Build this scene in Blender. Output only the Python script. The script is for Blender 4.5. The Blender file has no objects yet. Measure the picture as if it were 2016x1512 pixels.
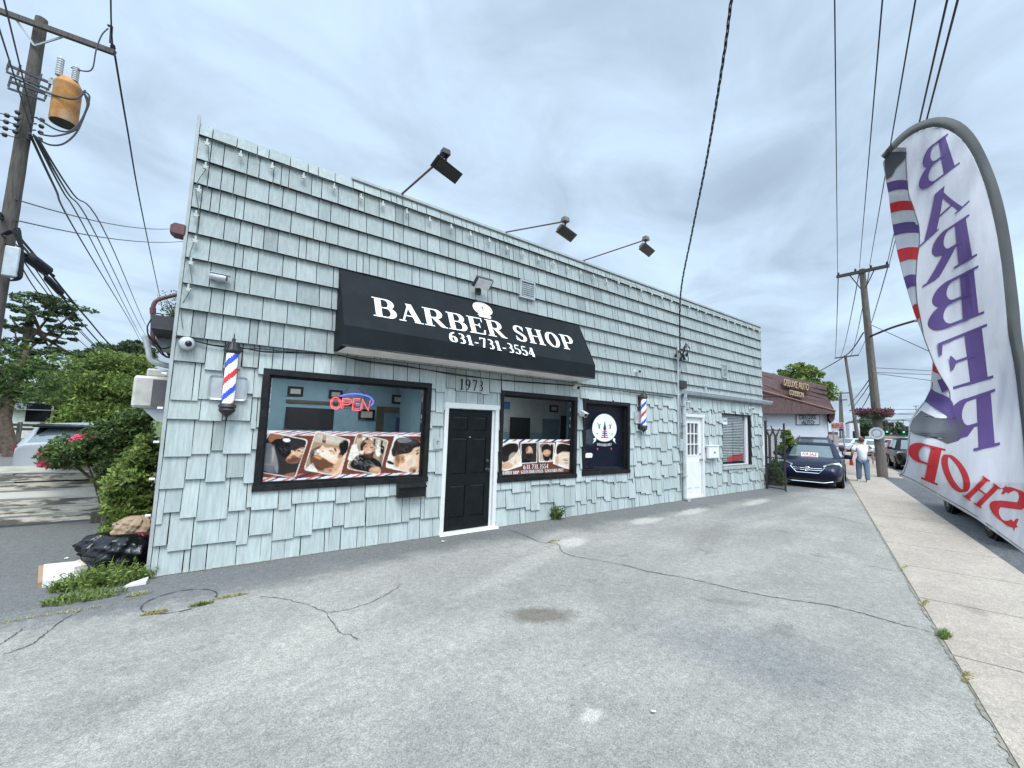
import bpy, math, random
import numpy as np
from mathutils import Vector, Matrix
from mathutils.geometry import tessellate_polygon
random.seed(7)
PI=math.pi; R=math.radians
S=bpy.context.scene; COL=S.collection
# ------------------------------------------------------------------ camera
F=817.0; CX,CY,H=1008.0,756.0,1.79
BX=np.array([0.8030421602613051,0.08377058506322965,0.5900048965229193])
BY=np.array([-0.5950067721948697,0.05785521146554021,0.8016356501232466])
BZ=np.array([0.033018629364329165,-0.9948041332767178,0.09630423942101005])
cd=bpy.data.cameras.new('camera'); cam=bpy.data.objects.new('camera',cd); COL.objects.link(cam)
right=Vector((BX[0],BY[0],BZ[0])); down=Vector((BX[1],BY[1],BZ[1])); fwd=Vector((BX[2],BY[2],BZ[2]))
m=Matrix.Identity(4)
for i in range(3): m[i][0]=right[i]; m[i][1]=-down[i]; m[i][2]=-fwd[i]
m.translation=(0,0,H); cam.matrix_world=m
cd.sensor_width=36; cd.lens=F/2016*36; cd.clip_start=.05; cd.clip_end=3000; S.camera=cam
def ray(px,py):
    d=np.array([px-CX,py-CY,F]); return np.array([d.dot(BX),d.dot(BY),d.dot(BZ)])
def Yp(px,py,y=6.12): r=ray(px,py)*(y/ray(px,py)[1]); return Vector((r[0],r[1],r[2]+H))
def Zp(px,py,z=0): k=ray(px,py); r=k*((z-H)/k[2]); return Vector((r[0],r[1],z))
def Dp(px,py,d): k=ray(px,py); r=k*(d/math.hypot(k[0],k[1])); return Vector((r[0],r[1],r[2]+H))
def Fp(px,py,d): k=ray(px,py); r=k*(d/F); return Vector((r[0],r[1],r[2]+H))      # d metres along the lens axis
UX,UY=math.cos(R(16.9)),math.sin(R(16.9))
def RS(s,t,z=0): return Vector((s*UX+t*UY, s*UY-t*UX, z))       # along / across the street
# ------------------------------------------------------------------ exposure, sky, sun
S.view_settings.view_transform='Standard'; S.view_settings.look='None'
S.view_settings.exposure=0.80; S.view_settings.gamma=1
SUN_EL,SUN_AZ=R(58),R(200)     # direction the light comes from (azimuth clockwise from +Y)
sund=Vector((math.sin(SUN_AZ)*math.cos(SUN_EL),math.cos(SUN_AZ)*math.cos(SUN_EL),math.sin(SUN_EL)))
W=bpy.data.worlds.new('World'); S.world=W; W.use_nodes=True
nt=W.node_tree; N=nt.nodes; L=nt.links; N.clear()
def nn(t,**k):
    n=N.new(t)
    for a,b in k.items():
        if a in n.inputs.keys() if False else False: pass
        setattr(n,a,b)
    return n
out=nn('ShaderNodeOutputWorld'); bg=nn('ShaderNodeBackground'); L.new(bg.outputs[0],out.inputs[0])
sky=nn('ShaderNodeTexSky',sky_type='NISHITA',sun_disc=False,sun_elevation=SUN_EL,sun_rotation=SUN_AZ)
tc=nn('ShaderNodeTexCoord'); sep=nn('ShaderNodeSeparateXYZ'); L.new(tc.outputs['Generated'],sep.inputs[0])
def mth(op,a,b=None,c=None,clamp=False):
    n=nn('ShaderNodeMath',operation=op,use_clamp=clamp)
    for i,v in enumerate((a,b,c)):
        if v is None: continue
        if isinstance(v,(int,float)): n.inputs[i].default_value=v
        else: L.new(v,n.inputs[i])
    return n.outputs[0]
zc=mth('ADD',mth('MAXIMUM',sep.outputs[2],0.0),.22)
comb=nn('ShaderNodeCombineXYZ'); L.new(mth('DIVIDE',sep.outputs[0],zc),comb.inputs[0]); L.new(mth('DIVIDE',sep.outputs[1],zc),comb.inputs[1])
n1=nn('ShaderNodeTexNoise'); n1.inputs['Scale'].default_value=.75; n1.inputs['Detail'].default_value=7; n1.inputs['Roughness'].default_value=.52; n1.inputs['Distortion'].default_value=.5
L.new(comb.outputs[0],n1.inputs['Vector'])
n2=nn('ShaderNodeTexNoise'); n2.inputs['Scale'].default_value=2.6; n2.inputs['Detail'].default_value=8; n2.inputs['Roughness'].default_value=.55; n2.inputs['Distortion'].default_value=.8
L.new(comb.outputs[0],n2.inputs['Vector'])
cl=mth('ADD',mth('MULTIPLY',n1.outputs[0],.70),mth('MULTIPLY',n2.outputs[0],.30))
# brighter, thinner cloud high up; greyer banks low down
cl=mth('ADD',cl,mth('MULTIPLY',mth('SUBTRACT',sep.outputs[2],.30),.10))
cr=nn('ShaderNodeValToRGB'); L.new(cl,cr.inputs[0])
e=cr.color_ramp.elements; e[0].position=.36; e[0].color=(.245,.31,.395,1); e[1].position=.66; e[1].color=(.455,.59,.71,1)
a=e.new(.44); a.color=(.29,.37,.46,1); a=e.new(.54); a.color=(.39,.495,.61,1)
mx=nn('ShaderNodeMixRGB',blend_type='MIX'); mx.inputs[0].default_value=.93
sc=nn('ShaderNodeMixRGB',blend_type='MULTIPLY'); sc.inputs[0].default_value=1; sc.inputs[2].default_value=(.1,.1,.1,1)
L.new(sky.outputs[0],sc.inputs[1]); L.new(sc.outputs[0],mx.inputs[1]); L.new(cr.outputs[0],mx.inputs[2])
# the cloud glows where the sun stands behind it (behind the viewer)
vm=nn('ShaderNodeVectorMath',operation='DOT_PRODUCT'); L.new(tc.outputs['Generated'],vm.inputs[0]); vm.inputs[1].default_value=sund
gl=mth('MULTIPLY',mth('POWER',mth('MAXIMUM',vm.outputs['Value'],0.0),3.0),2.6)
gl=mth('ADD',gl,1.0)
sm=nn('ShaderNodeVectorMath',operation='SCALE'); L.new(mx.outputs[0],sm.inputs[0]); L.new(gl,sm.inputs['Scale'])
L.new(sm.outputs[0],bg.inputs[0]); bg.inputs[1].default_value=1.0
sl=bpy.data.lights.new('sun','SUN'); sl.energy=1.3; sl.angle=R(25); sl.color=(1,.96,.9)
so=bpy.data.objects.new('sun',sl); COL.objects.link(so); so.rotation_euler=sund.to_track_quat('Z','Y').to_euler()
# ------------------------------------------------------------------ materials
MT={}
def mat(name,col,rough=.7,metal=0,var=.12,vs=6,bump=0,bs=40,tint=False,spec=.5,emit=0,coat=0,stretch=None,trans=0,dirt=0,dcol=(.12,.11,.1),ds=3):
    if name in MT: return MT[name]
    mm=bpy.data.materials.new(name); mm.use_nodes=True; t=mm.node_tree; n=t.nodes; l=t.links
    b=n['Principled BSDF']; b.inputs['Roughness'].default_value=rough; b.inputs['Metallic'].default_value=metal
    b.inputs['Specular IOR Level'].default_value=spec; b.inputs['Coat Weight'].default_value=coat
    c=n.new('ShaderNodeTexCoord'); src=c.outputs['Object']
    if stretch:
        mp=n.new('ShaderNodeMapping'); mp.inputs['Scale'].default_value=stretch; l.new(src,mp.inputs[0]); src=mp.outputs[0]
    no=n.new('ShaderNodeTexNoise'); no.inputs['Scale'].default_value=vs; no.inputs['Detail'].default_value=6; l.new(src,no.inputs['Vector'])
    r=n.new('ShaderNodeMapRange'); r.inputs[1].default_value=.3; r.inputs[2].default_value=.7; r.inputs[3].default_value=1-var; r.inputs[4].default_value=1+var
    l.new(no.outputs[0],r.inputs[0])
    v=n.new('ShaderNodeVectorMath'); v.operation='SCALE'; v.inputs[0].default_value=col; l.new(r.outputs[0],v.inputs['Scale'])
    o=v.outputs[0]
    if tint:
        at=n.new('ShaderNodeAttribute'); at.attribute_name='tint'
        w=n.new('ShaderNodeVectorMath'); w.operation='MULTIPLY'; l.new(o,w.inputs[0]); l.new(at.outputs['Color'],w.inputs[1]); o=w.outputs[0]
    if dirt:
        n3=n.new('ShaderNodeTexNoise'); n3.inputs['Scale'].default_value=ds; n3.inputs['Detail'].default_value=8; n3.inputs['Roughness'].default_value=.65; l.new(src,n3.inputs['Vector'])
        rr=n.new('ShaderNodeMapRange'); rr.inputs[1].default_value=(.5 if dirt<1 else .46); rr.inputs[2].default_value=(.72 if dirt<1 else .55); rr.inputs[3].default_value=0; rr.inputs[4].default_value=dirt; l.new(n3.outputs[0],rr.inputs[0])
        q=n.new('ShaderNodeMixRGB'); l.new(rr.outputs[0],q.inputs[0]); l.new(o,q.inputs[1]); q.inputs[2].default_value=(*dcol,1); o=q.outputs[0]
    l.new(o,b.inputs['Base Color'])
    if emit:
        b.inputs['Emission Strength'].default_value=emit; b.inputs['Emission Color'].default_value=(*col,1)
    if bump:
        n4=n.new('ShaderNodeTexNoise'); n4.inputs['Scale'].default_value=bs; n4.inputs['Detail'].default_value=5; l.new(src,n4.inputs['Vector'])
        bb=n.new('ShaderNodeBump'); bb.inputs['Strength'].default_value=bump; bb.inputs['Distance'].default_value=.01; l.new(n4.outputs[0],bb.inputs['Height']); l.new(bb.outputs[0],b.inputs['Normal'])
    if trans:
        tr=n.new('ShaderNodeBsdfTranslucent'); l.new(o,tr.inputs[0]); mxs=n.new('ShaderNodeMixShader'); mxs.inputs[0].default_value=trans
        l.new(b.outputs[0],mxs.inputs[1]); l.new(tr.outputs[0],mxs.inputs[2]); l.new(mxs.outputs[0],n['Material Output'].inputs[0])
    MT[name]=mm; return mm
def glass(name='window_glass',tintc=(.8,.86,.9),refl=1.0,rough=.01):
    if name in MT: return MT[name]
    mm=bpy.data.materials.new(name); mm.use_nodes=True; t=mm.node_tree; n=t.nodes; l=t.links; n.clear()
    o=n.new('ShaderNodeOutputMaterial'); g=n.new('ShaderNodeBsdfGlossy'); g.inputs['Roughness'].default_value=rough
    g.inputs['Color'].default_value=(refl,refl,refl,1)
    tr=n.new('ShaderNodeBsdfTransparent'); tr.inputs[0].default_value=(*tintc,1)
    lw=n.new('ShaderNodeLayerWeight'); lw.inputs[0].default_value=.5; pw=n.new('ShaderNodeMath'); pw.operation='POWER'; pw.inputs[1].default_value=4.2; l.new(lw.outputs['Facing'],pw.inputs[0]); fr=n.new('ShaderNodeMath'); fr.operation='MULTIPLY_ADD'; fr.inputs[1].default_value=.85; fr.inputs[2].default_value=.05; l.new(pw.outputs[0],fr.inputs[0]); mx=n.new('ShaderNodeMixShader')
    l.new(fr.outputs[0],mx.inputs[0]); l.new(tr.outputs[0],mx.inputs[1]); l.new(g.outputs[0],mx.inputs[2]); l.new(mx.outputs[0],o.inputs[0])
    MT[name]=mm; return mm
M=lambda k:MT[k]
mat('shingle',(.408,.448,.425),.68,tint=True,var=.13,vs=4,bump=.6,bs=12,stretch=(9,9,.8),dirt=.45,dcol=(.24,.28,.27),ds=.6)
mat('shingle_back',(.05,.06,.06),.9); mat('trim_pale',(.40,.43,.41),.5,var=.1,dirt=.35,dcol=(.25,.26,.26),ds=5,bump=.1)
mat('black_frame',(.012,.012,.012),.5,spec=.25,var=.3,dirt=.25,dcol=(.07,.07,.07),ds=12,bump=.15)
mat('black_door',(.006,.008,.009),.4,spec=.25,var=.25,dirt=.2,dcol=(.03,.033,.035),ds=9)
mat('white_paint',(.74,.74,.71),.45,var=.05,dirt=.35,dcol=(.42,.38,.32),ds=6)
mat('white_door',(.80,.80,.79),.4,var=.03,dirt=.15,dcol=(.55,.55,.52),ds=5)
mat('awning',(.007,.010,.012),.75,var=.2,vs=2,bump=.12,bs=300,dirt=.3,dcol=(.022,.026,.028),ds=4,spec=.25)
mat('awning_under',(.84,.80,.76),.7,var=.1,vs=2,dirt=.4,dcol=(.35,.31,.28),ds=3)
mat('white_letter',(.85,.85,.84),.6,var=.04); mat('dark_metal',(.03,.028,.028),.5,var=.25)
mat('rust_rod',(.13,.06,.06),.7,var=.25); mat('lamp_bronze',(.13,.11,.085),.55,var=.2); mat('lamp_black',(.012,.010,.009),.5)
mat('grey_metal',(.33,.34,.34),.45,metal=.3,dirt=.4,dcol=(.18,.15,.12),ds=6); mat('galv',(.48,.52,.53),.45,metal=.2,dirt=.4,dcol=(.25,.24,.22),ds=5)
mat('white_plastic',(.78,.78,.76),.4,var=.03); mat('cable',(.010,.010,.011),.6); mat('wire_grey',(.05,.055,.06),.6)
mat('red',(.62,.035,.03),.4,var=.05); mat('blue',(.02,.04,.38),.4,var=.05); mat('navy',(.012,.03,.10),.4)
mat('lens_dark',(.01,.01,.012),.08); mat('rubber',(.014,.014,.015),.8,var=.2); mat('rim',(.42,.43,.44),.3,metal=.8)
mat('pole_wood',(.10,.085,.072),.9,var=.45,vs=5,stretch=(6,6,.8),bump=.8,bs=8,dirt=.6,dcol=(.035,.03,.026),ds=5)
mat('pole_wood_grey',(.15,.125,.105),.9,var=.35,vs=5,stretch=(6,6,.8),bump=.6,bs=8,dirt=.5,dcol=(.08,.07,.06),ds=4)
mat('leaf',(.12,.175,.06),.6,tint=True,var=.2,vs=1,trans=.3,spec=.2); mat('leaf_light',(.19,.25,.07),.6,tint=True,var=.2,vs=1,trans=.3,spec=.2)
mat('leaf_dark',(.085,.125,.06),.6,tint=True,var=.2,vs=1,trans=.22,spec=.2); mat('pine_leaf',(.085,.12,.06),.7,tint=True,var=.2,vs=1,spec=.2,trans=.15)
mat('petal',(.75,.06,.16),.6,tint=True,var=.2,trans=.3); mat('petal_red',(.28,.04,.09),.6,tint=True,var=.3,trans=.2); mat('bark',(.12,.085,.06),.9,var=.4,vs=9,bump=.5,bs=20)
mat('dry_weed',(.42,.38,.17),.8,tint=True,var=.2,trans=.2)
glass('window_glass',(.93,.95,.96),.8); glass('car_glass',(.10,.12,.13),1.0)
# ------------------------------------------------------------------ mesh helpers
class MB:
    def __init__(s): s.v=[]; s.f=[]; s.m=[]; s.t=[]
    def face(s,pts,mi=0,t=1.0):
        k=len(s.v); s.v+= [tuple(p) for p in pts]; s.f.append(tuple(range(k,k+len(pts)))); s.m.append(mi); s.t.append(t)
    def hexa(s,c,mi=0,t=1.0):      # 8 corners: bottom 4 ccw, top 4 ccw
        k=len(s.v); s.v+=[tuple(p) for p in c]
        for q in ((0,3,2,1),(4,5,6,7),(0,1,5,4),(1,2,6,5),(2,3,7,6),(3,0,4,7)): s.f.append(tuple(k+i for i in q)); s.m.append(mi); s.t.append(t)
        return s
    def box(s,x0,x1,y0,y1,z0,z1,mi=0,t=1.0): return s.hexa([(x0,y0,z0),(x1,y0,z0),(x1,y1,z0),(x0,y1,z0),(x0,y0,z1),(x1,y0,z1),(x1,y1,z1),(x0,y1,z1)],mi,t)
    def bevbox(s,x0,x1,y0,y1,z0,z1,b=.01,mi=0,t=1.0):
        # chamfered along all vertical and horizontal edges by two stacked profiles
        def rg(z,i): return [(x0+i,y0+b,z),(x0+b,y0+i,z),(x1-b,y0+i,z),(x1-i,y0+b,z),(x1-i,y1-b,z),(x1-b,y1-i,z),(x0+b,y1-i,z),(x0+i,y1-b,z)]
        s.rings([rg(z0,b*.7),rg(z0+b,0),rg(z1-b,0),rg(z1,b*.7)],mi,t,cap=True); return s
    def rings(s,rs,mi=0,t=1.0,cap=True,close=True):
        k=len(s.v); n=len(rs[0])
        for r in rs: s.v+=[tuple(p) for p in r]
        for i in range(len(rs)-1):
            for j in range(n if close else n-1):
                a=k+i*n+j; b=k+i*n+(j+1)%n; s.f.append((a,b,b+n,a+n)); s.m.append(mi); s.t.append(t)
        if cap and close:
            s.f.append(tuple(k+j for j in range(n))[::-1]); s.m.append(mi); s.t.append(t)
            s.f.append(tuple(k+(len(rs)-1)*n+j for j in range(n))); s.m.append(mi); s.t.append(t)
        return s
    def tube(s,pts,r,n=6,mi=0,t=1.0):
        pts=[Vector(p) for p in pts]; rs=[]
        if not hasattr(r,'__len__'): r=[r]*len(pts)
        up=None
        for i,p in enumerate(pts):
            d=(pts[min(i+1,len(pts)-1)]-pts[max(i-1,0)]).normalized()
            if up is None: up=Vector((0,0,1)) if abs(d.z)<.9 else Vector((1,0,0))
            a=d.cross(up).normalized(); b=a.cross(d).normalized(); up=b
            rs.append([p+(a*math.cos(2*PI*j/n)+b*math.sin(2*PI*j/n))*r[i] for j in range(n)])
        return s.rings(rs,mi,t)
    def lathe(s,c,prof,n=16,mi=0,axis='z',t=1.0):
        rs=[]
        for r,h in prof:
            ring=[]
            for j in range(n):
                a=2*PI*j/n; x,y=r*math.cos(a),r*math.sin(a)
                p=(x,y,h) if axis=='z' else ((h,x,y) if axis=='x' else (x,h,y))
                ring.append((c[0]+p[0],c[1]+p[1],c[2]+p[2]))
            rs.append(ring)
        return s.rings(rs,mi,t)
    def ball(s,c,r,mi=0,n=8,k=6,sc=(1,1,1),t=1.0):
        return s.rings([[(c[0]+sc[0]*r*math.sin(PI*max(.02,min(.98,i/k)))*math.cos(2*PI*j/n),c[1]+sc[1]*r*math.sin(PI*max(.02,min(.98,i/k)))*math.sin(2*PI*j/n),c[2]-sc[2]*r*math.cos(PI*i/k)) for j in range(n)] for i in range(k+1)],mi,t)
    def poly(s,pts,mi=0,t=1.0):      # planar-ish concave polygon
        pts=[Vector(p) for p in pts]
        k=len(s.v); s.v+=[tuple(p) for p in pts]
        for tr in tessellate_polygon([pts]): s.f.append(tuple(k+i for i in tr)); s.m.append(mi); s.t.append(t)
    def prism(s,pts,d,mi=0,t=1.0):   # polygon extruded by vector d
        pts=[Vector(p) for p in pts]; d=Vector(d); n=len(pts)
        k=len(s.v); s.v+=[tuple(p) for p in pts]+[tuple(p+d) for p in pts]
        for tr in tessellate_polygon([pts]):
            s.f.append(tuple(k+i for i in tr)); s.f.append(tuple(k+n+i for i in tr)[::-1]); s.m+=[mi,mi]; s.t+=[t,t]
        for i in range(n):
            j=(i+1)%n; s.f.append((k+i,k+j,k+n+j,k+n+i)); s.m.append(mi); s.t.append(t)
    def build(s,name,mats,parent=None,smooth=False,world=True,autos=None,origin=None):
        me=bpy.data.meshes.new(name); vs=s.v
        off=Vector((0,0,0))
        root=parent
        while root is not None and root.parent is not None: root=root.parent
        if root is not None and world: off=Vector(root.location)
        elif root is None and world:
            a=np.array(vs); 
            if origin=='zero': off=Vector((0,0,0))
            else: off=Vector(((a[:,0].min()+a[:,0].max())/2,(a[:,1].min()+a[:,1].max())/2,a[:,2].min()))
        if off.length>0: vs=[(x-off.x,y-off.y,z-off.z) for x,y,z in vs]
        me.from_pydata(vs,[],s.f)
        if not isinstance(mats,(list,tuple)): mats=[mats]
        for mm in mats: me.materials.append(MT[mm] if isinstance(mm,str) else mm)
        me.polygons.foreach_set('material_index',s.m)
        if any(t!=1.0 for t in s.t):
            ca=me.color_attributes.new('tint','FLOAT_COLOR','CORNER'); arr=[]
            for p,t in zip(me.polygons,s.t):
                c=(t,t,t,1) if not hasattr(t,'__len__') else (*t,1)
                arr+=list(c)*p.loop_total
            ca.data.foreach_set('color',arr)
        elif any((MT[mm] if isinstance(mm,str) else mm).name in ('shingle','leaf','leaf_light','leaf_dark','pine_leaf','petal','petal_red','dry_weed') for mm in mats):
            ca=me.color_attributes.new('tint','FLOAT_COLOR','CORNER'); ca.data.foreach_set('color',[1.0]*4*len(me.loops))
        if smooth:
            me.polygons.foreach_set('use_smooth',[True]*len(me.polygons))
        me.update()
        if smooth:
            try: me.set_sharp_from_angle(angle=R(autos or 40))
            except Exception: pass
        o=bpy.data.objects.new(name,me); COL.objects.link(o)
        if parent is not None: o.parent=parent
        elif world: o.location=off
        return o
def tag(o,label,cat,group=None,kind=None):
    if label: o['label']=label
    if cat: o['category']=cat
    if group: o['group']=group
    if kind: o['kind']=kind
    return o
def thing(name,label,cat,loc=(0,0,0),rz=0,group=None):
    o=bpy.data.objects.new(name,None); COL.objects.link(o); o.location=loc; o.rotation_euler=(0,0,rz); o.empty_display_size=.2
    return tag(o,label,cat,group)
def copy_tree(o,parent=None):
    c=o.copy(); COL.objects.link(c)
    if parent is not None: c.parent=parent
    for ch in [x for x in list(COL.objects) if x.parent is o]: copy_tree(ch,c)
    return c
def lerp(a,b,t): return a+(b-a)*t
def smooth_pts(pts,k=6):
    pts=[Vector(p) for p in pts]; o=[]
    for i in range(len(pts)-1):
        p0=pts[max(i-1,0)];p1=pts[i];p2=pts[i+1];p3=pts[min(i+2,len(pts)-1)]
        for j in range(k):
            t=j/k; o.append(.5*((2*p1)+(p2-p0)*t+(2*p0-5*p1+4*p2-p3)*t*t+(3*p1-p0-3*p2+p3)*t**3))
    o.append(pts[-1]); return o
# ------------------------------------------------------------------ serif lettering (variable pen)
def arc(cx,cy,rx,ry,a0,a1,n=14): return [(cx+rx*math.cos(R(lerp(a0,a1,i/n))),cy+ry*math.sin(R(lerp(a0,a1,i/n)))) for i in range(n+1)]
T_,t_=.19,.055
def ser(x,y,w=.17,h=.05): return ('r',x-w,x+w,y-(0 if y<.5 else h),y+(h if y<.5 else 0))
GL={
'B':(.72,[('s',[(.17,0),(.17,1)]),ser(.14,0,.14),ser(.14,1,.14),('s',[(.17,.972)]+arc(.38,.745,.19,.227,90,-90)+[(.17,.518)]),('s',[(.17,.518)]+arc(.42,.273,.20,.245,90,-90)+[(.17,.028)])]),
'A':(.76,[('S',[(.12,0),(.37,1)],.06),('S',[(.36,1),(.62,0)],.19),('s',[(.2,.33),(.5,.33)]),ser(.1,0,.11),ser(.63,0,.15)]),
'R':(.78,[('s',[(.17,0),(.17,1)]),ser(.17,0,.17),ser(.14,1,.14),('s',[(.17,.972)]+arc(.40,.74,.19,.232,90,-90)+[(.17,.508)]),('S',[(.38,.5),(.66,.02)],.17),ser(.70,0,.10)]),
'E':(.68,[('s',[(.17,0),(.17,1)]),ser(.14,0,.14),ser(.14,1,.14),('r',.17,.58,.945,1),('r',.17,.62,0,.055),('r',.17,.46,.49,.54),('p',[(.54,1),(.60,1),(.60,.74),(.57,.74)]),('p',[(.54,.03),(.60,.28),(.66,.28),(.62,0)]),('p',[(.40,.515),(.46,.66),(.48,.66),(.48,.37),(.46,.37)])]),
'S':(.60,[('v',arc(.30,.745,.18,.228,20,215,14)+[(.22,.57),(.31,.51),(.40,.44)]+arc(.30,.255,.195,.228,25,-160,16)),('p',[(.50,1.0),(.50,.68),(.465,.70),(.43,.86)]),('p',[(.08,0),(.08,.32),(.115,.30),(.15,.14)])]),
'H':(.82,[('s',[(.17,0),(.17,1)]),('s',[(.63,0),(.63,1)]),ser(.17,0,.16),ser(.17,1,.16),ser(.63,0,.16),ser(.63,1,.16),('r',.17,.63,.48,.54)]),
'O':(.80,[('s',arc(.39,.5,.27,.472,90,450,36))]),
'P':(.68,[('s',[(.17,0),(.17,1)]),ser(.17,0,.17),ser(.14,1,.14),('s',[(.17,.972)]+arc(.40,.72,.19,.252,90,-90)+[(.17,.468)])]),
'Q':(.68,[('s',[(.17,0),(.17,1)]),ser(.17,0,.17),ser(.14,1,.14),('s',[(.17,.972)]+arc(.40,.72,.19,.252,90,-90)+[(.17,.468)]),('S',[(.36,.5),(.50,.30)],.13)]),
'1':(.50,[('s',[(.27,0),(.27,1)]),ser(.27,0,.19),('p',[(.27,.97),(.06,.82),(.06,.78),(.27,.86)])]),
'3':(.56,[('v',arc(.26,.745,.17,.225,125,-75,14)+[(.2,.52)]),('v',[(.22,.53)]+arc(.25,.27,.20,.245,75,-125,14))]),
'4':(.58,[('s',[(.40,0),(.40,1)]),('S',[(.40,.97),(.06,.30)],.055),('r',.04,.54,.23,.30),ser(.40,0,.11)]),
'5':(.56,[('S',[(.15,.98),(.11,.52)],.06),('r',.14,.48,.90,1),('v',[(.11,.53)]+arc(.25,.30,.21,.27,110,-150,16))]),
'6':(.58,[('v',[(.46,.97),(.30,.88)]+arc(.30,.30,.20,.55,110,180,8)),('s',arc(.29,.29,.19,.265,0,360,24))]),
'7':(.54,[('r',.07,.50,.90,1),('p',[(.07,1),(.12,1),(.10,.74),(.06,.74)]),('S',[(.47,.95),(.24,0)],.13)]),
'9':(.58,[('s',arc(.28,.70,.18,.27,0,360,24)),('v',arc(.27,.70,.19,.55,0,-70,8)+[(.26,.06),(.10,.02)])]),
'-':(.40,[('r',.06,.34,.30,.40)]),' ':(.34,[]),'/':(.35,[('S',[(.05,-.02),(.30,1)],.06)]),'.':(.28,[('r',.08,.2,0,.13)]),
'G':(.80,[('s',arc(.40,.5,.28,.472,60,320,26)),('s',[(.62,.08),(.62,.42)]),ser(.60,.42-.05,.13)]),
'N':(.84,[('S',[(.15,0),(.15,1)],.06),('S',[(.13,1),(.66,0)],.19),('S',[(.67,0),(.67,1)],.06),ser(.15,0,.14),ser(.67,1,.14),ser(.10,1,.10)]),
'T':(.70,[('s',[(.35,0),(.35,1)]),('r',.04,.66,.94,1),('r',.03,.07,.72,1),('r',.63,.67,.72,1),ser(.35,0,.16)]),
'L':(.66,[('s',[(.17,0),(.17,1)]),ser(.14,0,.14),ser(.17,1,.16),('r',.17,.62,0,.055),('r',.57,.62,0,.3)]),
'M':(.98,[('S',[(.16,0),(.16,1)],.06),('S',[(.14,1),(.47,.03)],.18),('S',[(.47,.03),(.80,1)],.06),('s',[(.80,0),(.80,1)]),ser(.16,0,.13),ser(.80,0,.16),ser(.10,1,.09),ser(.86,1,.10)]),
'Y':(.76,[('s',[(.38,0),(.38,.5)]),('S',[(.10,1),(.38,.46)],.17),('S',[(.66,1),(.40,.46)],.06),ser(.38,0,.15),ser(.10,1,.13),ser(.66,1,.1)]),
'I':(.40,[('s',[(.20,0),(.20,1)]),ser(.20,0,.16),ser(.20,1,.16)]),
}
def glyph_quads(ch,bold=1.0):
    out=[]; w,els=GL[ch]
    for e in els:
        if e[0]=='r': x0,x1,y0,y1=e[1:]; out.append([[(x0,y0),(x1,y0),(x1,y1),(x0,y1)]])
        elif e[0]=='p': out.append([e[1]])
        else:
            pts=e[1]; 
            if e[0]=='s' and len(pts)==2 or e[0]=='S':   # subdivide straight strokes
                a,b=pts; pts=[(lerp(a[0],b[0],i/6),lerp(a[1],b[1],i/6)) for i in range(7)]
            L_=[];R_=[]
            closed=len(pts)>6 and math.hypot(pts[0][0]-pts[-1][0],pts[0][1]-pts[-1][1])<1e-6
            for i,p in enumerate(pts):
                if closed and i in (0,len(pts)-1): a,b=pts[-2],pts[1]
                else: a=pts[max(i-1,0)]; b=pts[min(i+1,len(pts)-1)]
                dx,dy=b[0]-a[0],b[1]-a[1]; l=math.hypot(dx,dy) or 1; dx/=l;dy/=l
                if e[0]=='S': wd=e[2]*bold
                else: wd=(t_+(T_-t_)*abs(dy)**1.2)*bold
                if e[0]=='v' : 
                    wd=(t_+(T_*.82-t_)*max(abs(dy)**1.2,1.0 if ch=='S' and .36<p[1]<.64 else 0))*bold
                if e[0]=='S' : L_.append((p[0]-wd/2/max(abs(dy),.5),p[1])); R_.append((p[0]+wd/2/max(abs(dy),.5),p[1]))
                else: L_.append((p[0]-dy*wd/2,p[1]+dx*wd/2)); R_.append((p[0]+dy*wd/2,p[1]-dx*wd/2))
            out.append([[L_[i],L_[i+1],R_[i+1],R_[i]] for i in range(len(pts)-1)])
    return w,out
def text_on(mb,txt,fn,h=1.0,aspect=1.0,gap=.04,mi=0,layer=.0006,center=True,small=None,bold=1.0,width=None,each=None):
    """fn(u,v,lift)->point; u,v in metres from the text's origin"""
    tot=0; ws=[]
    for i,c in enumerate(txt):
        k=1.0 if (small is None or i in small) else .8
        w=GL[c][0]*k; ws.append((w,k)); tot+=w+gap
    if width: aspect=width/(tot*h)
    x=-tot/2 if center else 0
    for c,(w,k) in zip(txt,ws):
        _,st=glyph_quads(c,bold)
        for li,qs in enumerate(st):
            for q in qs: mb.face([fn((x+a*k)*h*aspect,b*k*h,layer*(li+1)) for a,b in q],mi)
        if each: mb.build(*each); mb=MB()
        x+=w+gap
def quad_map(TL,TR,BR,BL,depthf):
    def fn(u,v,l):
        px=(1-v)*((1-u)*BL[0]+u*BR[0])+v*((1-u)*TL[0]+u*TR[0]); py=(1-v)*((1-u)*BL[1]+u*BR[1])+v*((1-u)*TL[1]+u*TR[1])
        return depthf(px,py,l)
    return fn
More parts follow.
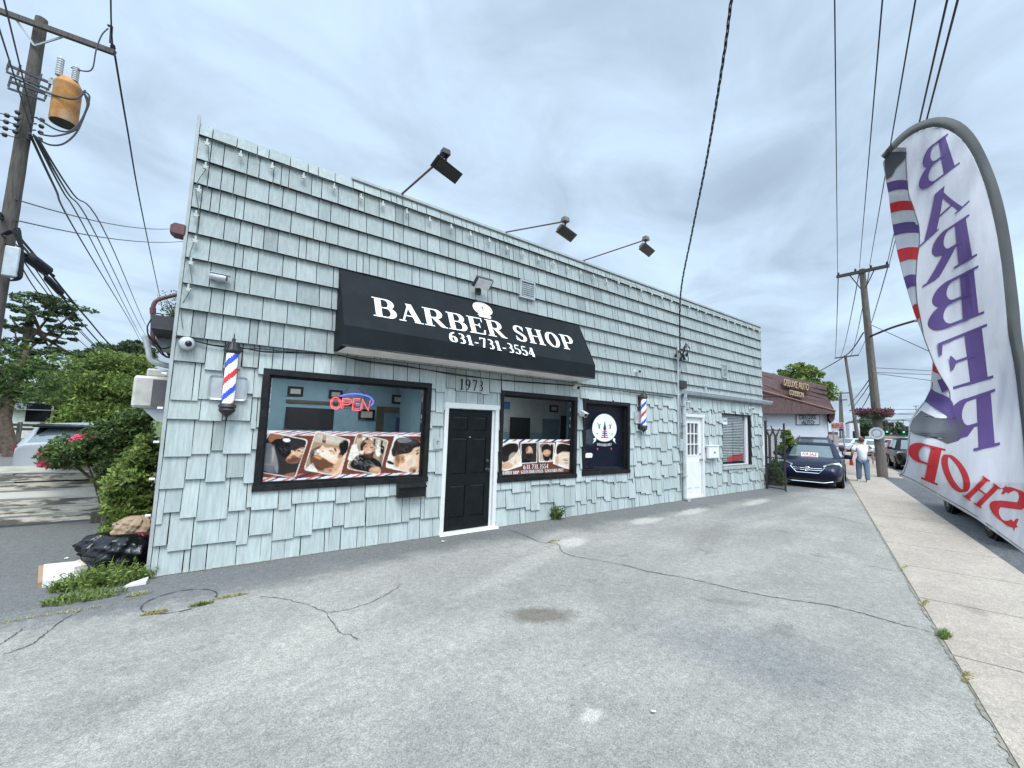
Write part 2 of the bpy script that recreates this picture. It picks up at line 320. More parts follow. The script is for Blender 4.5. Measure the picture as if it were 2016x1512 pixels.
def sans(name,txt,size,origin,xdir,updir,matn,parent,ext=.002,offset=0.0,align='CENTER',sx=1.0,fit=None):
    cu=bpy.data.curves.new('txt','FONT'); cu.body=txt; cu.size=size; cu.align_x=align; cu.align_y='CENTER'; cu.extrude=ext; cu.offset=offset; cu.resolution_u=3
    ob=bpy.data.objects.new('txt',cu); COL.objects.link(ob)
    dg=bpy.context.evaluated_depsgraph_get(); me=bpy.data.meshes.new_from_object(ob.evaluated_get(dg))
    bpy.data.objects.remove(ob); bpy.data.curves.remove(cu)
    if fit:
        xs_=[v.co.x for v in me.vertices]; sx=fit/(max(xs_)-min(xs_))
    X=Vector(xdir).normalized(); U=Vector(updir).normalized(); U=(U-X*U.dot(X)).normalized(); Z=X.cross(U)
    mw=Matrix((( X.x*sx,U.x,Z.x,origin[0]),(X.y*sx,U.y,Z.y,origin[1]),(X.z*sx,U.z,Z.z,origin[2]),(0,0,0,1)))
    root=parent
    while root is not None and root.parent is not None: root=root.parent
    if root is not None: mw=Matrix.Translation(-Vector(root.location))@mw
    me.transform(mw); me.materials.clear(); me.materials.append(MT[matn])
    o=bpy.data.objects.new(name,me); COL.objects.link(o)
    if parent is not None: o.parent=parent
    return o
# ================================================================== GROUND
def ground_mat(name,base,spk=.25,patches=(),light=(.36,.365,.37),band=None,lp=.5,speck=55):
    mm=bpy.data.materials.new(name); mm.use_nodes=True; t=mm.node_tree; n=t.nodes; l=t.links
    b=n['Principled BSDF']; b.inputs['Roughness'].default_value=.88; b.inputs['Specular IOR Level'].default_value=.3
    tc=n.new('ShaderNodeNewGeometry'); P=tc.outputs['Position']
    def noise(sc,det=5,ro=.6,dist=0,vec=None):
        x=n.new('ShaderNodeTexNoise'); x.inputs['Scale'].default_value=sc; x.inputs['Detail'].default_value=det; x.inputs['Roughness'].default_value=ro; x.inputs['Distortion'].default_value=dist
        l.new(vec or P,x.inputs['Vector']); return x.outputs[0]
    def mr(v,a,b_,c,d):
        x=n.new('ShaderNodeMapRange'); 
        for i,q in zip((1,2,3,4),(a,b_,c,d)): x.inputs[i].default_value=q
        l.new(v,x.inputs[0]); return x.outputs[0]
    def mix(f,a,b_,mode='MIX'):
        x=n.new('ShaderNodeMixRGB'); x.blend_type=mode
        for i,q in enumerate((f,a,b_)):
            if isinstance(q,(int,float)): x.inputs[i].default_value=q
            elif isinstance(q,tuple): x.inputs[i].default_value=(*q,1)
            else: l.new(q,x.inputs[i])
        return x.outputs[0]
    def ma(op,a,b_):
        x=n.new('ShaderNodeMath'); x.operation=op
        for i,q in enumerate((a,b_)):
            if isinstance(q,(int,float)): x.inputs[i].default_value=q
            else: l.new(q,x.inputs[i])
        return x.outputs[0]
    sv=n.new('ShaderNodeMapping'); sv.inputs['Rotation'].default_value=(0,0,R(-16.9)); sv.inputs['Scale'].default_value=(.45,1.2,1); l.new(P,sv.inputs[0])
    c=mix(mr(noise(.9,6,.62,.4,sv.outputs[0]),.38,.64,0,lp),base,light)
    c=mix(mr(noise(3.3,7,.7),.42,.68,0,.32),c,tuple(x*.62 for x in base))
    c=mix(mr(noise(.5,5,.6),.46,.66,0,.45),c,tuple(x*.78 for x in base))
    c=mix(mr(noise(1.9,4,.55),.64,.70,0,.38),c,tuple(x*.55 for x in base))
    c=mix(mr(noise(7.5,3,.5),.68,.74,0,.45),c,tuple(x*.5 for x in base))
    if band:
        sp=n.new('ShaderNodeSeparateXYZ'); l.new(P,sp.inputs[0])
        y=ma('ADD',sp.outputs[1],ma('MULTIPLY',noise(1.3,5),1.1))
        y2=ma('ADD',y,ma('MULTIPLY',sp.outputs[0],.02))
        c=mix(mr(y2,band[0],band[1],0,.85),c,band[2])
    for (p,rx,ry,rot,col,amt) in patches:
        mp=n.new('ShaderNodeMapping'); mp.vector_type='TEXTURE'; mp.inputs['Location'].default_value=(p[0],p[1],0); mp.inputs['Rotation'].default_value=(0,0,rot); mp.inputs['Scale'].default_value=(rx,ry,50); l.new(P,mp.inputs[0])
        ln=n.new('ShaderNodeVectorMath'); ln.operation='LENGTH'; l.new(mp.outputs[0],ln.inputs[0])
        d=ma('ADD',ln.outputs['Value'],ma('MULTIPLY',noise(6,6,.7),1.3))
        c=mix(mr(d,1.15,1.7,amt,0),c,col)
    # aggregate: pale and dark grains
    vo=n.new('ShaderNodeTexVoronoi'); vo.inputs['Scale'].default_value=speck; l.new(P,vo.inputs['Vector'])
    sg=n.new('ShaderNodeSeparateColor'); l.new(vo.outputs['Color'],sg.inputs[0])
    k=mr(sg.outputs[0],0,1,1-spk,1+spk)
    vo2=n.new('ShaderNodeTexVoronoi'); vo2.inputs['Scale'].default_value=speck*2.3; l.new(P,vo2.inputs['Vector'])
    sg2=n.new('ShaderNodeSeparateColor'); l.new(vo2.outputs['Color'],sg2.inputs[0])
    k2=ma('MULTIPLY',k,mr(sg2.outputs[1],0,1,1-spk*1.3,1+spk*1.3))
    k2=ma('MULTIPLY',k2,mr(noise(14,6,.75),.35,.65,1-spk*.7,1+spk*.7))
    v=n.new('ShaderNodeVectorMath'); v.operation='SCALE'; l.new(c,v.inputs[0]); l.new(k2,v.inputs['Scale'])
    c=v.outputs[0]
    dk=mr(noise(30,4,.7),.66,.70,0,.6); c=mix(dk,c,tuple(x*.35 for x in base))
    l.new(c,b.inputs['Base Color'])
    bb=n.new('ShaderNodeBump'); bb.inputs['Strength'].default_value=.55; bb.inputs['Distance'].default_value=.006
    l.new(ma('ADD',sg.outputs[0],noise(60,4)),bb.inputs['Height']); l.new(bb.outputs[0],b.inputs['Normal'])
    MT[name]=mm; return mm
sand=(.52,.48,.42); brown=(.165,.145,.12)
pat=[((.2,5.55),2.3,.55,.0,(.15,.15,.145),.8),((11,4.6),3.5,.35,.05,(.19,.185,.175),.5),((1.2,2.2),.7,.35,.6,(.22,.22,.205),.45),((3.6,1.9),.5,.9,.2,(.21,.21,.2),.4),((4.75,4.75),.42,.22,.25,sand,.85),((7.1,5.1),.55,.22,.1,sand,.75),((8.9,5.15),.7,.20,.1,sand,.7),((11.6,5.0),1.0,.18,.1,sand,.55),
     ((2.72,3.12),.42,.20,-.5,brown,.95),((4.6,2.3),.36,.10,-.8,brown,.4),((3.5,4.3),1.5,.22,.35,(.44,.41,.35),.4),((.6,3.7),1.6,.25,.5,(.43,.40,.34),.4),((7.4,3.9),1.6,.3,.25,brown,.35),((2.1,1.9),.1,.07,0,sand,.7)]
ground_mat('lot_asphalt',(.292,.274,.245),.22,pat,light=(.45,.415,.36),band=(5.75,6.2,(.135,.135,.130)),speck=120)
ground_mat('road_asphalt',(.105,.105,.108),.28,(),light=(.16,.16,.16),speck=45)
ground_mat('concrete',(.40,.335,.275),.15,(),light=(.49,.42,.345),lp=.6,speck=90)
ground_mat('earth',(.16,.16,.15),.2,(),light=(.24,.23,.2))
ground_mat('turf',(.11,.15,.05),.3,(),light=(.17,.20,.08))
def sheet(name,pts,z,m,label=None,thick=None):
    mb=MB()
    if thick: mb.prism([(p[0],p[1],z) for p in pts],(0,0,-thick))
    else: mb.poly([(p[0],p[1],z) for p in pts])
    o=mb.build(name,m,origin='zero'); return tag(o,None,None,kind='structure')
sheet('ground',[(-900,-900),(900,-900),(900,900),(-900,900)],-.05,'earth')
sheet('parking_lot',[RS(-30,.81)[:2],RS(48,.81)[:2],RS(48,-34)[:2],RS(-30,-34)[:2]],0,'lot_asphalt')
SW0,SW1=.81,2.12
mb=MB()     # pavement slabs with open joints
s=-30.0
js=[5.1]  # a joint crosses the pavement beside the weeds
s=5.12-1.52*23
while s<160:
    a,b=s+.010,s+1.52-.010
    t1=SW1 if s<24.0 else 2.92
    mb.hexa([RS(a,SW0+.004,-.04),RS(b,SW0+.004,-.04),RS(b,t1,-.04),RS(a,t1,-.04),RS(a,SW0+.004,.014),RS(b,SW0+.004,.014),RS(b,t1,.014),RS(a,t1,.014)][::1])
    s+=1.52
tag(mb.build('pavement','concrete',origin='zero'),None,None,kind='structure')
sheet('road',[RS(-60,SW1+.01)[:2],RS(400,SW1+.01)[:2],RS(400,13.5)[:2],RS(-60,13.5)[:2]],-.012,'road_asphalt')
mb=MB(); mb.hexa([RS(24.0,2.92,-.1),RS(160,2.92,-.1),RS(160,3.06,-.1),RS(24.0,3.06,-.1),RS(24.0,2.92,.02),RS(160,2.92,.02),RS(160,3.06,.02),RS(24.0,3.06,.02)])
tag(mb.build('kerb','concrete',origin='zero'),None,None,kind='structure')
sheet('far_pavement',[RS(-60,13.6)[:2],RS(300,13.6)[:2],RS(300,15.6)[:2],RS(-60,15.6)[:2]],.02,'concrete',thick=.1)
sheet('grass_field',[(-60,27),(2,27),(10,60),(10,140),(-160,140),(-160,10),(-60,16)],.02,'turf')
# cracks and joints: thin dark ribbons lying on the asphalt
mat('crack',(.065,.062,.058),.95,var=.3); mat('pale_line',(.36,.36,.34),.9)
def ribbon(px,w,name,matn,jit=.02,z=.005,k=7,vary=.6):
    pts=smooth_pts([Zp(*p) for p in px],k); mb=MB(); rnd=random.Random(len(px)*31+int(px[0][0]))
    pr=None
    for i,p in enumerate(pts):
        q=pts[min(i+1,len(pts)-1)]-pts[max(i-1,0)]; q.z=0; q.normalize(); nrm=Vector((-q.y,q.x,0))
        o=rnd.uniform(-jit,jit); ww=w*(1+rnd.uniform(-vary,vary))/2
        if i in (0,len(pts)-1): ww*=.1
        c=Vector((p.x,p.y,z))+nrm*o; cur=(c-nrm*ww,c+nrm*ww)
        if pr: mb.face([pr[0],cur[0],cur[1],pr[1]])
        pr=cur
    return tag(mb.build(name,matn,origin='zero'),None,None,kind='structure')
mat('crack',(.06,.058,.055),.95); MT['crack'].node_tree.nodes['Principled BSDF']
ribbon([(1000,1043),(1030,1053),(1065,1068),(1096,1071),(1116,1091),(1186,1105),(1242,1116),(1272,1125),(1353,1139),(1418,1154),(1484,1169),(1554,1181),(1635,1193),(1706,1210),(1756,1225),(1832,1245)],.011,'asphalt_crack','crack',.012,k=9)
ribbon([(5,1290),(60,1270),(85,1252),(105,1235),(135,1215),(160,1203)],.008,'asphalt_crack','crack',.008)
ribbon([(-10,1276),(20,1257),(30,1250),(44,1238)],.008,'asphalt_crack','crack',.008)
ribbon([(640,1205),(655,1225),(668,1246),(690,1250),(705,1262)],.006,'asphalt_crack','crack',.008)
ribbon([(510,1175),(560,1180),(600,1190),(650,1205),(720,1190),(770,1165),(790,1150)],.006,'asphalt_crack','crack',.012)
ribbon([(1560,1010),(1600,1015),(1640,1018),(1690,1030),(1715,1035)],.012,'asphalt_crack','crack',.015)
ribbon([(1700,1112),(1740,1120),(1775,1128)],.009,'asphalt_crack','crack',.01)
c0=Vector((-.03,5.20)); pts=[(c0.x+.285*math.cos(a),c0.y+.275*math.sin(a)) for a in [2*PI*i/40 for i in range(41)]]
mb=MB()
for i in range(40):
    w0=.006+.004*math.sin(i*1.7); 
    a,b=Vector(pts[i]),Vector(pts[i+1]); na=(a-c0).normalized(); nb=(b-c0).normalized()
    mb.face([(*(a-na*w0),.005),(*(b-nb*w0),.005),(*(b+nb*w0),.005),(*(a+na*w0),.005)])
tag(mb.build('round_patch_joint','crack',origin='zero'),None,None,kind='structure')
mat('seam_dirt',(.24,.22,.17),.95,var=.4,vs=18); mat('tar',(.10,.10,.098),.75,var=.3)
mb=MB(); rnd=random.Random(77); pr=None; s_=-1.0      # crumbled asphalt edge along the pavement
w1=w2=.02
while s_<24:
    w1=max(.002,min(.026,w1+rnd.uniform(-.016,.016))); w2=max(.0,min(.03,w2+rnd.uniform(-.01,.01)))
    cur=(RS(s_,SW0-w1-.004,.006),RS(s_,SW0+.004+w2*.3,.006))
    if pr: mb.face([pr[0],cur[0],cur[1],pr[1]])
    pr=cur; s_+=.018
tag(mb.build('edge_dirt','seam_dirt',origin='zero'),None,None,kind='structure')
mb=MB(); rnd=random.Random(78); pr=None; x=XLg=-.36      # dirt and grit gathered at the wall foot
while x<14.7:
    w=.03+.035*abs(math.sin(x*2.1)*math.sin(x*5.3+1))+rnd.uniform(-.012,.02)
    cur=(Vector((x,6.12-.02-w,.0055)),Vector((x,6.12-.0,.0055)))
    if pr: mb.face([pr[0],cur[0],cur[1],pr[1]])
    pr=cur; x+=.04
tag(mb.build('wall_foot_dirt','seam_dirt',origin='zero'),None,None,kind='structure')
mb=MB(); rnd=random.Random(79)      # loose grit and pebbles
mat('pebble',(.34,.33,.31),.9,var=.4,vs=30)
for _ in range(520):
    x=rnd.uniform(-2.5,9); y=rnd.choice((rnd.uniform(.7,6.05),6.05-abs(rnd.gauss(0,.22)))); 
    if .2907*x-.9568*y>.78 or y<.6: continue
    q=rnd.uniform(.002,.0065); mb.ball((x,y,q*.5),q,n=5,k=3,sc=(1,rnd.uniform(.6,1),.7))
tag(mb.build('loose_grit','pebble',origin='zero'),'loose pebbles and grit scattered over the asphalt lot','grit',kind='stuff')
# ================================================================== BARBER SHOP BUILDING
FY=6.12
BL_=thing('shop_building','pale blue-green shingled single storey shop with a tall flat false front','shop building',(7.2,FY,0))
XL,XR,ZT=-.33,14.72,5.30
def box4(TL,TR,BL,BR):
    a,b,c,d=[Yp(*p) for p in (TL,TR,BL,BR)]; return [(a.x+c.x)/2,(b.x+d.x)/2,(c.z+d.z)/2,(a.z+b.z)/2]
W1=box4((519.1,723.8),(848.2,756.3),(496.4,963.7),(838.4,949.9))
W2=box4((983.6,768.2),(1134.1,782),(977.5,949.9),(1131.7,939.4))
W3=box4((1146.8,785.2),(1237.5,793.9),(1142.8,935.9),(1236.7,930.6))
D1=box4((874.4,791.2),(981,799.2),(862.5,1057),(972.2,1039.9)); D1[2]=0.0
D2=[10.12,11.62,0.0,2.27]
W4=[12.10,13.93,.78,2.32]
D2=[10.13,11.36,0,2.36]
a=Yp(1382,829); b=Yp(1386,985)
D2=[10.10,(Yp(1383,826).x+Yp(1386.5,983).x)/2,0.0,2.22]
HOLES=[W1,W2,W3,D1,D2,W4]
def clip(rects,h):
    o=[]
    for x0,x1,z0,z1 in rects:
        if x1<=h[0] or x0>=h[1] or z1<=h[2] or z0>=h[3]: o.append((x0,x1,z0,z1)); continue
        if x0<h[0]: o.append((x0,h[0],z0,z1))
        if x1>h[1]: o.append((h[1],x1,z0,z1))
        xa,xb=max(x0,h[0]),min(x1,h[1])
        if z1>h[3]: o.append((xa,xb,h[3],z1))
        if z0<h[2]: o.append((xa,xb,z0,h[2]))
    return o
rows=[5.135,4.832,4.528,4.226,3.914,3.61,3.302,3.0,2.678]
low=[2.35,2.02,1.684,1.335,1.0,.643,.29,-.02]
mb=MB(); rnd=random.Random(3)
def shrow(zb,zt,lower):
    x=XL
    step=0
    while x<XR-.001:
        w=rnd.choice((.06,.12,.15,.18,.20,.22,.25,.29)) if lower else rnd.choice((.09,.13,.16,.22,.25,.28)) ; x1=min(x+w,XR)
        if XR-x1<.06: x1=XR
        b=zb
        if lower: b=zb+rnd.choice((0,-.01,-.035,-.055,.03,-.08,.04))
        if lower and zb<.1: b=-.02+.0*rnd.random()
        g=.0045 if not lower else rnd.uniform(.002,.0055)
        tt=rnd.uniform(.90,1.07)*(1.15 if lower else .86); tc_=(tt*rnd.uniform(.975,1.0),tt,tt*rnd.uniform(.985,1.02))
        if rnd.random()<.06: k_=rnd.uniform(.72,.9); tc_=tuple(c*k_ for c in tc_)
        top=zt+.035
        rs=[(x+g,x1-g,b,top)]
        for h in HOLES: rs=[q for r_ in rs for q in [*clip([r_],h)]]
        sk=rnd.uniform(-.006,.006) if lower else 0
        ob=rnd.uniform(.038,.048) if lower else rnd.uniform(.060,.068)
        for (a0,a1,z0,z1) in rs:
            if a1-a0<.012 or z1-z0<.01: continue
            def yo(z): return FY-lerp(ob,.009,max(0,min(1,(z-b)/(top-b))))
            dx=sk if z0==b else 0
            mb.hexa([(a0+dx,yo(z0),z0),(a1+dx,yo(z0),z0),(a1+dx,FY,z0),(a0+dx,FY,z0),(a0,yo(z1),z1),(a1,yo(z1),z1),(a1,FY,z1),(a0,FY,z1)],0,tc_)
            mb.t[-6]=(.03,.033,.033)          # row shadow line: shade painted into the butt underside tint
            for q_ in (-3,-1): mb.t[q_]=(.12,.125,.125)  # sides darkened too, painted shade in the gaps between shingles
        x=x1
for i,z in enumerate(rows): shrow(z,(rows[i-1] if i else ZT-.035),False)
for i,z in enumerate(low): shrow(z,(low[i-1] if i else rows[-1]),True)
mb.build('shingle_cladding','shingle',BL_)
# backing wall with openings, roof, side and rear walls
mb=MB(); rs=[(XL,XR,-.02,ZT-.03)]
for h in HOLES: rs=clip(rs,h)
for q in rs: mb.box(q[0],q[1],FY+.002,FY+.16,q[2],q[3])
mb.box(XL,XL+.16,FY+.16,16,-.02,2.75); mb.box(XR-.16,XR,FY+.16,16,-.02,2.75); mb.box(XL,XR,16,16.16,-.02,2.75)
mb.build('wall','shingle_back',BL_)
mb=MB(); mb.hexa([(XL-.25,FY+.17,2.76),(XR+.02,FY+.17,2.76),(XR+.02,16.3,2.76),(XL-.25,16.3,2.76),(XL-.25,FY+.17,2.92),(XR+.02,FY+.17,2.92),(XR+.02,16.3,3.3),(XL-.25,16.3,3.3)])
mat('roof_felt',(.06,.06,.065),.9,bump=.3); mb.build('roof','roof_felt',BL_)
# corner boards, parapet cap
mb=MB(); mb.box(XL-.035,XL-.002,FY-.034,FY+.10,-.01,ZT+.09); mb.build('corner_trim','trim_pale',BL_)
mb=MB(); mb.box(XR+.002,XR+.03,FY-.034,FY+.10,2.72,ZT-.02); mb.build('corner_trim','trim_pale',BL_)
mb=MB(); mb.box(2.0,XR+.04,FY-.05,FY+.17,ZT-.01,ZT+.03); mb.box(1.45,2.0,FY-.045,FY+.17,ZT-.012,ZT+.022); mb.build('parapet_cap','trim_pale',BL_)
mb=MB(); mb.box(-.32,1.45,FY+.0,FY+.17,ZT-.03,ZT-.005); mb.build('parapet_board','trim_pale',BL_)
# raised backside bracing posts of the false front
for x in (0.3,3.5,7,10.5,14.3): mb=MB(); mb.tube([(x,FY+.17,5.0),(x,8.2,3.0)],.05,4); mb.build('parapet_brace','pole_wood_grey',BL_)
def frame(parent,W,wd,dep,m,name='frame',proud=.05,inset=.03):
    mb=MB(); x0,x1,z0,z1=W; y0=FY-proud; y1=FY+dep
    mb.box(x0,x1,y0,y1,z1-wd,z1); mb.box(x0-.012,x1+.012,y0-.008,y1,z0,z0+wd)
    mb.box(x0,x0+wd,y0,y1,z0+wd,z1-wd); mb.box(x1-wd,x1,y0,y1,z0+wd,z1-wd)
    k=wd; s2=.03      # inner stop bead
    mb.box(x0+k,x1-k,FY+.02,y1,z1-k-s2,z1-k-.001); mb.box(x0+k,x1-k,FY+.02,y1,z0+k+.001,z0+k+s2)
    mb.box(x0+k+.001,x0+k+s2,FY+.02,y1,z0+k+s2,z1-k-s2); mb.box(x1-k-s2,x1-k-.001,FY+.02,y1,z0+k+s2,z1-k-s2)
    return mb.build(name,m,parent)
GY=FY+.06
wins=[]
for W in (W1,W2,W3):
    win=thing('window',None,None); win.parent=BL_; wins.append(win)
    frame(win,W,.075,.10,'black_frame')
    mb=MB(); mb.box(W[0]+.09,W[1]-.09,GY,GY+.006,W[2]+.09,W[3]-.09); mb.build('pane','window_glass',win)
wins[0]['label']='large black framed shop window with a printed banner across its lower half'
wins[1]['label']='square black framed window right of the black door'
wins[2]['label']='small black framed window with a white round emblem'
# flaked white edge film round the glass
mb=MB(); rnd=random.Random(5)
for W in (W1,W2):
    z=W[2]+.1
    while z<W[3]-.12:
        l=rnd.uniform(.02,.09)
        for x in (W[0]+.106,W[1]-.112):
            if rnd.random()<.6: w_=rnd.uniform(.004,.012); mb.box(x,x+w_,GY-.003,GY-.001,z,z+l)
        z+=l+rnd.uniform(.01,.05)
tag(mb.build('flaking_edge_film','white_letter',wins[0]),None,None,kind='stuff')
# ---- printed banner on window 1 (flat print: coloured shapes stepped by a fraction of a millimetre)
PR={}
def prm(name,c,r=.45): mat('print_'+name,c,r,var=.06,vs=8); return 'print_'+name
pal=dict(white=(.82,.81,.78),navy=(.02,.035,.12),rose=(.62,.17,.17),wood=(.22,.075,.045),wood2=(.13,.045,.03),black=(.012,.011,.011),dk=(.045,.04,.038),smoke=(.16,.17,.19),tan=(.42,.30,.20),skin=(.60,.33,.20),skin2=(.80,.57,.41),skinb=(.36,.17,.10),hair=(.05,.035,.028),hairb=(.20,.09,.05),beige=(.55,.47,.36),grey=(.28,.27,.27),cream=(.80,.74,.64))
pn=[prm(k,v) for k,v in pal.items()]; pi_={k:i for i,k in enumerate(pal)}
def proj(P):
    d=np.array([P[0],P[1],P[2]-H]); xc=d.dot([BX[0],BY[0],BZ[0]]); yc=d.dot([BX[1],BY[1],BZ[1]]); zc_=d.dot([BX[2],BY[2],BZ[2]]); return CX+F*xc/zc_,CY+F*yc/zc_
class Print:
    """a print painted shape by shape onto a fine colour grid (soft edged), then laid on the pane as one sheet"""
    def __init__(s,y,tr,clipw,A,step):
        s.y=y; s.tr=tr; s.clip=clipw; s.x0,s.y0,s.x1,s.y1=A; s.st=step
        s.w=int((s.x1-s.x0)/step); s.h=int((s.y1-s.y0)/step); s.img=np.zeros((s.h,s.w,3)); s.yy,s.xx=np.mgrid[0:s.h,0:s.w]; s.xx=s.x0+(s.xx+.5)*step; s.yy=s.y0+(s.yy+.5)*step
    def p(s,pts,c,soft=1.0,al=1.0):
        ins=np.zeros((s.h,s.w)); org=isinstance(c,str) and c in ('skin','skin2','skinb','hair','hairb','black','smoke','tan','grey') and len(pts)<16
        if org:
            soft=max(soft,2.0)
            for _ in range(2): pts=[q for a_,b_ in zip(pts,pts[1:]+pts[:1]) for q in ((a_[0]*.75+b_[0]*.25,a_[1]*.75+b_[1]*.25),(a_[0]*.25+b_[0]*.75,a_[1]*.25+b_[1]*.75))]
        for ox,oy in ((-.25,-.25),(.25,.25),(.25,-.25),(-.25,.25)):
            X=s.xx+ox*s.st; Y=s.yy+oy*s.st; q=np.zeros((s.h,s.w),bool)
            for (ax,ay),(bx,by) in zip(pts,pts[1:]+pts[:1]):
                if ay==by: continue
                q^=((ay>Y)!=(by>Y))&(X<(bx-ax)*(Y-ay)/(by-ay)+ax)
            ins+=q/4.0
        n=int(soft)
        for _ in range(n):
            t=np.pad(ins,1,mode='edge'); ins=(t[1:-1,1:-1]*2+t[:-2,1:-1]+t[2:,1:-1]+t[1:-1,:-2]+t[1:-1,2:])/6
        col=np.array(pal[c] if isinstance(c,str) else c); s.img=s.img*(1-ins[...,None]*al)+col*ins[...,None]*al
    def el(s,cx,cy,rx,ry,c,rot=0,n=22,soft=1.0,al=1.0):
        s.p([(cx+rx*math.cos(a)*math.cos(R(rot))-ry*math.sin(a)*math.sin(R(rot)),cy+rx*math.cos(a)*math.sin(R(rot))+ry*math.sin(a)*math.cos(R(rot))) for a in [2*PI*i/n for i in range(n)]],c,soft,al)
    def build(s,name,parent,ztop,cell=.0055):
        rg=np.random.RandomState(4); g=rg.rand(s.h//6+2,s.w//6+2); g=np.kron(g,np.ones((6,6)))[:s.h,:s.w]
        for _ in range(5): t=np.pad(g,1,mode='edge'); g=(t[1:-1,1:-1]+t[:-2,1:-1]+t[2:,1:-1]+t[1:-1,:-2]+t[1:-1,2:])/5
        im=(s.img*(.93+.14*g)[...,None])**1.22*1.08
        x0,x1,z0,z1=s.clip; z1=min(z1,ztop); nx=int((x1-x0)/cell); nz=int((z1-z0)/cell); V=[];C_=[]
        for j in range(nz+1):
            for i in range(nx+1):
                X=lerp(x0,x1,i/nx); Z=lerp(z0,z1,j/nz); V.append((X,s.y,Z)); u,v=proj(V[-1]); a,b=s.inv(u,v)
                k=min(max(int((a-s.x0)/s.st),0),s.w-1); m_=min(max(int((b-s.y0)/s.st),0),s.h-1); C_+= [*im[m_,k],1.0]
        Fc=[(j*(nx+1)+i,j*(nx+1)+i+1,(j+1)*(nx+1)+i+1,(j+1)*(nx+1)+i) for j in range(nz) for i in range(nx)]
        me=bpy.data.meshes.new(name); off=BL_.location; me.from_pydata([(a-off.x,b-off.y,c-off.z) for a,b,c in V],[],Fc)
        ca=me.color_attributes.new('ink','FLOAT_COLOR','POINT'); ca.data.foreach_set('color',C_)
        if 'printed_vinyl' not in MT:
            mm=bpy.data.materials.new('printed_vinyl'); mm.use_nodes=True; n_=mm.node_tree.nodes; at=n_.new('ShaderNodeAttribute'); at.attribute_name='ink'; mm.node_tree.links.new(at.outputs['Color'],n_['Principled BSDF'].inputs['Base Color']); n_['Principled BSDF'].inputs['Roughness'].default_value=.25; MT['printed_vinyl']=mm
        me.materials.append(MT['printed_vinyl']); o=bpy.data.objects.new(name,me); COL.objects.link(o); o.parent=parent; return o
x0,x1,z0,z1=W1[0]+.105,W1[1]-.105,W1[2]+.105,W1[3]-.105
tr=lambda a,b:(500+a/5.6,780+b/5.6)
p=Print(GY-.004,tr,(x0,x1,z0,z1),(20,360,1850,960),4.0); p.inv=lambda u,v:((u-500)*5.6,(v-780)*5.6)
p.p([(60,372),(1840,400),(1840,905),(40,955)],'wood')
for i in range(14): p.p([(60,455+i*30),(1840,462+i*27),(1840,466+i*27),(60,461+i*30)],'wood2')
p.p([(60,368),(1840,398),(1840,442),(60,430)],'white'); p.p([(40,895),(500,905),(1000,862),(1840,840),(1840,905),(40,955)],'white')
for i in range(9):
    x=100+i*225
    p.p([(x,425),(x+60,427),(x+310,378),(x+250,376)],'rose' if True else 0); p.p([(x+110,428),(x+150,430),(x+390,384),(x+350,382)],'navy')
    p.p([(x-60,945),(x-10,943),(x+230,850),(x+180,852)],'rose'); p.p([(x+40,940),(x+80,938),(x+330,845),(x+290,847)],'navy')
def card(c4,inner):
    def rc(c4,k=.09):
        o=[]; n=4
        for i in range(4):
            a,b,c=c4[i-1],c4[i],c4[(i+1)%4]
            p1=(b[0]+(a[0]-b[0])*k,b[1]+(a[1]-b[1])*k); p3=(b[0]+(c[0]-b[0])*k,b[1]+(c[1]-b[1])*k)
            for j in range(4): t=j/3; o.append(((1-t)**2*p1[0]+2*t*(1-t)*b[0]+t*t*p3[0],(1-t)**2*p1[1]+2*t*(1-t)*b[1]+t*t*p3[1]))
        return o
    cx=sum(q[0] for q in c4)/4; cy=sum(q[1] for q in c4)/4
    p.p(rc(c4),'white'); p.p(rc([(cx+(q[0]-cx)*.955,cy+(q[1]-cy)*.962) for q in c4]),inner)
card([(165,392),(600,480),(455,905),(20,835)],'dk')
p.p([(100,520),(170,430),(330,470),(420,560),(400,660),(360,690),(290,650),(240,560)],'black')
p.p([(75,830),(95,560),(160,500),(215,540),(265,700),(275,860)],'smoke'); p.p([(180,560),(220,560),(262,720),(270,850),(240,850)],'grey')
p.p([(150,480),(185,400),(340,440),(330,470),(230,470),(190,520)],'skinb'); p.el(360,485,42,22,'white',5)
p.p([(345,690),(400,640),(420,600),(445,608),(470,590),(500,575),(560,555),(540,640),(505,720),(420,720),(375,740)],'skin')
p.p([(345,690),(400,690),(470,690),(520,680),(495,735),(400,745),(350,715)],'skinb'); p.el(498,600,14,9,'hair'); p.p([(425,600),(440,598),(450,640),(430,650)],'skin2')
p.p([(275,730),(340,720),(370,760),(330,800),(290,780)],'hair'); p.p([(300,870),(460,830),(450,890),(400,895)],'skinb'); p.p([(90,740),(270,755),(272,768),(95,756)],'grey')
card([(680,385),(1065,480),(950,885),(545,815)],'tan')
p.p([(690,405),(1040,485),(1025,560),(655,500)],'beige'); p.p([(760,430),(800,440),(790,520),(750,510)],'wood'); p.p([(610,700),(700,540),(760,560),(700,760),(640,770)],'hairb')
p.p([(640,640),(740,560),(760,545),(790,575),(860,560),(910,575),(960,600),(980,690),(900,760),(800,750),(700,700)],'skin2')
p.p([(610,690),(660,640),(740,660),(830,720),(900,760),(800,790),(740,830),(680,800),(640,760)],'hairb'); p.p([(640,660),(700,650),(760,690),(720,700)],'skin'); p.p([(830,590),(880,600),(900,640),(850,650)],'skin'); p.p([(760,590),(800,600),(790,640),(750,630)],'cream')
p.p([(740,800),(900,770),(960,700),(1000,610),(1030,600),(950,870),(850,860)],'skin2'); p.p([(800,800),(850,795),(870,830),(820,840)],'skinb')
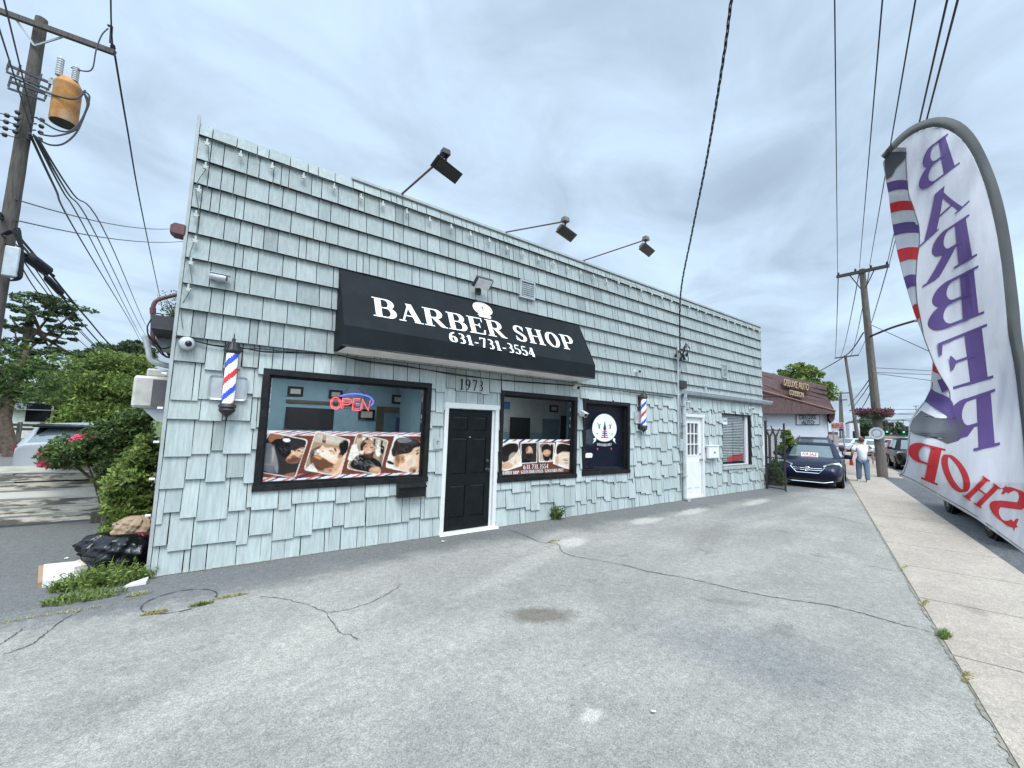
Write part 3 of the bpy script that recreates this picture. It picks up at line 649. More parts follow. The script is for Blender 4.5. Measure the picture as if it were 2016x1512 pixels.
p.p([(945,510),(1000,480),(1045,500),(1040,590),(1000,640),(945,690),(920,670),(960,600),(935,560)],'black'); p.el(845,605,16,6,'hair',30); p.el(898,585,20,6,'hair',50); p.el(690,605,30,20,'white',-20); p.p([(570,800),(650,730),(700,830),(860,870),(600,825)],'cream')
card([(1130,410),(1485,485),(1385,870),(1020,800)],'tan')
p.p([(1140,430),(1460,495),(1440,600),(1130,540)],'beige'); p.el(1165,440,28,25,'skinb')
for i in range(6): p.p([(1200+i*40,445+i*8),(1222+i*40,450+i*8),(1216+i*40,530+i*9),(1196+i*40,520+i*9)],'dk' if i%2 else 'cream')
p.p([(1030,700),(1080,540),(1130,520),(1160,640),(1100,720)],'cream'); p.el(1250,560,78,88,'hair'); p.el(1265,590,62,72,'skin'); p.p([(1200,490),(1290,475),(1335,560),(1320,620),(1290,540),(1230,510)],'skin')
p.p([(1205,600),(1240,640),(1290,625),(1330,600),(1310,680),(1250,700),(1210,660)],'hair'); p.el(1275,612,20,6,'white',5); p.el(1255,560,12,5,'hair'); p.el(1300,565,12,5,'hair'); p.p([(1140,620),(1215,590),(1205,640)],'cream')
p.p([(1035,780),(1120,660),(1190,640),(1290,660),(1420,740),(1395,850),(1200,830)],'black')
for i in range(5): p.p([(1100+i*40,740-i*10),(1330+i*10,760+i*8),(1330+i*10,765+i*8),(1100+i*40,750-i*10)],'grey')
p.p([(1260,800),(1400,770),(1385,850),(1280,850)],'skin'); p.el(1370,610,30,60,'cream'); p.p([(1400,540),(1440,550),(1430,640),(1390,630)],'black')
card([(1555,420),(1900,520),(1780,860),(1445,785)],'cream')
p.p([(1530,560),(1560,470),(1640,450),(1840,490),(1840,560),(1760,570),(1730,640),(1600,640),(1540,680),(1510,620)],'hair')
p.p([(1600,640),(1730,630),(1760,570),(1840,555),(1840,800),(1790,860),(1700,840),(1560,790),(1545,690)],'skin2'); p.p([(1545,660),(1610,650),(1600,790),(1555,780)],'skin'); p.el(1640,690,28,45,'skin',-8); p.el(1645,690,14,28,'skinb',-8)
p.p([(1570,470),(1700,460),(1760,500),(1600,520)],'grey'); p.el(1800,640,14,5,'hair',-30); p.p([(1740,820),(1790,800),(1770,850)],'hair'); p.p([(1470,700),(1540,730),(1550,760),(1465,740)],'black')
# soft modelling on the faces: light side, shade side, beard and hair texture
for (cx,cy,rx,ry,c,rot,al) in ((470,640,60,30,'skin2',-15,.6),(440,705,80,22,'hair',-8,.55),(330,600,70,50,'black',0,.5),(520,590,30,20,'cream',0,.5),(180,700,60,120,'grey',8,.35),(210,640,14,110,'cream',6,.25),(540,700,50,60,'hairb',0,.4),
 (800,640,90,50,'cream',15,.6),(900,680,60,40,'cream',0,.4),(700,760,80,40,'hair',30,.45),(760,790,70,22,'hairb',20,.6),(860,820,70,30,'skin',0,.5),(985,560,40,60,'black',20,.5),(950,640,14,50,'dk',30,.6),(840,470,150,30,'cream',12,.35),
 (1255,600,50,50,'skin2',0,.5),(1260,660,45,22,'hair',0,.7),(1230,560,12,7,'black',0,.8),(1290,565,12,7,'black',0,.8),(1200,760,90,40,'black',-10,.6),(1340,800,60,24,'skin2',10,.5),(1100,600,30,70,'white',0,.4),(1400,700,20,60,'black',0,.4),(1180,520,40,12,'skinb',-30,.6),
 (1720,720,70,70,'cream',0,.5),(1640,600,120,30,'hair',-8,.6),(1600,690,40,60,'hairb',0,.35),(1560,720,30,70,'skinb',0,.3),(1700,500,100,26,'smoke',6,.35),(1760,800,50,30,'skinb',-20,.3)):
    p.el(cx,cy,rx,ry,c,rot,soft=7,al=al)
for (pts_,c_,al_) in (([(625,705),(680,700),(760,745),(830,770),(900,775),(860,800),(760,790),(680,760)],'hairb',.8),([(735,560),(752,540),(775,548),(780,585),(760,600)],'skin2',1),([(742,600),(770,606),(776,618),(745,616)],'hairb',.7),
  ([(822,598),(868,606),(866,614),(824,606)],'black',.9),([(876,570),(892,566),(914,604),(902,616)],'black',.95),([(690,612),(724,640),(712,652),(684,626)],'card' if False else 'skinb',.9),([(800,800),(850,785),(880,815),(850,850),(812,840)],'skin',.9),([(818,812),(848,802),(862,822),(838,836)],'skinb',.9),
  ([(930,640),(985,650),(960,760),(900,830),(870,800),(920,720)],'skin',.6),([(620,600),(690,560),(700,600),(650,660),(610,690)],'black',.6),
  ([(425,640),(470,660),(500,690),(440,700),(400,690)],'hair',.7),([(478,594),(520,602),(516,610),(480,604)],'black',.9),([(505,565),(545,572),(540,582),(505,574)],'hair',.8),([(405,600),(428,592),(440,625),(418,640)],'skin2',1),
  ([(1604,650),(1650,640),(1668,690),(1655,735),(1625,742),(1606,700)],'skin',1),([(1618,668),(1646,662),(1652,700),(1640,722),(1624,700)],'skinb',.9),([(1560,640),(1612,640),(1606,740),(1570,720)],'hairb',.55),([(1786,632),(1818,612),(1822,622),(1792,644)],'black',.95),([(1780,604),(1825,584),(1826,596),(1784,616)],'hair',.95),([(1700,800),(1790,780),(1780,850),(1720,850)],'hairb',.5),([(1660,560),(1760,540),(1740,600),(1640,640)],'hair',.8),([(1690,700),(1760,690),(1740,770),(1680,780)],'skin',.35)):
    p.p(pts_,c_,2,al_)
rn=random.Random(2)
for _ in range(420):
    z_=rn.choice(((330,560,90,60,'black','smoke'),(420,715,80,25,'hair','skinb'),(720,740,110,50,'hairb','wood'),(1200,740,90,60,'black','grey'),(1255,650,50,25,'hair','hairb'),(1650,560,110,70,'black','smoke'),(1360,540,90,60,'dk','cream'),(1110,640,50,90,'cream','tan')))
    x_=z_[0]+rn.gauss(0,.5)*z_[2]; y_=z_[1]+rn.gauss(0,.5)*z_[3]; a_=rn.uniform(-.6,.6)+.4; l_=rn.uniform(14,40); w_=rn.uniform(2,5); dx,dy=math.cos(a_)*l_,math.sin(a_)*l_
    p.p([(x_,y_),(x_+dx,y_+dy),(x_+dx-w_,y_+dy+w_),(x_-w_,y_+w_)],z_[4] if rn.random()<.5 else z_[5],1,.55)
p.build('banner',wins[0],Yp(500+900/5.6,780+388/5.6,GY-.004).z)
# ---- banner on window 2
x0,x1,z0,z1=W2[0]+.105,W2[1]-.105,W2[2]+.105,W2[3]-.105
tr=lambda a,b:(840+a/3.781,700+b/3.781)
p=Print(GY-.004,tr,(x0,x1,z0,z1),(530,610,1095,920),1.7); p.inv=lambda u,v:((u-840)*3.781,(v-700)*3.781)
p.p([(540,625),(1085,622),(1085,900),(540,915)],'wood'); p.p([(540,625),(1085,620),(1085,636),(540,655)],'white')
for i in range(9): p.p([(560+i*60,650-i*1),(582+i*60,650-i*1),(620+i*60,622),(598+i*60,622)],'rose' if i%2 else 'navy')
for i in range(8): p.p([(540,670+i*22),(1085,655+i*22),(1085,658+i*22),(540,674+i*22)],'wood2')
p.p([(545,660),(680,632),(712,820),(590,860),(545,850)],'white'); p.p([(550,668),(675,642),(703,812),(590,850),(550,840)],'cream')
p.p([(550,690),(600,655),(675,650),(690,690),(660,740),(600,790),(560,800)],'hair'); p.p([(560,805),(610,785),(665,735),(690,700),(700,800),(590,850),(552,845)],'skin2'); p.el(660,790,10,20,'skin')
p.p([(698,650),(825,643),(822,798),(700,806)],'white'); p.p([(704,656),(820,649),(817,792),(706,800)],'dk')
p.el(748,700,38,46,'hair'); p.p([(735,680),(780,675),(795,720),(770,760),(740,740)],'skin'); p.p([(740,722),(790,725),(785,765),(760,780),(735,750)],'hair'); p.p([(706,798),(720,765),(760,775),(780,797)],'black')
p.p([(832,650),(955,650),(945,790),(835,795)],'white'); p.p([(838,656),(948,656),(940,784),(840,788)],'beige')
p.p([(920,660),(945,660),(938,780),(915,770)],'black'); p.el(893,700,40,40,'hair'); p.p([(862,705),(925,700),(922,750),(900,775),(870,765)],'skin'); p.p([(862,730),(880,738),(915,733),(925,725),(918,775),(890,790),(868,770)],'hair'); p.el(895,748,12,4,'skinb'); p.el(880,716,7,3,'hair'); p.el(908,714,7,3,'hair')
p.p([(965,640),(1085,665),(1085,850),(1030,840),(940,805)],'white'); p.p([(970,652),(1085,675),(1085,838),(950,800)],'cream')
p.p([(965,680),(990,650),(1085,668),(1085,725),(1000,720),(965,745)],'hair'); p.p([(968,745),(1000,718),(1085,722),(1085,838),(955,798)],'skin2'); p.el(1035,780,22,5,'hair',8); p.p([(1010,770),(1060,765),(1060,771),(1012,777)],'hair')
for (cx,cy,rx,ry,c,rot,al) in ((610,700,60,40,'black',-30,.6),(650,770,40,50,'cream',0,.5),(600,820,40,25,'skin',0,.6),(760,705,22,30,'skin2',0,.5),(765,745,22,22,'black',0,.6),(735,690,22,36,'black',0,.6),(893,725,26,26,'skin2',0,.45),(893,768,24,16,'black',0,.7),(880,675,40,20,'black',0,.6),(1030,770,60,60,'cream',0,.45),(1030,690,60,26,'black',5,.6),(970,780,16,40,'skinb',0,.4),(1040,800,20,8,'skinb',0,.5)):
    p.el(cx,cy,rx,ry,c,rot,soft=6,al=al)
p.build('banner',wins[1],Yp(840+800/3.781,700+624/3.781,GY-.004).z)
mb=MB(); yb=GY-.018
c=Yp(840+815/3.781,700+825/3.781,yb); text_on(mb,'631.731.3554',lambda u,v,l:(c.x+u,yb-l,c.z-.045+v),.085,gap=.08,width=.62)
c=Yp(840+805/3.781,700+862/3.781,yb); text_on(mb,'BARBER SHOP / GENTS HAIR STYLES / GENTLEMEN ONLY',lambda u,v,l:(c.x+u,yb-l,c.z-.03+v),.058,gap=.06,width=1.5,bold=1.25)
mb.build('banner_lettering','white_letter',wins[1])
# ---- emblem on window 3
mb=MB(); mats=['white_letter','print_rose','print_navy','red','print_black']; y=GY-.004
c=Yp(1190.5,846,y)
def e3(pts,mi,k): mb.poly([(c.x+a,y-.0008*k,c.z+b) for a,b in pts],mi)
e3([(.40*math.cos(a),.33*math.sin(a)*(1 if math.sin(a)>0 else .85)+.02) for a in [2*PI*i/40 for i in range(40)]],0,1)
e3([(-.055,.0),(.055,.0),(0,.20)],2,2); e3([(-.02,-.0),(.02,0),(.02,-.16),(-.02,-.16)],2,2)
for i,(w_,cc) in enumerate(((.075,3),(.085,2),(.10,3),(.12,3))): e3([(-w_,-.02-i*.045),(w_,-.02-i*.045),(w_,-.045-i*.045),(-w_,-.045-i*.045)],cc,3)
for sx in (-1,1):
    e3([(sx*.22,.14),(sx*.245,.15),(sx*.17,.02),(sx*.15,.03)],2,2); e3([(sx*.14,.12),(sx*.16,.13),(sx*.21,.03),(sx*.19,.02)],4,3)
    e3([(sx*.27,-.16),(sx*.36,-.20),(sx*.34,-.24),(sx*.38,-.30),(sx*.28,-.24)],0,2); e3([(sx*.20,-.40),(sx*.25,-.40),(sx*.225,-.45)],1,1)
e3([(-.27,-.08),(-.22,-.08),(-.22,-.10),(-.27,-.10)],2,3); e3([(.22,-.08),(.27,-.08),(.27,-.10),(.22,-.10)],2,3)
e3([(-.59,-.60),(-.40,-.60),(-.38,-.56),(-.38,-.52),(-.42,-.5),(-.57,-.5),(-.61,-.54)],0,1)
mb2=mb; text_on(mb,'GENTLEMEN ONLY',lambda u,v,l:(c.x+u,y-l,c.z-.36+v*1+u*u*.35),.055,gap=.05,width=.48)
mb.build('emblem',mats,wins[2])
# dark blind board behind window 3
mat('blind_navy',(.012,.014,.03),.35); mb=MB(); mb.box(W3[0]+.1,W3[1]-.1,GY+.05,GY+.055,W3[2]+.1,W3[3]-.1); mb.build('blind','blind_navy',wins[2])
# ---- black door
dr=thing('door','black six panel entrance door in a white frame',None); del dr['label']; dr.parent=BL_
x0,x1,z0,z1=D1; mb=MB(); fw=.07
mb.box(x0,x0+fw,FY-.04,FY+.1,0,z1); mb.box(x1-fw,x1,FY-.04,FY+.1,0,z1); mb.box(x0-.005,x1+.005,FY-.045,FY+.1,z1-.085,z1+.001); mb.box(x0+fw,x1-fw,FY-.03,FY+.1,0.0,.03)
mb.build('door_frame','white_paint',dr)
def panel_door(x0,x1,z0,z1,y,m,panels,parent,bev=.03):
    mb=MB(); mb.box(x0,x1,y+.012,y+.05,z0,z1)
    xs=sorted({x0,x1,*[p_[0] for p_ in panels],*[p_[1] for p_ in panels]}); zs=sorted({z0,z1,*[p_[2] for p_ in panels],*[p_[3] for p_ in panels]})
    for i in range(len(xs)-1):
        for j in range(len(zs)-1):
            cx,cz=(xs[i]+xs[i+1])/2,(zs[j]+zs[j+1])/2
            if any(p_[0]<cx<p_[1] and p_[2]<cz<p_[3] for p_ in panels): continue
            mb.box(xs[i],xs[i+1],y,y+.0115,zs[j],zs[j+1])
    for p_ in panels:
        a,b,c_,d=p_; mb.rings([[(a+.004,y+.0118,c_+.004),(b-.004,y+.0118,c_+.004),(b-.004,y+.0118,d-.004),(a+.004,y+.0118,d-.004)],[(a+bev,y+.002,c_+bev),(b-bev,y+.002,c_+bev),(b-bev,y+.002,d-bev),(a+bev,y+.002,d-bev)]],0)
    return mb.build('door_leaf',m,parent)
a0,a1=x0+fw+.005,x1-fw-.05; c0,c1=.035,z1-.095; w_=a1-a0; pw=w_*.33; xa=a0+w_*.12; xb=a1-w_*.12-pw
pan=[]
for X in (xa,xb):
    pan+= [(X,X+pw,c0+.20,c0+.72),(X,X+pw,c0+.90,c0+1.50),(X,X+pw,c0+1.62,c0+1.86)]
leaf=panel_door(a0,a1,c0,c1,FY+.01,'black_door',pan,dr)
mat('edge_strip',(.30,.25,.20),.7); mb=MB(); mb.box(a1+.004,a1+.045,FY+.0,FY+.09,.035,z1-.095); mb.build('door_stop','white_paint',dr)
mb=MB(); mb.ball((a1-.07,FY-.045,.99),.032,n=12); mb.lathe((a1-.07,FY-.0,.99),[(.035,.008),(.035,.0),(.012,-.012),(.012,-.04)],12,axis='y'); mb.build('door_knob','dark_metal',dr)
mb=MB(); mb.lathe((a1-.07,FY+.0,1.14),[(.03,.008),(.03,-.012),(.02,-.018)],12,axis='y'); mb.build('deadbolt','dark_metal',dr)
mb=MB(); mb.lathe(((a0+a1)/2,FY+.0,1.55),[(.008,.008),(.008,-.004)],8,axis='y'); mb.build('peephole','white_plastic',dr)
# ---- white door 2 with nine panes
d2=thing('door','white glazed side door with nine small panes',None); d2.parent=BL_
x0,x1,z0,z1=D2; mb=MB(); mb.box(x0+.03,x0+.1,FY-.04,FY+.1,0,z1); mb.box(x1-.08,x1,FY-.04,FY+.1,0,z1); mb.box(x0+.03,x1+.02,FY-.05,FY+.1,z1-.08,z1); mb.box(x0+.1,x1-.08,FY-.03,FY+.1,0,.05)
mb.build('door_frame','white_paint',d2)
a0,a1,c0,c1=x0+.105,x1-.085,.055,z1-.085; y=FY+.02
lx0,lx1,lz0,lz1=a0+.14,a1-.14,c0+1.08,c1-.16
mb=MB()
for q in clip([(a0,a1,c0,c1)],(lx0,lx1,lz0,lz1)): mb.box(q[0],q[1],y,y+.045,q[2],q[3])
mb.box(lx0-.03,lx1+.03,y-.008,y-.001,lz1,lz1+.03); mb.box(lx0-.03,lx1+.03,y-.008,y-.001,lz0-.03,lz0)
mb.box(lx0-.03,lx0,y-.008,y-.001,lz0,lz1); mb.box(lx1,lx1+.03,y-.008,y-.001,lz0,lz1)
for X in ((a0+.1,(a0+a1)/2-.04),((a0+a1)/2+.04,a1-.1)): mb.rings([[(X[0],y-.001,.25),(X[1],y-.001,.25),(X[1],y-.001,1.0),(X[0],y-.001,1.0)],[(X[0]+.03,y-.009,.28),(X[1]-.03,y-.009,.28),(X[1]-.03,y-.009,.97),(X[0]+.03,y-.009,.97)]])
mb.build('door_leaf','white_door',d2)
mb=MB()
for i in (1,2): X=lerp(lx0,lx1,i/3); mb.box(X-.014,X+.014,y,y+.03,lz0,lz1)
for i in (1,2): Z=lerp(lz0,lz1,i/3); mb.box(lx0,lx1,y+.002,y+.028,Z-.014,Z+.014)
mb.build('glazing_bars','white_door',d2)
mb=MB(); mb.box(lx0,lx1,y+.031,y+.036,lz0,lz1); mb.build('pane','window_glass',d2)
mat('curtain',(.10,.09,.08),.9,var=.4,stretch=(20,1,1)); mb=MB(); mb.box(lx0,lx1,y+.06,y+.062,lz0,lz1); mb.build('curtain','curtain',d2)
mb=MB(); mb.lathe((a1-.06,y,1.0),[(.03,0),(.03,-.012),(.012,-.02),(.012,-.04),(.03,-.05),(.03,-.075),(.015,-.08)],12,axis='y'); mb.build('door_knob','grey_metal',d2); mb=MB(); mb.lathe((a1-.06,y,1.15),[(.028,0),(.028,-.016)],12,axis='y'); mb.build('deadbolt','grey_metal',d2)
# ---- window 4 (tan reflection, blinds, red card)
w4=thing('window','recessed window with half open slatted blind and pale sill',None); w4.parent=BL_
x0,x1,z0,z1=W4; mb=MB(); mb.box(x0,x0+.04,FY-.02,FY+.12,z0,z1); mb.box(x1-.10,x1,FY-.02,FY+.12,z0,z1); mb.box(x0+.04,x1-.1,FY-.02,FY+.12,z1-.04,z1); mb.build('frame','black_frame',w4)
mb=MB(); mb.box(x0-.02,x1+.12,FY-.07,FY+.12,z0-.09,z0); mb.build('sill','trim_pale',w4)
mb=MB(); mb.box(x1-.24,x1-.1,FY+.04,FY+.1,z0,z1-.04); mb.box(x0+.04,x1-.24,FY+.06,FY+.1,z0,z0+.04); mb.build('sash','white_paint',w4)
mb=MB(); mb.box(x0+.04,x1-.24,FY+.085,FY+.09,z0+.04,z1-.04); mb.build('pane','window_glass',w4)
mat('blind_slat',(.55,.55,.52),.6); mat('card_red',(.55,.05,.05),.5); mb=MB(); z=z0+.12
while z<z1-.08: mb.hexa([(x0+.06,FY+.10,z),(x1-.26,FY+.10,z),(x1-.26,FY+.112,z+.024),(x0+.06,FY+.112,z+.024),(x0+.06,FY+.098,z+.002),(x1-.26,FY+.098,z+.002),(x1-.26,FY+.110,z+.026),(x0+.06,FY+.110,z+.026)]); z+=.048
mb.build('blind','blind_slat',w4)
mb=MB(); mb.hexa([(x0+.5,FY+.095,z0+.10),(x1-.35,FY+.095,z0+.14),(x1-.35,FY+.1,z0+.14),(x0+.5,FY+.1,z0+.10),(x0+.55,FY+.095,z0+.26),(x1-.32,FY+.095,z0+.34),(x1-.32,FY+.1,z0+.34),(x0+.55,FY+.1,z0+.26)]); mb.build('red_card','card_red',w4)
mb=MB(); c=Yp(1427,829,FY+.07); 
mb.box(c.x-.14,c.x+.16,FY+.078,FY+.082,c.z-.1,c.z+.1); mb.build('number_sticker','white_letter',w4)
mat('ink',(.02,.02,.03),.6); sans('sticker_number','1969',.11,(c.x+.01,FY+.076,c.z),(1,0,0),(0,0,1),'ink',w4,.001)
# ---- address numbers
mb=MB(); c=Yp(929,759,FY-.035); y=FY-.034
text_on(mb,'1973',lambda u,v,l:(c.x+u,y-.006-l,c.z-.085+v),.185,gap=.10,width=.50,bold=.75,layer=.002,each=('house_number_digit','black_frame',BL_))
mb=MB(); c=Yp(1368,816,FY-.035); text_on(mb,'1969',lambda u,v,l:(c.x+u,y-.006-l,c.z-.08+v),.17,gap=.10,width=.62,bold=.75,layer=.002,each=('house_number_digit','trim_pale',BL_))
# ---- vents, plaque
def vent(x0,x1,z0,z1,label):
    v=thing('vent',label,None); v.parent=BL_
    mb=MB(); y=FY-.09; t=.025
    mb.box(x0,x0+t,y,FY-.02,z0,z1); mb.box(x1-t,x1,y,FY-.02,z0,z1); mb.box(x0+t,x1-t,y,FY-.02,z1-t,z1); mb.box(x0+t,x1-t,y,FY-.02,z0,z0+t); mb.build('vent_frame','galv',v)
    mb=MB(); mb.box(x0+t,x1-t,FY-.026,FY-.022,z0+t,z1-t); mb.build('vent_backing','lens_dark',v)
    mb=MB(); z=z0+t+.01
    while z<z1-t-.015: mb.hexa([(x0+t,y+.002,z),(x1-t,y+.002,z),(x1-t,y+.014,z+.016),(x0+t,y+.014,z+.016),(x0+t,y+.002,z+.004),(x1-t,y+.002,z+.004),(x1-t,y+.014,z+.02),(x0+t,y+.014,z+.02)]); z+=.038
    mb.build('vent_slats','galv',v)
vent(4.56,4.92,4.17,4.51,'square louvred vent above the awning'); vent(12.06,12.36,3.35,3.75,'small louvred vent above the white door')
mb=MB(); c=Yp(1287,715,FY-.03); 
mb.prism([(c.x+.20*math.cos(a)*(1.1 if abs(math.cos(a))>.7 else 1),FY-.028,c.z+.13*math.sin(a)) for a in [2*PI*i/24 for i in range(24)]],(0,-.02,0)); mb.prism([(c.x+.15*math.cos(a),FY-.049,c.z+.085*math.sin(a)) for a in [2*PI*i/24 for i in range(24)]],(0,-.008,0)); mb.build('oval_plaque','shingle',BL_)
# ---- gutter over second shopfront, downpipe
mb=MB(); gx0,gx1=9.93,15.18; z=2.72
prof=[(0,.0),(-.10,.0),(-.13,.05),(-.13,.075),(-.15,.085),(-.15,.11),(0,.11)]
mb.rings([[(X,FY-.035+a,z+b) for a,b in prof] for X in (gx0,gx1)]); mb.build('gutter','galv',BL_)
mb=MB(); pts=smooth_pts([(10.03,FY-.12,2.73),(10.03,FY-.11,2.62),(10.03,FY-.085,2.5),(10.03,FY-.085,1.2),(10.03,FY-.085,.14),(10.01,FY-.16,.05),(9.98,FY-.24,.035)],4); mb.tube(pts,.048,8); mb.build('downpipe','galv',BL_)
for zz in (.6,1.9,2.4): mb=MB(); mb.box(9.965,10.095,FY-.137,FY-.03,zz,zz+.03); mb.build('downpipe_strap','galv',BL_)
# concrete footing strip
mb=MB(); 
for a,b in ((XL,D1[0]),(D1[1],10.1),(D2[1],XR)): mb.box(a,b,FY-.012,FY+.0,-.03,.02)
mb.build('footing','concrete',BL_)
mb=MB(); mb.hexa([(D1[0]-.02,FY-.14,-.02),(D1[1]+.02,FY-.14,-.02),(D1[1]+.02,FY+.0,-.02),(D1[0]-.02,FY+.0,-.02),(D1[0]-.02,FY-.10,.028),(D1[1]+.02,FY-.10,.028),(D1[1]+.02,FY+.0,.03),(D1[0]-.02,FY+.0,.03)]); mb.build('doorstep','white_paint',BL_)
# ================================================================== INTERIOR
mat('room_blue',(.27,.43,.50),.8,var=.06); mat('room_dark',(.03,.03,.035),.8); mat('wood_trim',(.10,.09,.065),.6,var=.2); mat('tile_white',(.60,.60,.58),.5); mat('lino',(.12,.11,.10),.4)
mb=MB(); RY=10.0
mb.box(XL+.16,9.6,RY,RY+.1,0,2.75); mb.build('room_wall','room_blue',BL_)
mb=MB(); mb.box(9.6,9.7,FY+.17,RY,0,2.75); mb.box(4.0-.1,4.0,FY+1.6,RY,0,2.75); mb.build('room_wall','room_blue',BL_)
mb=MB(); mb.box(XL+.16,9.6,FY+.17,RY,-.012,.02); mb.build('room_floor','lino',BL_)
mb=MB(); mb.box(XL+.16,9.6,FY+.17,RY,2.65,2.74); mb.build('room_ceiling','tile_white',BL_)
mb=MB(); mb.box(9.7,XR-.2,9.0,9.1,0,2.75); mb.box(9.7,XR-.2,FY+.17,9,-.01,.02); mb.build('room_wall','room_dark',BL_)
def on(px,py,y=RY-.005): return Yp(px,py,y)
mb=MB()     # panelled trim, doorway and dark mirror recess on the back wall
def bw(pxa,pya,pxb,pyb,mi,y=RY-.01):
    a,b=on(pxa,pya,y),on(pxb,pyb,y); x0,x1=sorted((a.x,b.x)); z0,z1=sorted((a.z,b.z)); mb.box(x0,x1,y-.02,y,z0,z1,mi); return x0,x1,z0,z1
bw(563,786,700,800,0); bw(563,801,655,845,1,RY-.014); bw(742,800,830,850,0); bw(757,813,808,850,2,RY-.03); bw(780,822,806,850,3,RY-.052)
bw(1004,821,1042,864,1,RY-.014); bw(1068,824,1100,866,2,RY-.014); bw(1104,818,1120,868,1,RY-.014)
mat('deep_blue',(.02,.05,.16),.5); mat('teal',(.10,.22,.27),.5); mb.build('wall_panelling',['wood_trim','room_dark','teal','deep_blue'],BL_)
mat('certificate',(.55,.58,.52),.5,dirt=.3,dcol=(.25,.35,.28),ds=14)
mat('room_pale',(.55,.58,.56),.7,var=.08); mat('poster_blue',(.05,.22,.42),.5)
mb=MB(); mb.box(4.05,9.55,RY-.012,RY-.004,1.55,2.62,0)
a_,b_=on(986,790,RY-.05),on(1004,806,RY-.05); mb.box(a_.x,b_.x,RY-.05,RY-.03,b_.z,a_.z,1)
mb.build('pale_wall_panel',['room_pale','poster_blue'],BL_)
def picture(pa,pb,label,y=RY-.02):
    a,b=on(*pa,y),on(*pb,y); x0,x1=sorted((a.x,b.x)); z0,z1=sorted((a.z,b.z)); g=thing('wall_picture',label,'picture',((x0+x1)/2,y,z0),0,'framed pictures on the back wall of the shop'); w_=.05
    mb=MB(); mb.box(x0,x0+w_,y-.04,y,z0,z1); mb.box(x1-w_,x1,y-.04,y,z0,z1); mb.box(x0+w_,x1-w_,y-.04,y,z1-w_,z1); mb.box(x0+w_,x1-w_,y-.04,y,z0,z0+w_); mb.build('picture_frame','black_frame',g)
    mb=MB(); mb.box(x0+w_,x1-w_,y-.02,y,z0+w_,z1-w_); mb.build('print','certificate',g)
picture((567,760),(596,781),'black framed certificate high on the wall, leftmost behind the large window')
picture((648,767),(673,786),'black framed certificate directly behind the neon letters')
picture((772,777),(794,796),'smallest black framed picture, right of the neon sign')
picture((706,805),(736,827),'black framed picture hanging lower, under the end of the neon sign')
picture((1082,797),(1097,812),'small framed picture seen through the square window right of the black door')
mat('tube_light',(.9,.95,1),.5,emit=14)
for i,(x,y) in enumerate(((1.6,7.4),(1.6,8.9),(5.6,7.4),(5.6,8.9))):
    lab=('ceiling tube light nearest the large shop window','ceiling tube light deeper inside behind the large shop window','ceiling tube light just inside the square window','ceiling tube light deeper inside behind the square window')[i]
    g=thing('ceiling_light',lab,'ceiling light',(x,y,2.6),0,'tube lights on the shop ceiling')
    mb=MB(); mb.box(x-1.25,x+1.25,y-.09,y+.09,2.62,2.648); mb.build('light_housing','white_plastic',g)
    mb=MB(); mb.box(x-1.2,x+1.2,y-.06,y+.06,2.60,2.619); mb.build('diffuser','tube_light',g)
mat('vinyl_black',(.015,.015,.015),.3)
# neon sign
mat('neon_red',(1,.10,.11),.4,emit=1.5); mat('neon_blue',(.10,.13,1),.4,emit=1.5)
g=thing('neon_sign','red neon sign reading OPEN with a blue arc, lit inside the large window','neon sign',tuple(Yp(692,820,GY+.06)))
def npx(a,b,y=GY+.05): return Yp(480+a/3.781,700+b/3.781,y)
mb=MB(); r_=.0055
for dx in (0,):
    mb.tube([npx(683+38*math.cos(a),355+45*math.sin(a)) for a in [2*PI*i/20 for i in range(21)]],r_,5)
    mb.tube([npx(683+27*math.cos(a),355+33*math.sin(a)) for a in [2*PI*i/20 for i in range(21)]],r_*.45,5)
    mb.tube([npx(727,398),npx(738,318),npx(778,320),npx(800,332),npx(800,352),npx(778,366),npx(735,364)],r_,5)
    mb.tube([npx(738,398),npx(748,328),npx(775,330),npx(788,340),npx(785,350),npx(748,352)],r_*.45,5)
    mb.tube([npx(865,322),npx(818,320),npx(806,405),npx(862,408)],r_,5); mb.tube([npx(866,332),npx(828,330),npx(824,356),npx(860,358)],r_*.45,5); mb.tube([npx(860,368),npx(822,366),npx(817,395),npx(862,398)],r_*.45,5)
    mb.tube([npx(868,408),npx(884,325),npx(925,410),npx(942,332)],r_,5); mb.tube([npx(878,405),npx(888,345),npx(932,412),npx(936,412)],r_*.45,5)
mb.build('neon_letters','neon_red',g)
mb=MB(); mb.tube(smooth_pts([npx(*q) for q in ((715,302),(760,290),(820,284),(880,290),(930,305),(958,330),(960,352),(945,372))],5),.009,5); mb.build('neon_arc','neon_blue',g)
mb=MB(); mb.tube([npx(732,290),npx(780,236)],.003,4); mb.tube([npx(915,300),npx(850,240)],.003,4); mb.tube([npx(700,392,GY+.07),npx(945,404,GY+.07)],.004,4); mb.build('hanging_wire','cable',g)
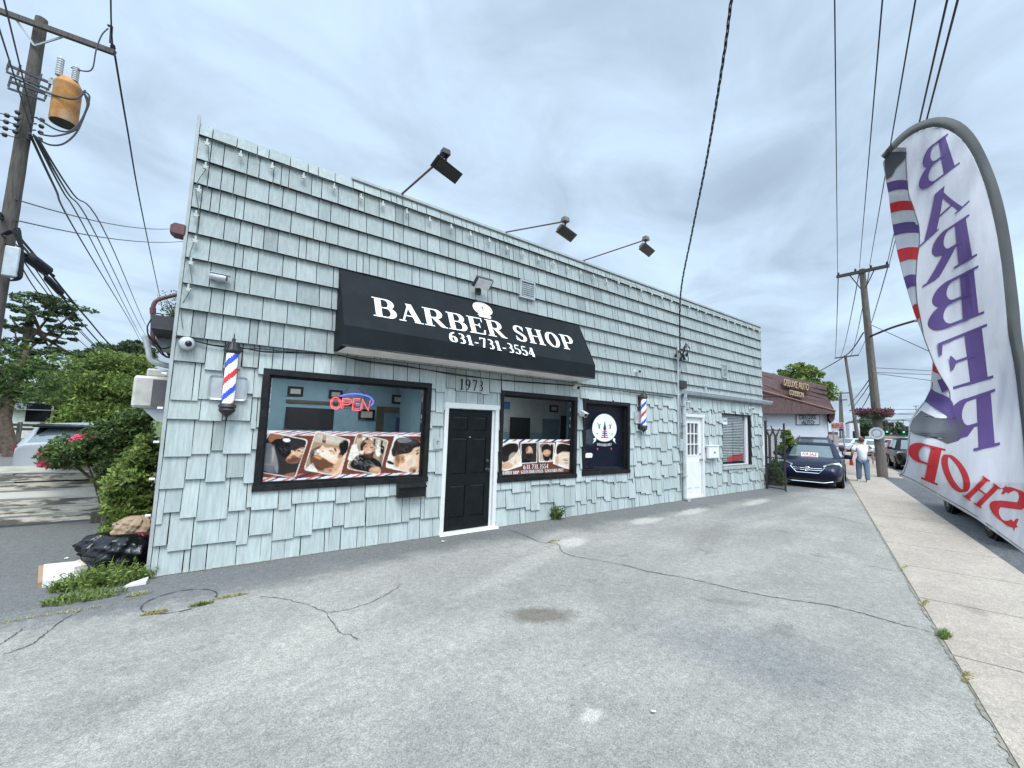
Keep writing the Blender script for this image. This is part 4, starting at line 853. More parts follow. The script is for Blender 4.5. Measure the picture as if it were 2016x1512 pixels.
# ================================================================== AWNING
AX0,AX1,AY=1.37,6.16,FY-.52; z0,zv,z1=2.74,3.01,3.935
aw=thing('awning','long black fabric awning reading BARBER SHOP over the black door','awning',((AX0+AX1)/2,FY,z0))
n=30; mb=MB()
def awp(u,v,l=0):   # u metres from left, v metres up the slope from valance top
    SL=math.hypot(.49,z1-zv); t=v/SL; dy,dz=.49/SL,(z1-zv)/SL
    sag=.012*math.sin(PI*min(1,max(0,t)))*(1-.3*math.cos(u*2.6))
    return (AX0+u,AY+t*.49-l*dz+sag,zv+t*(z1-zv)+l*dy-sag*.4)
SLp=math.hypot(.49,z1-zv)
for i in range(n):
    for j in range(6):
        u0,u1=(AX1-AX0)*i/n,(AX1-AX0)*(i+1)/n; v0,v1=SLp*j/6,SLp*(j+1)/6
        mb.face([awp(u0,v0),awp(u1,v0),awp(u1,v1),awp(u0,v1)])
def vy(u): return AY-.004*math.sin(u*5)
for i in range(n):
    u0,u1=(AX1-AX0)*i/n,(AX1-AX0)*(i+1)/n
    mb.face([(AX0+u0,vy(u0),z0),(AX0+u1,vy(u1),z0),awp(u1,0),awp(u0,0)])
for X in (AX0,AX1): mb.face([(X,AY,z0),(X,AY,zv),(X,FY-.03,z1),(X,FY-.03,z0-.02)])
mb.build('canopy','awning',aw,smooth=True,autos=25)
mb=MB(); rw=[]
for i in range(25):
    u=(AX1-AX0)*i/24; b=.012+.03*math.exp(-((u-.3)/.5)**2); 
    rw.append([(AX0+u+(.08 if i==0 else -.02 if i==24 else 0),AY+.03,z0+.004),(AX0+u,lerp(AY,FY,.5),z0-.025-b),(AX0+u,FY-.05,z0-.03)])
mb.rings(rw,close=False,cap=False); mb.build('underside_lining','awning_under',aw,smooth=True)
mb=MB(); mb.tube([(AX0,AY+.006,z0),(AX1,AY+.006,z0)],.012,5); mb.tube([(AX0,AY+.012,zv),(AX1,AY+.012,zv)],.012,5); mb.build('awning_bar','dark_metal',aw)
# lettering: find u,v from pixels on the slope
def slope_uv(px,py):
    r=ray(px,py); SL=SLp; # plane through (AY,zv),(FY-.03,z1)
    dy,dz=.49,(z1-zv); # y=AY+t*dy ; z=zv+t*dz ; ray y=k*r1, z=H+k*r2
    # k*r1=AY+t*dy ; H+k*r2=zv+t*dz
    A=np.array([[r[1],-dy],[r[2],-dz]]); k,t=np.linalg.solve(A,np.array([AY,zv-H])); return k*r[0]-AX0,t*SL
ua,va=slope_uv(736,621); ub,vb=slope_uv(1135,690); ut,vt=slope_uv(730,583)
mb=MB(); hb=vt-va
print('awn text',ua,va,ub,vb,ut,vt)
x=0
def placed(txt,ua,ub,va,vb,h,bold=1,gap=.04,smallset=None,sk=.8):
    ws=[GL[c][0]*(1 if smallset is None or i in smallset else sk) for i,c in enumerate(txt)]
    tot=sum(ws)+gap*(len(txt)-1); a=(ub-ua)/tot; x=0
    for i,(c,w) in enumerate(zip(txt,ws)):
        k=1 if smallset is None or i in smallset else sk
        _,st=glyph_quads(c,bold)
        for li,qs in enumerate(st):
            for q in qs:
                mb.face([awp(ua+(x+p[0]*k)*a,lerp(va,vb,x/tot)+p[1]*k*h,.004+.0007*li) for p in q],0)
        if mb.v: mb.build('letter','white_letter',aw)
        mb.__init__(); x+=w+gap
placed('BARBER SHOP',ua,ub,va,vb,hb,bold=1.0,gap=.065,smallset={0,1,2,3,4,5,7,8,9,10})
uc,vc=slope_uv(886,672); ud,vd=slope_uv(1055,704); ue,ve=slope_uv(890,653)
mb=MB(); placed('631-731-3554',uc,ud,vc+.0,vd+.0,(ve-vc)*1.0,bold=1.15,gap=.05)
# round emblem with ribbon
mb=MB(); uc,vc=slope_uv(950,607); ur,_=slope_uv(972,612); rr_=ur-uc
def em(pts,mi,k): mb.poly([awp(uc+a*.86,vc-.035+b*.80,.004+.001*k) for a,b in pts],mi)
em([(rr_*math.cos(a),rr_*.78*math.sin(a)+.03) for a in [2*PI*i/30 for i in range(30)]],0,0)
em([(-.12,-.13),(.13,-.13),(.17,-.17),(.13,-.18),(.15,-.22),(-.15,-.21),(-.12,-.17),(-.17,-.17)],0,1)
em([(-.02,.03),(.02,.03),(0,.11)],1,2); em([(-.02,-.0),(.02,-.0),(.02,.012),(-.02,.012)],2,2); em([(-.03,-.03),(.03,-.03),(.03,-.015),(-.03,-.015)],2,2); em([(-.06,.05),(-.045,.06),(-.03,.02),(-.04,.015)],3,2); em([(.06,.05),(.045,.06),(.03,.02),(.04,.015)],3,2)
mb.build('emblem',['print_cream','navy','print_rose','print_grey'],aw)
# ================================================================== THINGS ON THE FACADE
mat('lit_white',(.85,.85,.84),.4,emit=.22,var=.02); mat('lit_red',(.62,.035,.04),.4,emit=.25,var=.02); mat('lit_blue',(.03,.07,.55),.4,emit=.35,var=.02)
def barber_pole(c,h,label):
    g=thing('barber_pole',label,'barber pole',(c.x,FY-.15,c.z),0,'barber poles on the shop wall'); r=.062
    mb=MB(); mb.lathe((0,0,0),[(r,0.0),(r,h)],20)
    mbc=MB(); nz=64; na=24; cols=[]
    for i in range(nz):
        for j in range(na):
            a0,a1=2*PI*j/na,2*PI*(j+1)/na; za,zb=h*i/nz,h*(i+1)/nz
            ph=((i/nz)*h/.40 - (j/na))%1.0
            mi=1 if ph<.21 else (2 if .5<=ph<.71 else 0)
            mbc.face([(r*math.cos(a0),r*math.sin(a0),za),(r*math.cos(a1),r*math.sin(a1),za),(r*math.cos(a1),r*math.sin(a1),zb),(r*math.cos(a0),r*math.sin(a0),zb)],mi)
    mbc.build('striped_cylinder',['lit_white','lit_red','lit_blue'],g,world=False,smooth=True)
    mb=MB(); mb.lathe((0,0,0),[(.069,-.005),(.069,h+.0)],24); 
    o=mb.build('glass_tube',glass('tube_glass',(1,1,1),.35),g,world=False,smooth=True)
    mb=MB(); mb.lathe((0,0,h),[(.068,-.01),(.086,.01),(.088,.03),(.075,.05),(.07,.06),(.06,.09),(.045,.12),(.022,.135),(.018,.15),(.022,.165),(.008,.18),(.006,.22),(.001,.24)],18)
    for k in range(8): a=2*PI*k/8; mb.tube([(.09*math.cos(a),.09*math.sin(a),h+.02),(.05*math.cos(a),.05*math.sin(a),h+.125)],.008,4)
    mb.build('top_finial','dark_metal',g,world=False,smooth=True)
    mb=MB(); mb.lathe((0,0,0),[(.001,-.19),(.012,-.185),(.01,-.16),(.02,-.14),(.045,-.12),(.075,-.09),(.088,-.065),(.078,-.05),(.092,-.03),(.088,-.01),(.068,.01)],18); mb.build('bottom_cap','dark_metal',g,world=False,smooth=True)
    mb=MB()
    for z in (-.04,h+.02): mb.box(-.02,.02,.06,.15,z-.015,z+.015)
    mb.bevbox(-.07,.07,.105,.122,-.1,h+.08,.01); mb.build('bracket','dark_metal' if h>.55 else 'dark_metal',g,world=False)
    mb=MB(); mb.bevbox(-.20,.19,.104,.110,.05,.34,.03); mb.build('backplate','galv',g,world=False) if h>.6 else None
    return g
a=Yp(461,690,FY-.15); b=Yp(448,796,FY-.15); barber_pole(Vector((b.x+.0,0,b.z)),a.z-b.z-.03,'larger striped barber pole left of the big window, near the shop corner')
a=Yp(1267,783,FY-.15); b=Yp(1267,838,FY-.15); barber_pole(b,a.z-b.z-.02,'smaller striped barber pole right of the round emblem window')
def bullet_cam(p,label,d=(.5,-.8,-.15),r=.04,l=.17,dome=False,matn='white_plastic'):
    g=thing('security_camera',label,'security camera',(p.x,FY-.03,p.z),0,'security cameras on the shop wall')
    d=Vector(d).normalized(); c=Vector((p.x,FY-.10,p.z))
    mb=MB(); mb.lathe((p.x,FY-.03,p.z),[(.055,0),(.055,-.018),(.03,-.03)],12,axis='y'); mb.tube([(p.x,FY-.04,p.z),tuple(c)],.016,6); mb.build('mount',matn,g)
    if dome:
        mb=MB(); mb.lathe((p.x,FY-.05,p.z),[(.075,.0),(.08,-.04),(.065,-.075),(.03,-.09)],16,axis='y'); mb.build('housing',matn,g,smooth=True)
        mb=MB(); mb.ball((p.x+d.x*.03,FY-.125+d.y*.0,p.z+d.z*.03-.0),.038); mb.build('lens','lens_dark',g,smooth=True)
    else:
        mb=MB(); a=c-d*l*.5; b=c+d*l*.5; mb.tube([a,a+d*.01,b-d*.01,b],[r*.8,r,r,r*.94],12); mb.build('housing',matn,g,smooth=True)
        mb=MB(); mb.tube([b,b+d*.003],r*.75,12); mb.build('lens','lens_dark',g)
        mb=MB(); e=Vector((0,0,1)); s_=d.cross(e).normalized(); u=s_.cross(d).normalized()
        q=[a+s_*r+u*r*.9,a-s_*r+u*r*.9,b+d*.03-s_*r+u*r*.9,b+d*.03+s_*r+u*r*.9]; mb.prism(q,u*.006); mb.build('sunshield',matn,g)
P_=lambda x,y,d=.05: Yp(x,y,FY-d)
bullet_cam(P_(430,548),'grey bullet camera high on the upper shingles left of the awning',d=(.95,-.3,-.1),matn='galv')
bullet_cam(P_(368,677),'round camera beside the left corner of the shop, above the larger barber pole',dome=True,matn='galv')
bullet_cam(P_(1132,762),'ball camera hanging under the right end of the awning',d=(-.1,-.9,-.3),r=.055,l=.12)
bullet_cam(P_(1252,731),'white camera on the shingles above the smaller barber pole',d=(-.2,-.9,-.2),l=.15)
bullet_cam(P_(1352,791),'small white camera above the white door',d=(.3,-.9,-.2),r=.03,l=.12)
bullet_cam(P_(1477,804),'small white camera under the gutter, rightmost on the wall',d=(-.5,-.8,-.2),r=.03,l=.13)
bullet_cam(P_(1145,815),'boxy white camera left of the round emblem window',d=(-.1,-.9,-.35),r=.05,l=.16)
# floodlight over awning
p=Yp(945,569,FY-.12); g=thing('floodlight','twin tilted floodlight on the wall just above the awning emblem','floodlight',tuple(p))
mb=MB(); mb.box(p.x-.05,p.x+.05,FY-.08,FY-.02,p.z-.08,p.z+.02); mb.tube([(p.x,FY-.06,p.z),(p.x,FY-.14,p.z+.05)],.02,6); mb.build('mount','dark_metal',g)
mb=MB(); mb.hexa([(p.x-.16,FY-.16,p.z),(p.x+.16,FY-.16,p.z),(p.x+.16,FY-.1,p.z+.03),(p.x-.16,FY-.1,p.z+.03),(p.x-.16,FY-.30,p.z+.12),(p.x+.16,FY-.30,p.z+.12),(p.x+.16,FY-.26,p.z+.17),(p.x-.16,FY-.26,p.z+.17)]); mb.build('housing','dark_metal',g)
mat('led_face',(.75,.77,.75),.25); mb=MB(); mb.hexa([(p.x-.14,FY-.167,p.z-.002),(p.x+.14,FY-.167,p.z-.002),(p.x+.14,FY-.162,p.z+.002),(p.x-.14,FY-.162,p.z+.002),(p.x-.14,FY-.302,p.z+.112),(p.x+.14,FY-.302,p.z+.112),(p.x+.14,FY-.298,p.z+.116),(p.x-.14,FY-.298,p.z+.116)]); mb.build('lens','led_face',g)
# mailboxes, notice plate
a,b=Yp(784,953,FY-.10),Yp(836,976,FY-.10); g=thing('mailbox','wide low black letterbox mounted under the corner of the large window','mailbox',((a.x+b.x)/2,FY-.08,b.z))
mb=MB(); mb.prism([(a.x,FY-.035,b.z),(a.x,FY-.13,b.z),(a.x,FY-.14,a.z-.05),(a.x,FY-.035,a.z)],(b.x-a.x,0,0)); mb.build('box_body','black_frame',g)
mb=MB(); mb.prism([(a.x-.01,FY-.035,a.z+.012),(a.x-.01,FY-.155,a.z-.045),(a.x-.01,FY-.155,a.z-.06),(a.x-.01,FY-.14,a.z-.055),(a.x-.01,FY-.035,a.z+.002)],(b.x-a.x+.02,0,0)); mb.build('lid','black_frame',g)
a,b=Yp(1394,879,FY-.1),Yp(1413,902,FY-.1); g=thing('mailbox','white upright letterbox between the white door and the blinds window','mailbox',((a.x+b.x)/2,FY-.08,b.z))
mb=MB(); mb.bevbox(a.x,b.x,FY-.15,FY-.035,b.z,a.z,.02); mb.build('box_body','white_door',g)
mb=MB(); mb.bevbox(a.x-.01,b.x+.01,FY-.165,FY-.035,a.z+.002,a.z+.03,.01); mb.build('lid','white_door',g)
mb=MB(); mb.lathe(((a.x+b.x)/2,FY-.15,(a.z+b.z)/2),[(.03,0),(.03,-.01)],10,axis='y'); mb.build('lock','dark_metal',g)
a,b=Yp(855,862,FY-.04),Yp(866,884,FY-.04); mb=MB(); mb.bevbox(a.x,b.x,FY-.05,FY-.03,b.z,a.z,.004,0); mb.box(a.x+.045,a.x+.055,FY-.053,FY-.0505,b.z+.07,a.z-.05,1); mb.box(a.x+.045,a.x+.08,FY-.053,FY-.0505,a.z-.06,a.z-.05,1)
tag(mb.build('notice_plate',['trim_pale','ink']),'small pale plate with a tiny mark on the shingles beside the black door','plate')
# sign lights on long arms
def sign_light(bx,by,hx,hy,out,label,dark,yaw=0):
    b=Yp(bx,by,FY-.0); b=Vector((b.x,FY-.02,ZT+.03)); h=Yp(hx,hy,FY-out)
    g=thing('sign_light',label,'sign light',tuple(b),0,'sign lights on long rods above the parapet'); mt='lamp_black' if dark else 'lamp_bronze'
    mb=MB(); mb.tube([b+Vector((0,.12,-.15)),b,h+Vector((0,0,.02))],.013 if not dark else .017,6); mb.build('arm','rust_rod',g)
    mb=MB(); k=h; mb.hexa([tuple(k+Vector(v)) for v in ((-.09,-.08,-.01),(.03,-.08,-.01),(.03,.03,-.01),(-.09,.03,-.01),(-.07,-.06,.07),(.03,-.06,.07),(.03,.02,.07),(-.07,.02,.07))]); mb.tube([k,k+Vector((.0,0,-.12))],.018,6); mb.build('junction_box',mt,g)
    c=h+Vector((.0,0,-.20)); M3=Matrix.Rotation(R(yaw),3,'Z')@Matrix.Rotation(R(-38),3,'X')
    def q(x,y,z): return tuple(c+M3@Vector((x,y,z)))
    mb=MB(); S3=.72; c=h+Vector((0,0,-.16))
    def q(x,y,z): return tuple(c+M3@Vector((x*S3*1.18,y*S3*.78,z*S3*.95)))
    mb=MB(); mb.hexa([q(-.26,-.13,-.06),q(.26,-.13,-.06),q(.26,.13,-.06),q(-.26,.13,-.06),q(-.18,-.08,.08),q(.18,-.08,.08),q(.18,.08,.08),q(-.18,.08,.08)]); mb.hexa([q(-.28,-.15,-.08),q(.28,-.15,-.08),q(.28,.15,-.08),q(-.28,.15,-.08),q(-.28,-.15,-.061),q(.28,-.15,-.061),q(.28,.15,-.061),q(-.28,.15,-.061)]); mb.build('lamp_hood',mt,g)
    mb=MB(); mb.hexa([q(-.23,-.11,-.09),q(.23,-.11,-.09),q(.23,.11,-.09),q(-.23,.11,-.09),q(-.23,-.11,-.081),q(.23,-.11,-.081),q(.23,.11,-.081),q(-.23,.11,-.081)]); mb.build('lens','lens_dark',g)
sign_light(789,389,878,308,1.35,'nearest sign light, black hood on a rod above the left half of the awning',True,20)
sign_light(992,464,1113,438,1.2,'middle sign light of the three, bronze hood on a near-level rod',False,15)
sign_light(1145,518,1271,474,1.25,'farthest sign light of the three, smallest bronze hood on the parapet',False,12)
# floodlight at the left corner
p=Yp(357,455,FY+.05); g=thing('floodlight','brown floodlight sticking out from the left edge of the false front','floodlight',tuple(p))
mb=MB(); mb.tube([(XL-.03,FY+.05,p.z),(p.x+.08,FY+.05,p.z)],.014,6); mb.build('mount','dark_metal',g)
mb=MB(); mb.rings([[(p.x+dx,FY+.05+dy*s_,p.z-.05*1.0+dz*s_+.04) for dy,dz in ((-.10,-.06),(.10,-.06),(.10,.06),(-.10,.06))] for dx,s_ in ((.09,.35),(.03,1),(-.06,1),(-.10,.6))]); mb.build('housing','rust_rod',g)
# star string lights along the top row and down the left edge
mat('star',(.50,.51,.46),.4); mat('cord_green',(.10,.13,.11),.7)
g=thing('string_lights','string of small white plastic stars along the parapet and down the left edge','string lights',(2,FY-.05,ZT))
spots=[]
px_top=[(408,279),(474,302),(536,325),(598,345),(658,366),(711,386),(754,400),(801,415),(846,431),(888,445),(926,459),(963,472),(998,487),(1029,496),(1060,508),(1089,516),(1117,527),(1143,535),(1168,543),(1193,551)]
top=[Yp(x,y,FY-.085) for x,y in px_top]; 
x=top[-1].x
while x<14.5: x+=.42; top.append(Vector((x,FY-.085,rows[0]-.0-random.uniform(0,.03))))
left=[Yp(x,y,FY-.085) for x,y in ((405,325),(392,371),(386,420),(385,470),(376,513),(371,565))]
def star(p):
    mb=MB(); o=[]
    for i in range(10):
        a=2*PI*i/10+PI/2+random.uniform(-.1,.1); rr=.036 if i%2==0 else .018; o.append((p.x+rr*math.cos(a),p.y,p.z-.03+rr*math.sin(a)))
    mb.prism(o,(0,-.025,0)); mb.tube([(p.x,p.y+.0,p.z-.01),(p.x,p.y+.0,p.z+.035)],.012,5); mb.build('star_bulb','star',g)
for p in top+left: star(p)
def catcurve(pts,sag,k=6):
    o=[]
    for a,b in zip(pts[:-1],pts[1:]):
        for j in range(k): t=j/k; p=a.lerp(b,t); p=p.copy(); p.z-=sag*4*t*(1-t); o.append(p)
    o.append(pts[-1]); return o
mb=MB(); mb.tube([q+Vector((0,-.002,.03)) for q in catcurve(top,-.02,4)],.004,4); 
L2=[top[0]]+left+[Yp(363,608,FY-.05),Yp(358,655,FY-.05)]
L2=[q+Vector((.03*math.sin(i*2.4),0,.02)) for i,q in enumerate(L2)]; mb.tube(smooth_pts(L2,6),.004,4); mb.build('cord','cord_green',g)
# loose cable bundle along the joint of the two shingle fields
pts=[Yp(x,y,FY-.05) for x,y in ((346,662),(375,667),(420,678),(470,686),(520,690),(580,695),(655,700),(720,710),(800,722),(900,737),(1000,748),(1100,757),(1180,765),(1260,774),(1325,783))]
mb=MB(); rnd=random.Random(9)
for k in range(3): mb.tube(smooth_pts([q+Vector((0,-.008*k,rnd.uniform(-.02,.02))) for q in pts],4),.006,4)
tag(mb.build('wall_cable','cable'),'thin black cables stapled along the wall under the awning','cable')
# conduits and weatherhead
g=thing('service_entry','grey service conduit with tangled black wires at its top on the wall','service conduit',(9.8,FY-.05,1.3))
mb=MB(); mb.tube([(9.80,FY-.06,3.80),(9.80,FY-.06,1.40)],.028,8); mb.build('conduit','galv',g)
mb=MB(); mb.tube(smooth_pts([(9.90,FY-.05,3.7),(9.89,FY-.05,2.4),(9.91,FY-.05,1.9),(9.93,FY-.05,.3)],5),.018,6); mb.build('conduit','grey_metal',g)
mb=MB(); mb.lathe((9.80,FY-.06,3.80),[(.03,-.02),(.05,0),(.06,.05),(.04,.10),(.01,.12)],10); mb.build('weatherhead','grey_metal',g,smooth=True)
mb=MB(); rnd=random.Random(4)
for k in range(7):
    a=Vector((9.80,FY-.10,3.84)); b=a+Vector((rnd.uniform(-.28,.35),-.12,rnd.uniform(-.35,.15)))
    mb.tube(smooth_pts([a,a+Vector((rnd.uniform(-.15,.15),-.08,-.12)),b,a+Vector((-.12,-.25,.05+.02*k))],5),.009,4)
for k in range(4): q=(9.80+rnd.uniform(-.25,.4),FY-.12,3.65+rnd.uniform(-.15,.15)); mb.ball(q,.035,n=6,k=4,sc=(1,1,1.6))
mb.build('wire_tangle','cable',g)
mb=MB(); mb.bevbox(9.86,9.98,FY-.09,FY-.03,1.25,1.55,.01); mb.build('terminal_box','galv',g) 
p=Yp(1342,757,FY-.06); mb=MB(); mb.bevbox(p.x-.16,p.x+.16,FY-.12,FY-.03,p.z-.1,p.z+.1,.01); tag(mb.build('meter_box','dark_metal'),'small dark box above the left end of the gutter','junction box')
p=Yp(1389,759,FY-.06); mb=MB(); mb.lathe((p.x,FY-.03,p.z),[(.05,0),(.05,-.05),(.02,-.06)],10,axis='y'); mb.box(p.x-.03,p.x+.03,FY-.08,FY-.03,p.z-.2,p.z-.05); tag(mb.build('wall_sensor','galv'),'grey sensor bulb on the shingles just above the gutter','sensor')
# ---- left flank: service mast, gutter end, air conditioner
g=thing('service_mast','rusty curved service mast with cables beside the left roof edge','service mast',(XL-.35,FY+.6,2.6))
yy=FY+.75
def L_(x,y,d=yy): return Yp(x,y,d)
mb=MB(); mb.tube(smooth_pts([L_(300,678),L_(301,640),L_(301,615),L_(304,597),L_(318,588),L_(355,579)],5),.024,8); mb.tube([L_(301,618),L_(301,606)],.032,8); mb.build('mast_pipe','rust_rod',g)
mb=MB()
for pts in ([(303,618),(316,618),(326,628),(334,640)],[(298,628),(290,645),(294,665),(305,672)],[(296,664),(310,680),(325,700),(340,705)],[(290,655),(312,690),(330,704),(342,700)],[(305,668),(318,686),(338,682)]):
    mb.tube(smooth_pts([L_(*q,yy-.06) for q in pts],5),.008,5)
mb.build('cable_loop','cable',g)
mb=MB(); a,b,c,d=L_(303,640,yy+.2),L_(345,630,yy+.2),L_(345,684,yy+.2),L_(303,678,yy+.2)
mb.prism([a,b,c,d],(0,.8,0)); mb.build('eave_fascia','galv',BL_)
mb=MB(); mb.prism([L_(302,644,yy+.19),L_(347,632,yy+.19),L_(347,629,yy+.19),L_(302,640,yy+.19)],(0,.85,.0)); mb.build('eave_drip','dark_metal',BL_)
mb=MB(); mb.tube(smooth_pts([L_(286,662,yy+.1),L_(293,690,yy+.1),L_(298,709,yy+.1),L_(318,717,yy+.1),L_(338,722,yy+.1)],4),.035,8); mb.prism([L_(279,658,yy+.12),L_(302,661,yy+.12),L_(300,678,yy+.12),L_(288,672,yy+.12)],(0,.3,0)); mb.build('flank_downpipe','galv',BL_)
g=thing('air_conditioner','boxy wall air conditioner wrapped in torn pale plastic on the shop flank','air conditioner',(-.7,FY+1.0,1.5))
mat('wrap',(.56,.53,.47),.35,var=.2,vs=5,bump=.8,bs=8,dirt=.3,dcol=(.35,.34,.32),ds=4); mat('ac_dark',(.12,.11,.11),.5)
a=Yp(264,738,FY+.7); b=Yp(318,804,FY+.7); mb=MB(); mb.bevbox(a.x,XL+.12,FY+.7,FY+1.3,b.z,a.z,.03,0); mb.build('plastic_wrap','wrap',g)
mb=MB(); c=Yp(302,745,FY+.69); mb.box(c.x,XL+.1,FY+.685,FY+.695,b.z+.02,a.z-.04); mb.build('grille','ac_dark',g)
mb=MB(); e_=Yp(290,728,FY+.8); mb.bevbox(e_.x,XL+.1,FY+.75,FY+1.2,a.z,a.z+.10,.02); mb.build('top_cover','wrap',g)
mb=MB(); mb.prism([(a.x+.1,FY+.75,b.z),(a.x+.25,FY+.75,b.z-.16),(XL+.1,FY+.75,b.z-.2),(XL+.1,FY+.75,b.z)],(0,.4,0)); mb.build('bracket','galv',g)
# small white cable clips down the corner board
mb=MB()
for y_ in (735,803,870,943,1015): q=Yp(322-(y_-735)*.115,y_,FY-.05); mb.bevbox(q.x-.02,q.x+.03,FY-.06,FY-.036,q.z-.012,q.z+.012,.004)
mb.build('corner_clip','white_plastic',BL_)
# ================================================================== FEATHER FLAG
FD=2.35
def c2(a,b): return (1716+a/3.436,220+b/3.436)
def c3(a,b): return (1716+a/3.287,640+b/3.287)
inner=[c2(*q) for q in ((90,320),(180,230),(280,150),(380,110),(460,105),(540,135),(620,200),(690,310),(760,480),(810,660),(850,850),(880,1050),(900,1250),(925,1512))]+[c3(*q) for q in ((920,250),(950,480),(975,680),(986,790))]+[(2021,980),(2030,1108)]
outer=[c2(*q) for q in ((62,300),(130,220),(220,130),(330,65),(450,35),(550,45),(640,95),(720,190),(800,350),(860,510),(910,700),(950,930),(975,1120),(1000,1330),(1015,1512))]+[(2019,720),(2028,860),(2036,980),(2046,1112)]
leftE=[c2(*q) for q in ((75,340),(95,460),(115,560),(130,700),(150,820),(175,960),(215,1120),(250,1240),(290,1370),(345,1510))]+[c3(*q) for q in ((365,150),(395,235),(390,300),(385,370),(380,412),(350,480),(300,540),(260,600),(240,650),(240,690),(235,730),(230,800),(225,880),(200,950),(172,973))]
hem=[c3(*q) for q in ((172,975),(290,1030),(450,1120),(680,1255),(986,1475))]+[(2030,1098)]
def interp(poly,y):      # x of the polyline at height y (last crossing)
    for a,b in zip(poly[:-1],poly[1:]):
        if min(a[1],b[1])<=y<=max(a[1],b[1]) and abs(a[1]-b[1])>1e-6: return a[0]+(b[0]-a[0])*(y-a[1])/(b[1]-a[1])
    return None
def fdepth(px,py,l=0):
    u=px-1735; w=1.0
    d=FD+.026*math.sin((px*.75+py*.22)/17.0)+.004*math.sin((px*1.3+py*.12+6*math.sin(py/60))/6.0)*(.35+.65*max(0,min(1,(py-800)/200)))+.018*math.sin((px*.9-py*.35)/29.0+1)+.01*math.sin((px*1.1+py*.5)/11.0)*max(0,min(1,(420-py)/120))
    # the striped strip curls back behind the seam
    sx=interp(seam,py)
    if sx is not None and px<sx: d+=.0028*(sx-px)*max(0.0,min(1.0,(850-py)/60))
    # big billow low down
    d-=.16*math.exp(-(((px-1830)/70)**2+((py-900)/110)**2)); d+=.12*max(0,(py-950)/150)
    return Fp(px,py,d-l)
seam=[c2(*q) for q in ((230,250),(235,400),(250,560),(290,680),(320,780),(322,900),(308,1000),(300,1150),(310,1300),(340,1450),(350,1510))]+[c3(*q) for q in ((345,100),(365,150),(400,240),(440,320),(500,420),(510,495),(540,600),(575,640),(610,712))]
fl=thing('feather_flag','tall white feather flag with purple mirrored BARBER and red SHOP lettering','feather flag',tuple(Fp(2060,1400,FD)))
mat('flag_cloth',(.62,.62,.65),.85,var=.05,trans=.25,bump=.9,bs=5,stretch=(3,3,.7),dirt=.25,dcol=(.50,.50,.54),ds=5); mat('flag_sleeve',(.085,.087,.082),.8,var=.12,bump=.2,bs=150); mat('flag_purple',(.095,.055,.19),.8,var=.08,trans=.15); mat('flag_red',(.50,.022,.028),.8,var=.06,trans=.15); mat('flag_grey',(.085,.088,.097),.8,var=.08,trans=.15)
def span(y):
    # leftmost edge and right edge of the cloth at this pixel row
    xs=[]
    top_i=min(range(len(inner)),key=lambda i:inner[i][1])
    upL=inner[:top_i+1]; dn=inner[top_i:]
    xl=interp(upL,y) if y<inner[0][1] else interp([inner[0],c2(75,340)]+leftE,y)
    if xl is None: xl=interp(hem,y)
    xr=interp(dn,y); return xl,xr
topy=min(q[1] for q in inner); rowsY=list(np.arange(topy+.6,1097,3.0)); nc=72; grid=[]
for y in rowsY:
    xl,xr=span(y)
    if y>hem[0][1]-.5: 
        h=interp(hem,y); xl=h if h is not None else xl
    if xl is None or xr is None or xr-xl<1: continue
    grid.append([fdepth(xl+(xr-xl)*j/nc,y) for j in range(nc+1)])
mb=MB(); mb.rings(grid,close=False,cap=False); o=mb.build('flag_cloth','flag_cloth',fl,smooth=True,autos=80)
md=o.modifiers.new('s','SOLIDIFY'); md.thickness=.0012; md.offset=0
mb=MB(); ri=smooth_pts([Vector((*q,0)) for q in inner],4); ro=smooth_pts([Vector((*q,0)) for q in outer],4); nI=70
def samp(P,n):
    L=[0]
    for a,b in zip(P[:-1],P[1:]): L.append(L[-1]+(b-a).length)
    o=[]; 
    for i in range(n+1):
        t=L[-1]*i/n; k=max(j for j in range(len(L)) if L[j]<=t+1e-9); k=min(k,len(P)-2); o.append(P[k].lerp(P[k+1],(t-L[k])/max(1e-9,L[k+1]-L[k])))
    return o
I_=samp(ri,nI); O_=samp(ro,nI); gr=[]
for a,b in zip(I_,O_):
    gr.append([fdepth(lerp(a.x,b.x,t),lerp(a.y,b.y,t),.012*math.sin(PI*t)) for t in (0,.2,.4,.6,.8,1)]+[fdepth(lerp(a.x,b.x,t),lerp(a.y,b.y,t),-.012*math.sin(PI*t)-.001) for t in (.8,.6,.4,.2)])
mb.rings(gr); mb.build('pole_sleeve','flag_sleeve',fl,smooth=True)
def fprint(polys,name,m):
    mb=MB()
    for P in polys:
        # refine so the print follows the cloth
        pts=[Vector((*q,0)) for q in P]; per=[]
        for a,b in zip(pts,pts[1:]+pts[:1]):
            n=max(1,int((b-a).length/8)); per+=[a.lerp(b,i/n) for i in range(n)]
        mb.poly([fdepth(q.x,q.y,.0035) for q in per])
    mb.build(name,m,fl)
def strip_band(ya,yb):      # stripe on the curled strip between left edge and seam, rows ya..yb (pixels)
    out=[]; n=3; m_=4
    for i in range(n):
        y0,y1=lerp(ya,yb,i/n),lerp(ya,yb,(i+1)/n)
        for j in range(m_):
            def X(y,t):
                xl=interp([c2(62,300)]+leftE,y); xs=interp(seam,y)
                return (lerp(xl,xs,t),y-6*math.sin(t*PI)*.5-5*t)
            out.append([X(y0,j/m_),X(y0,(j+1)/m_),X(y1,(j+1)/m_),X(y1,j/m_)])
    return out
P=lambda l:[strip_band(*[220+v/3.436 for v in q]) for q in l]
import itertools
fl_pol=lambda l:list(itertools.chain(*P(l)))
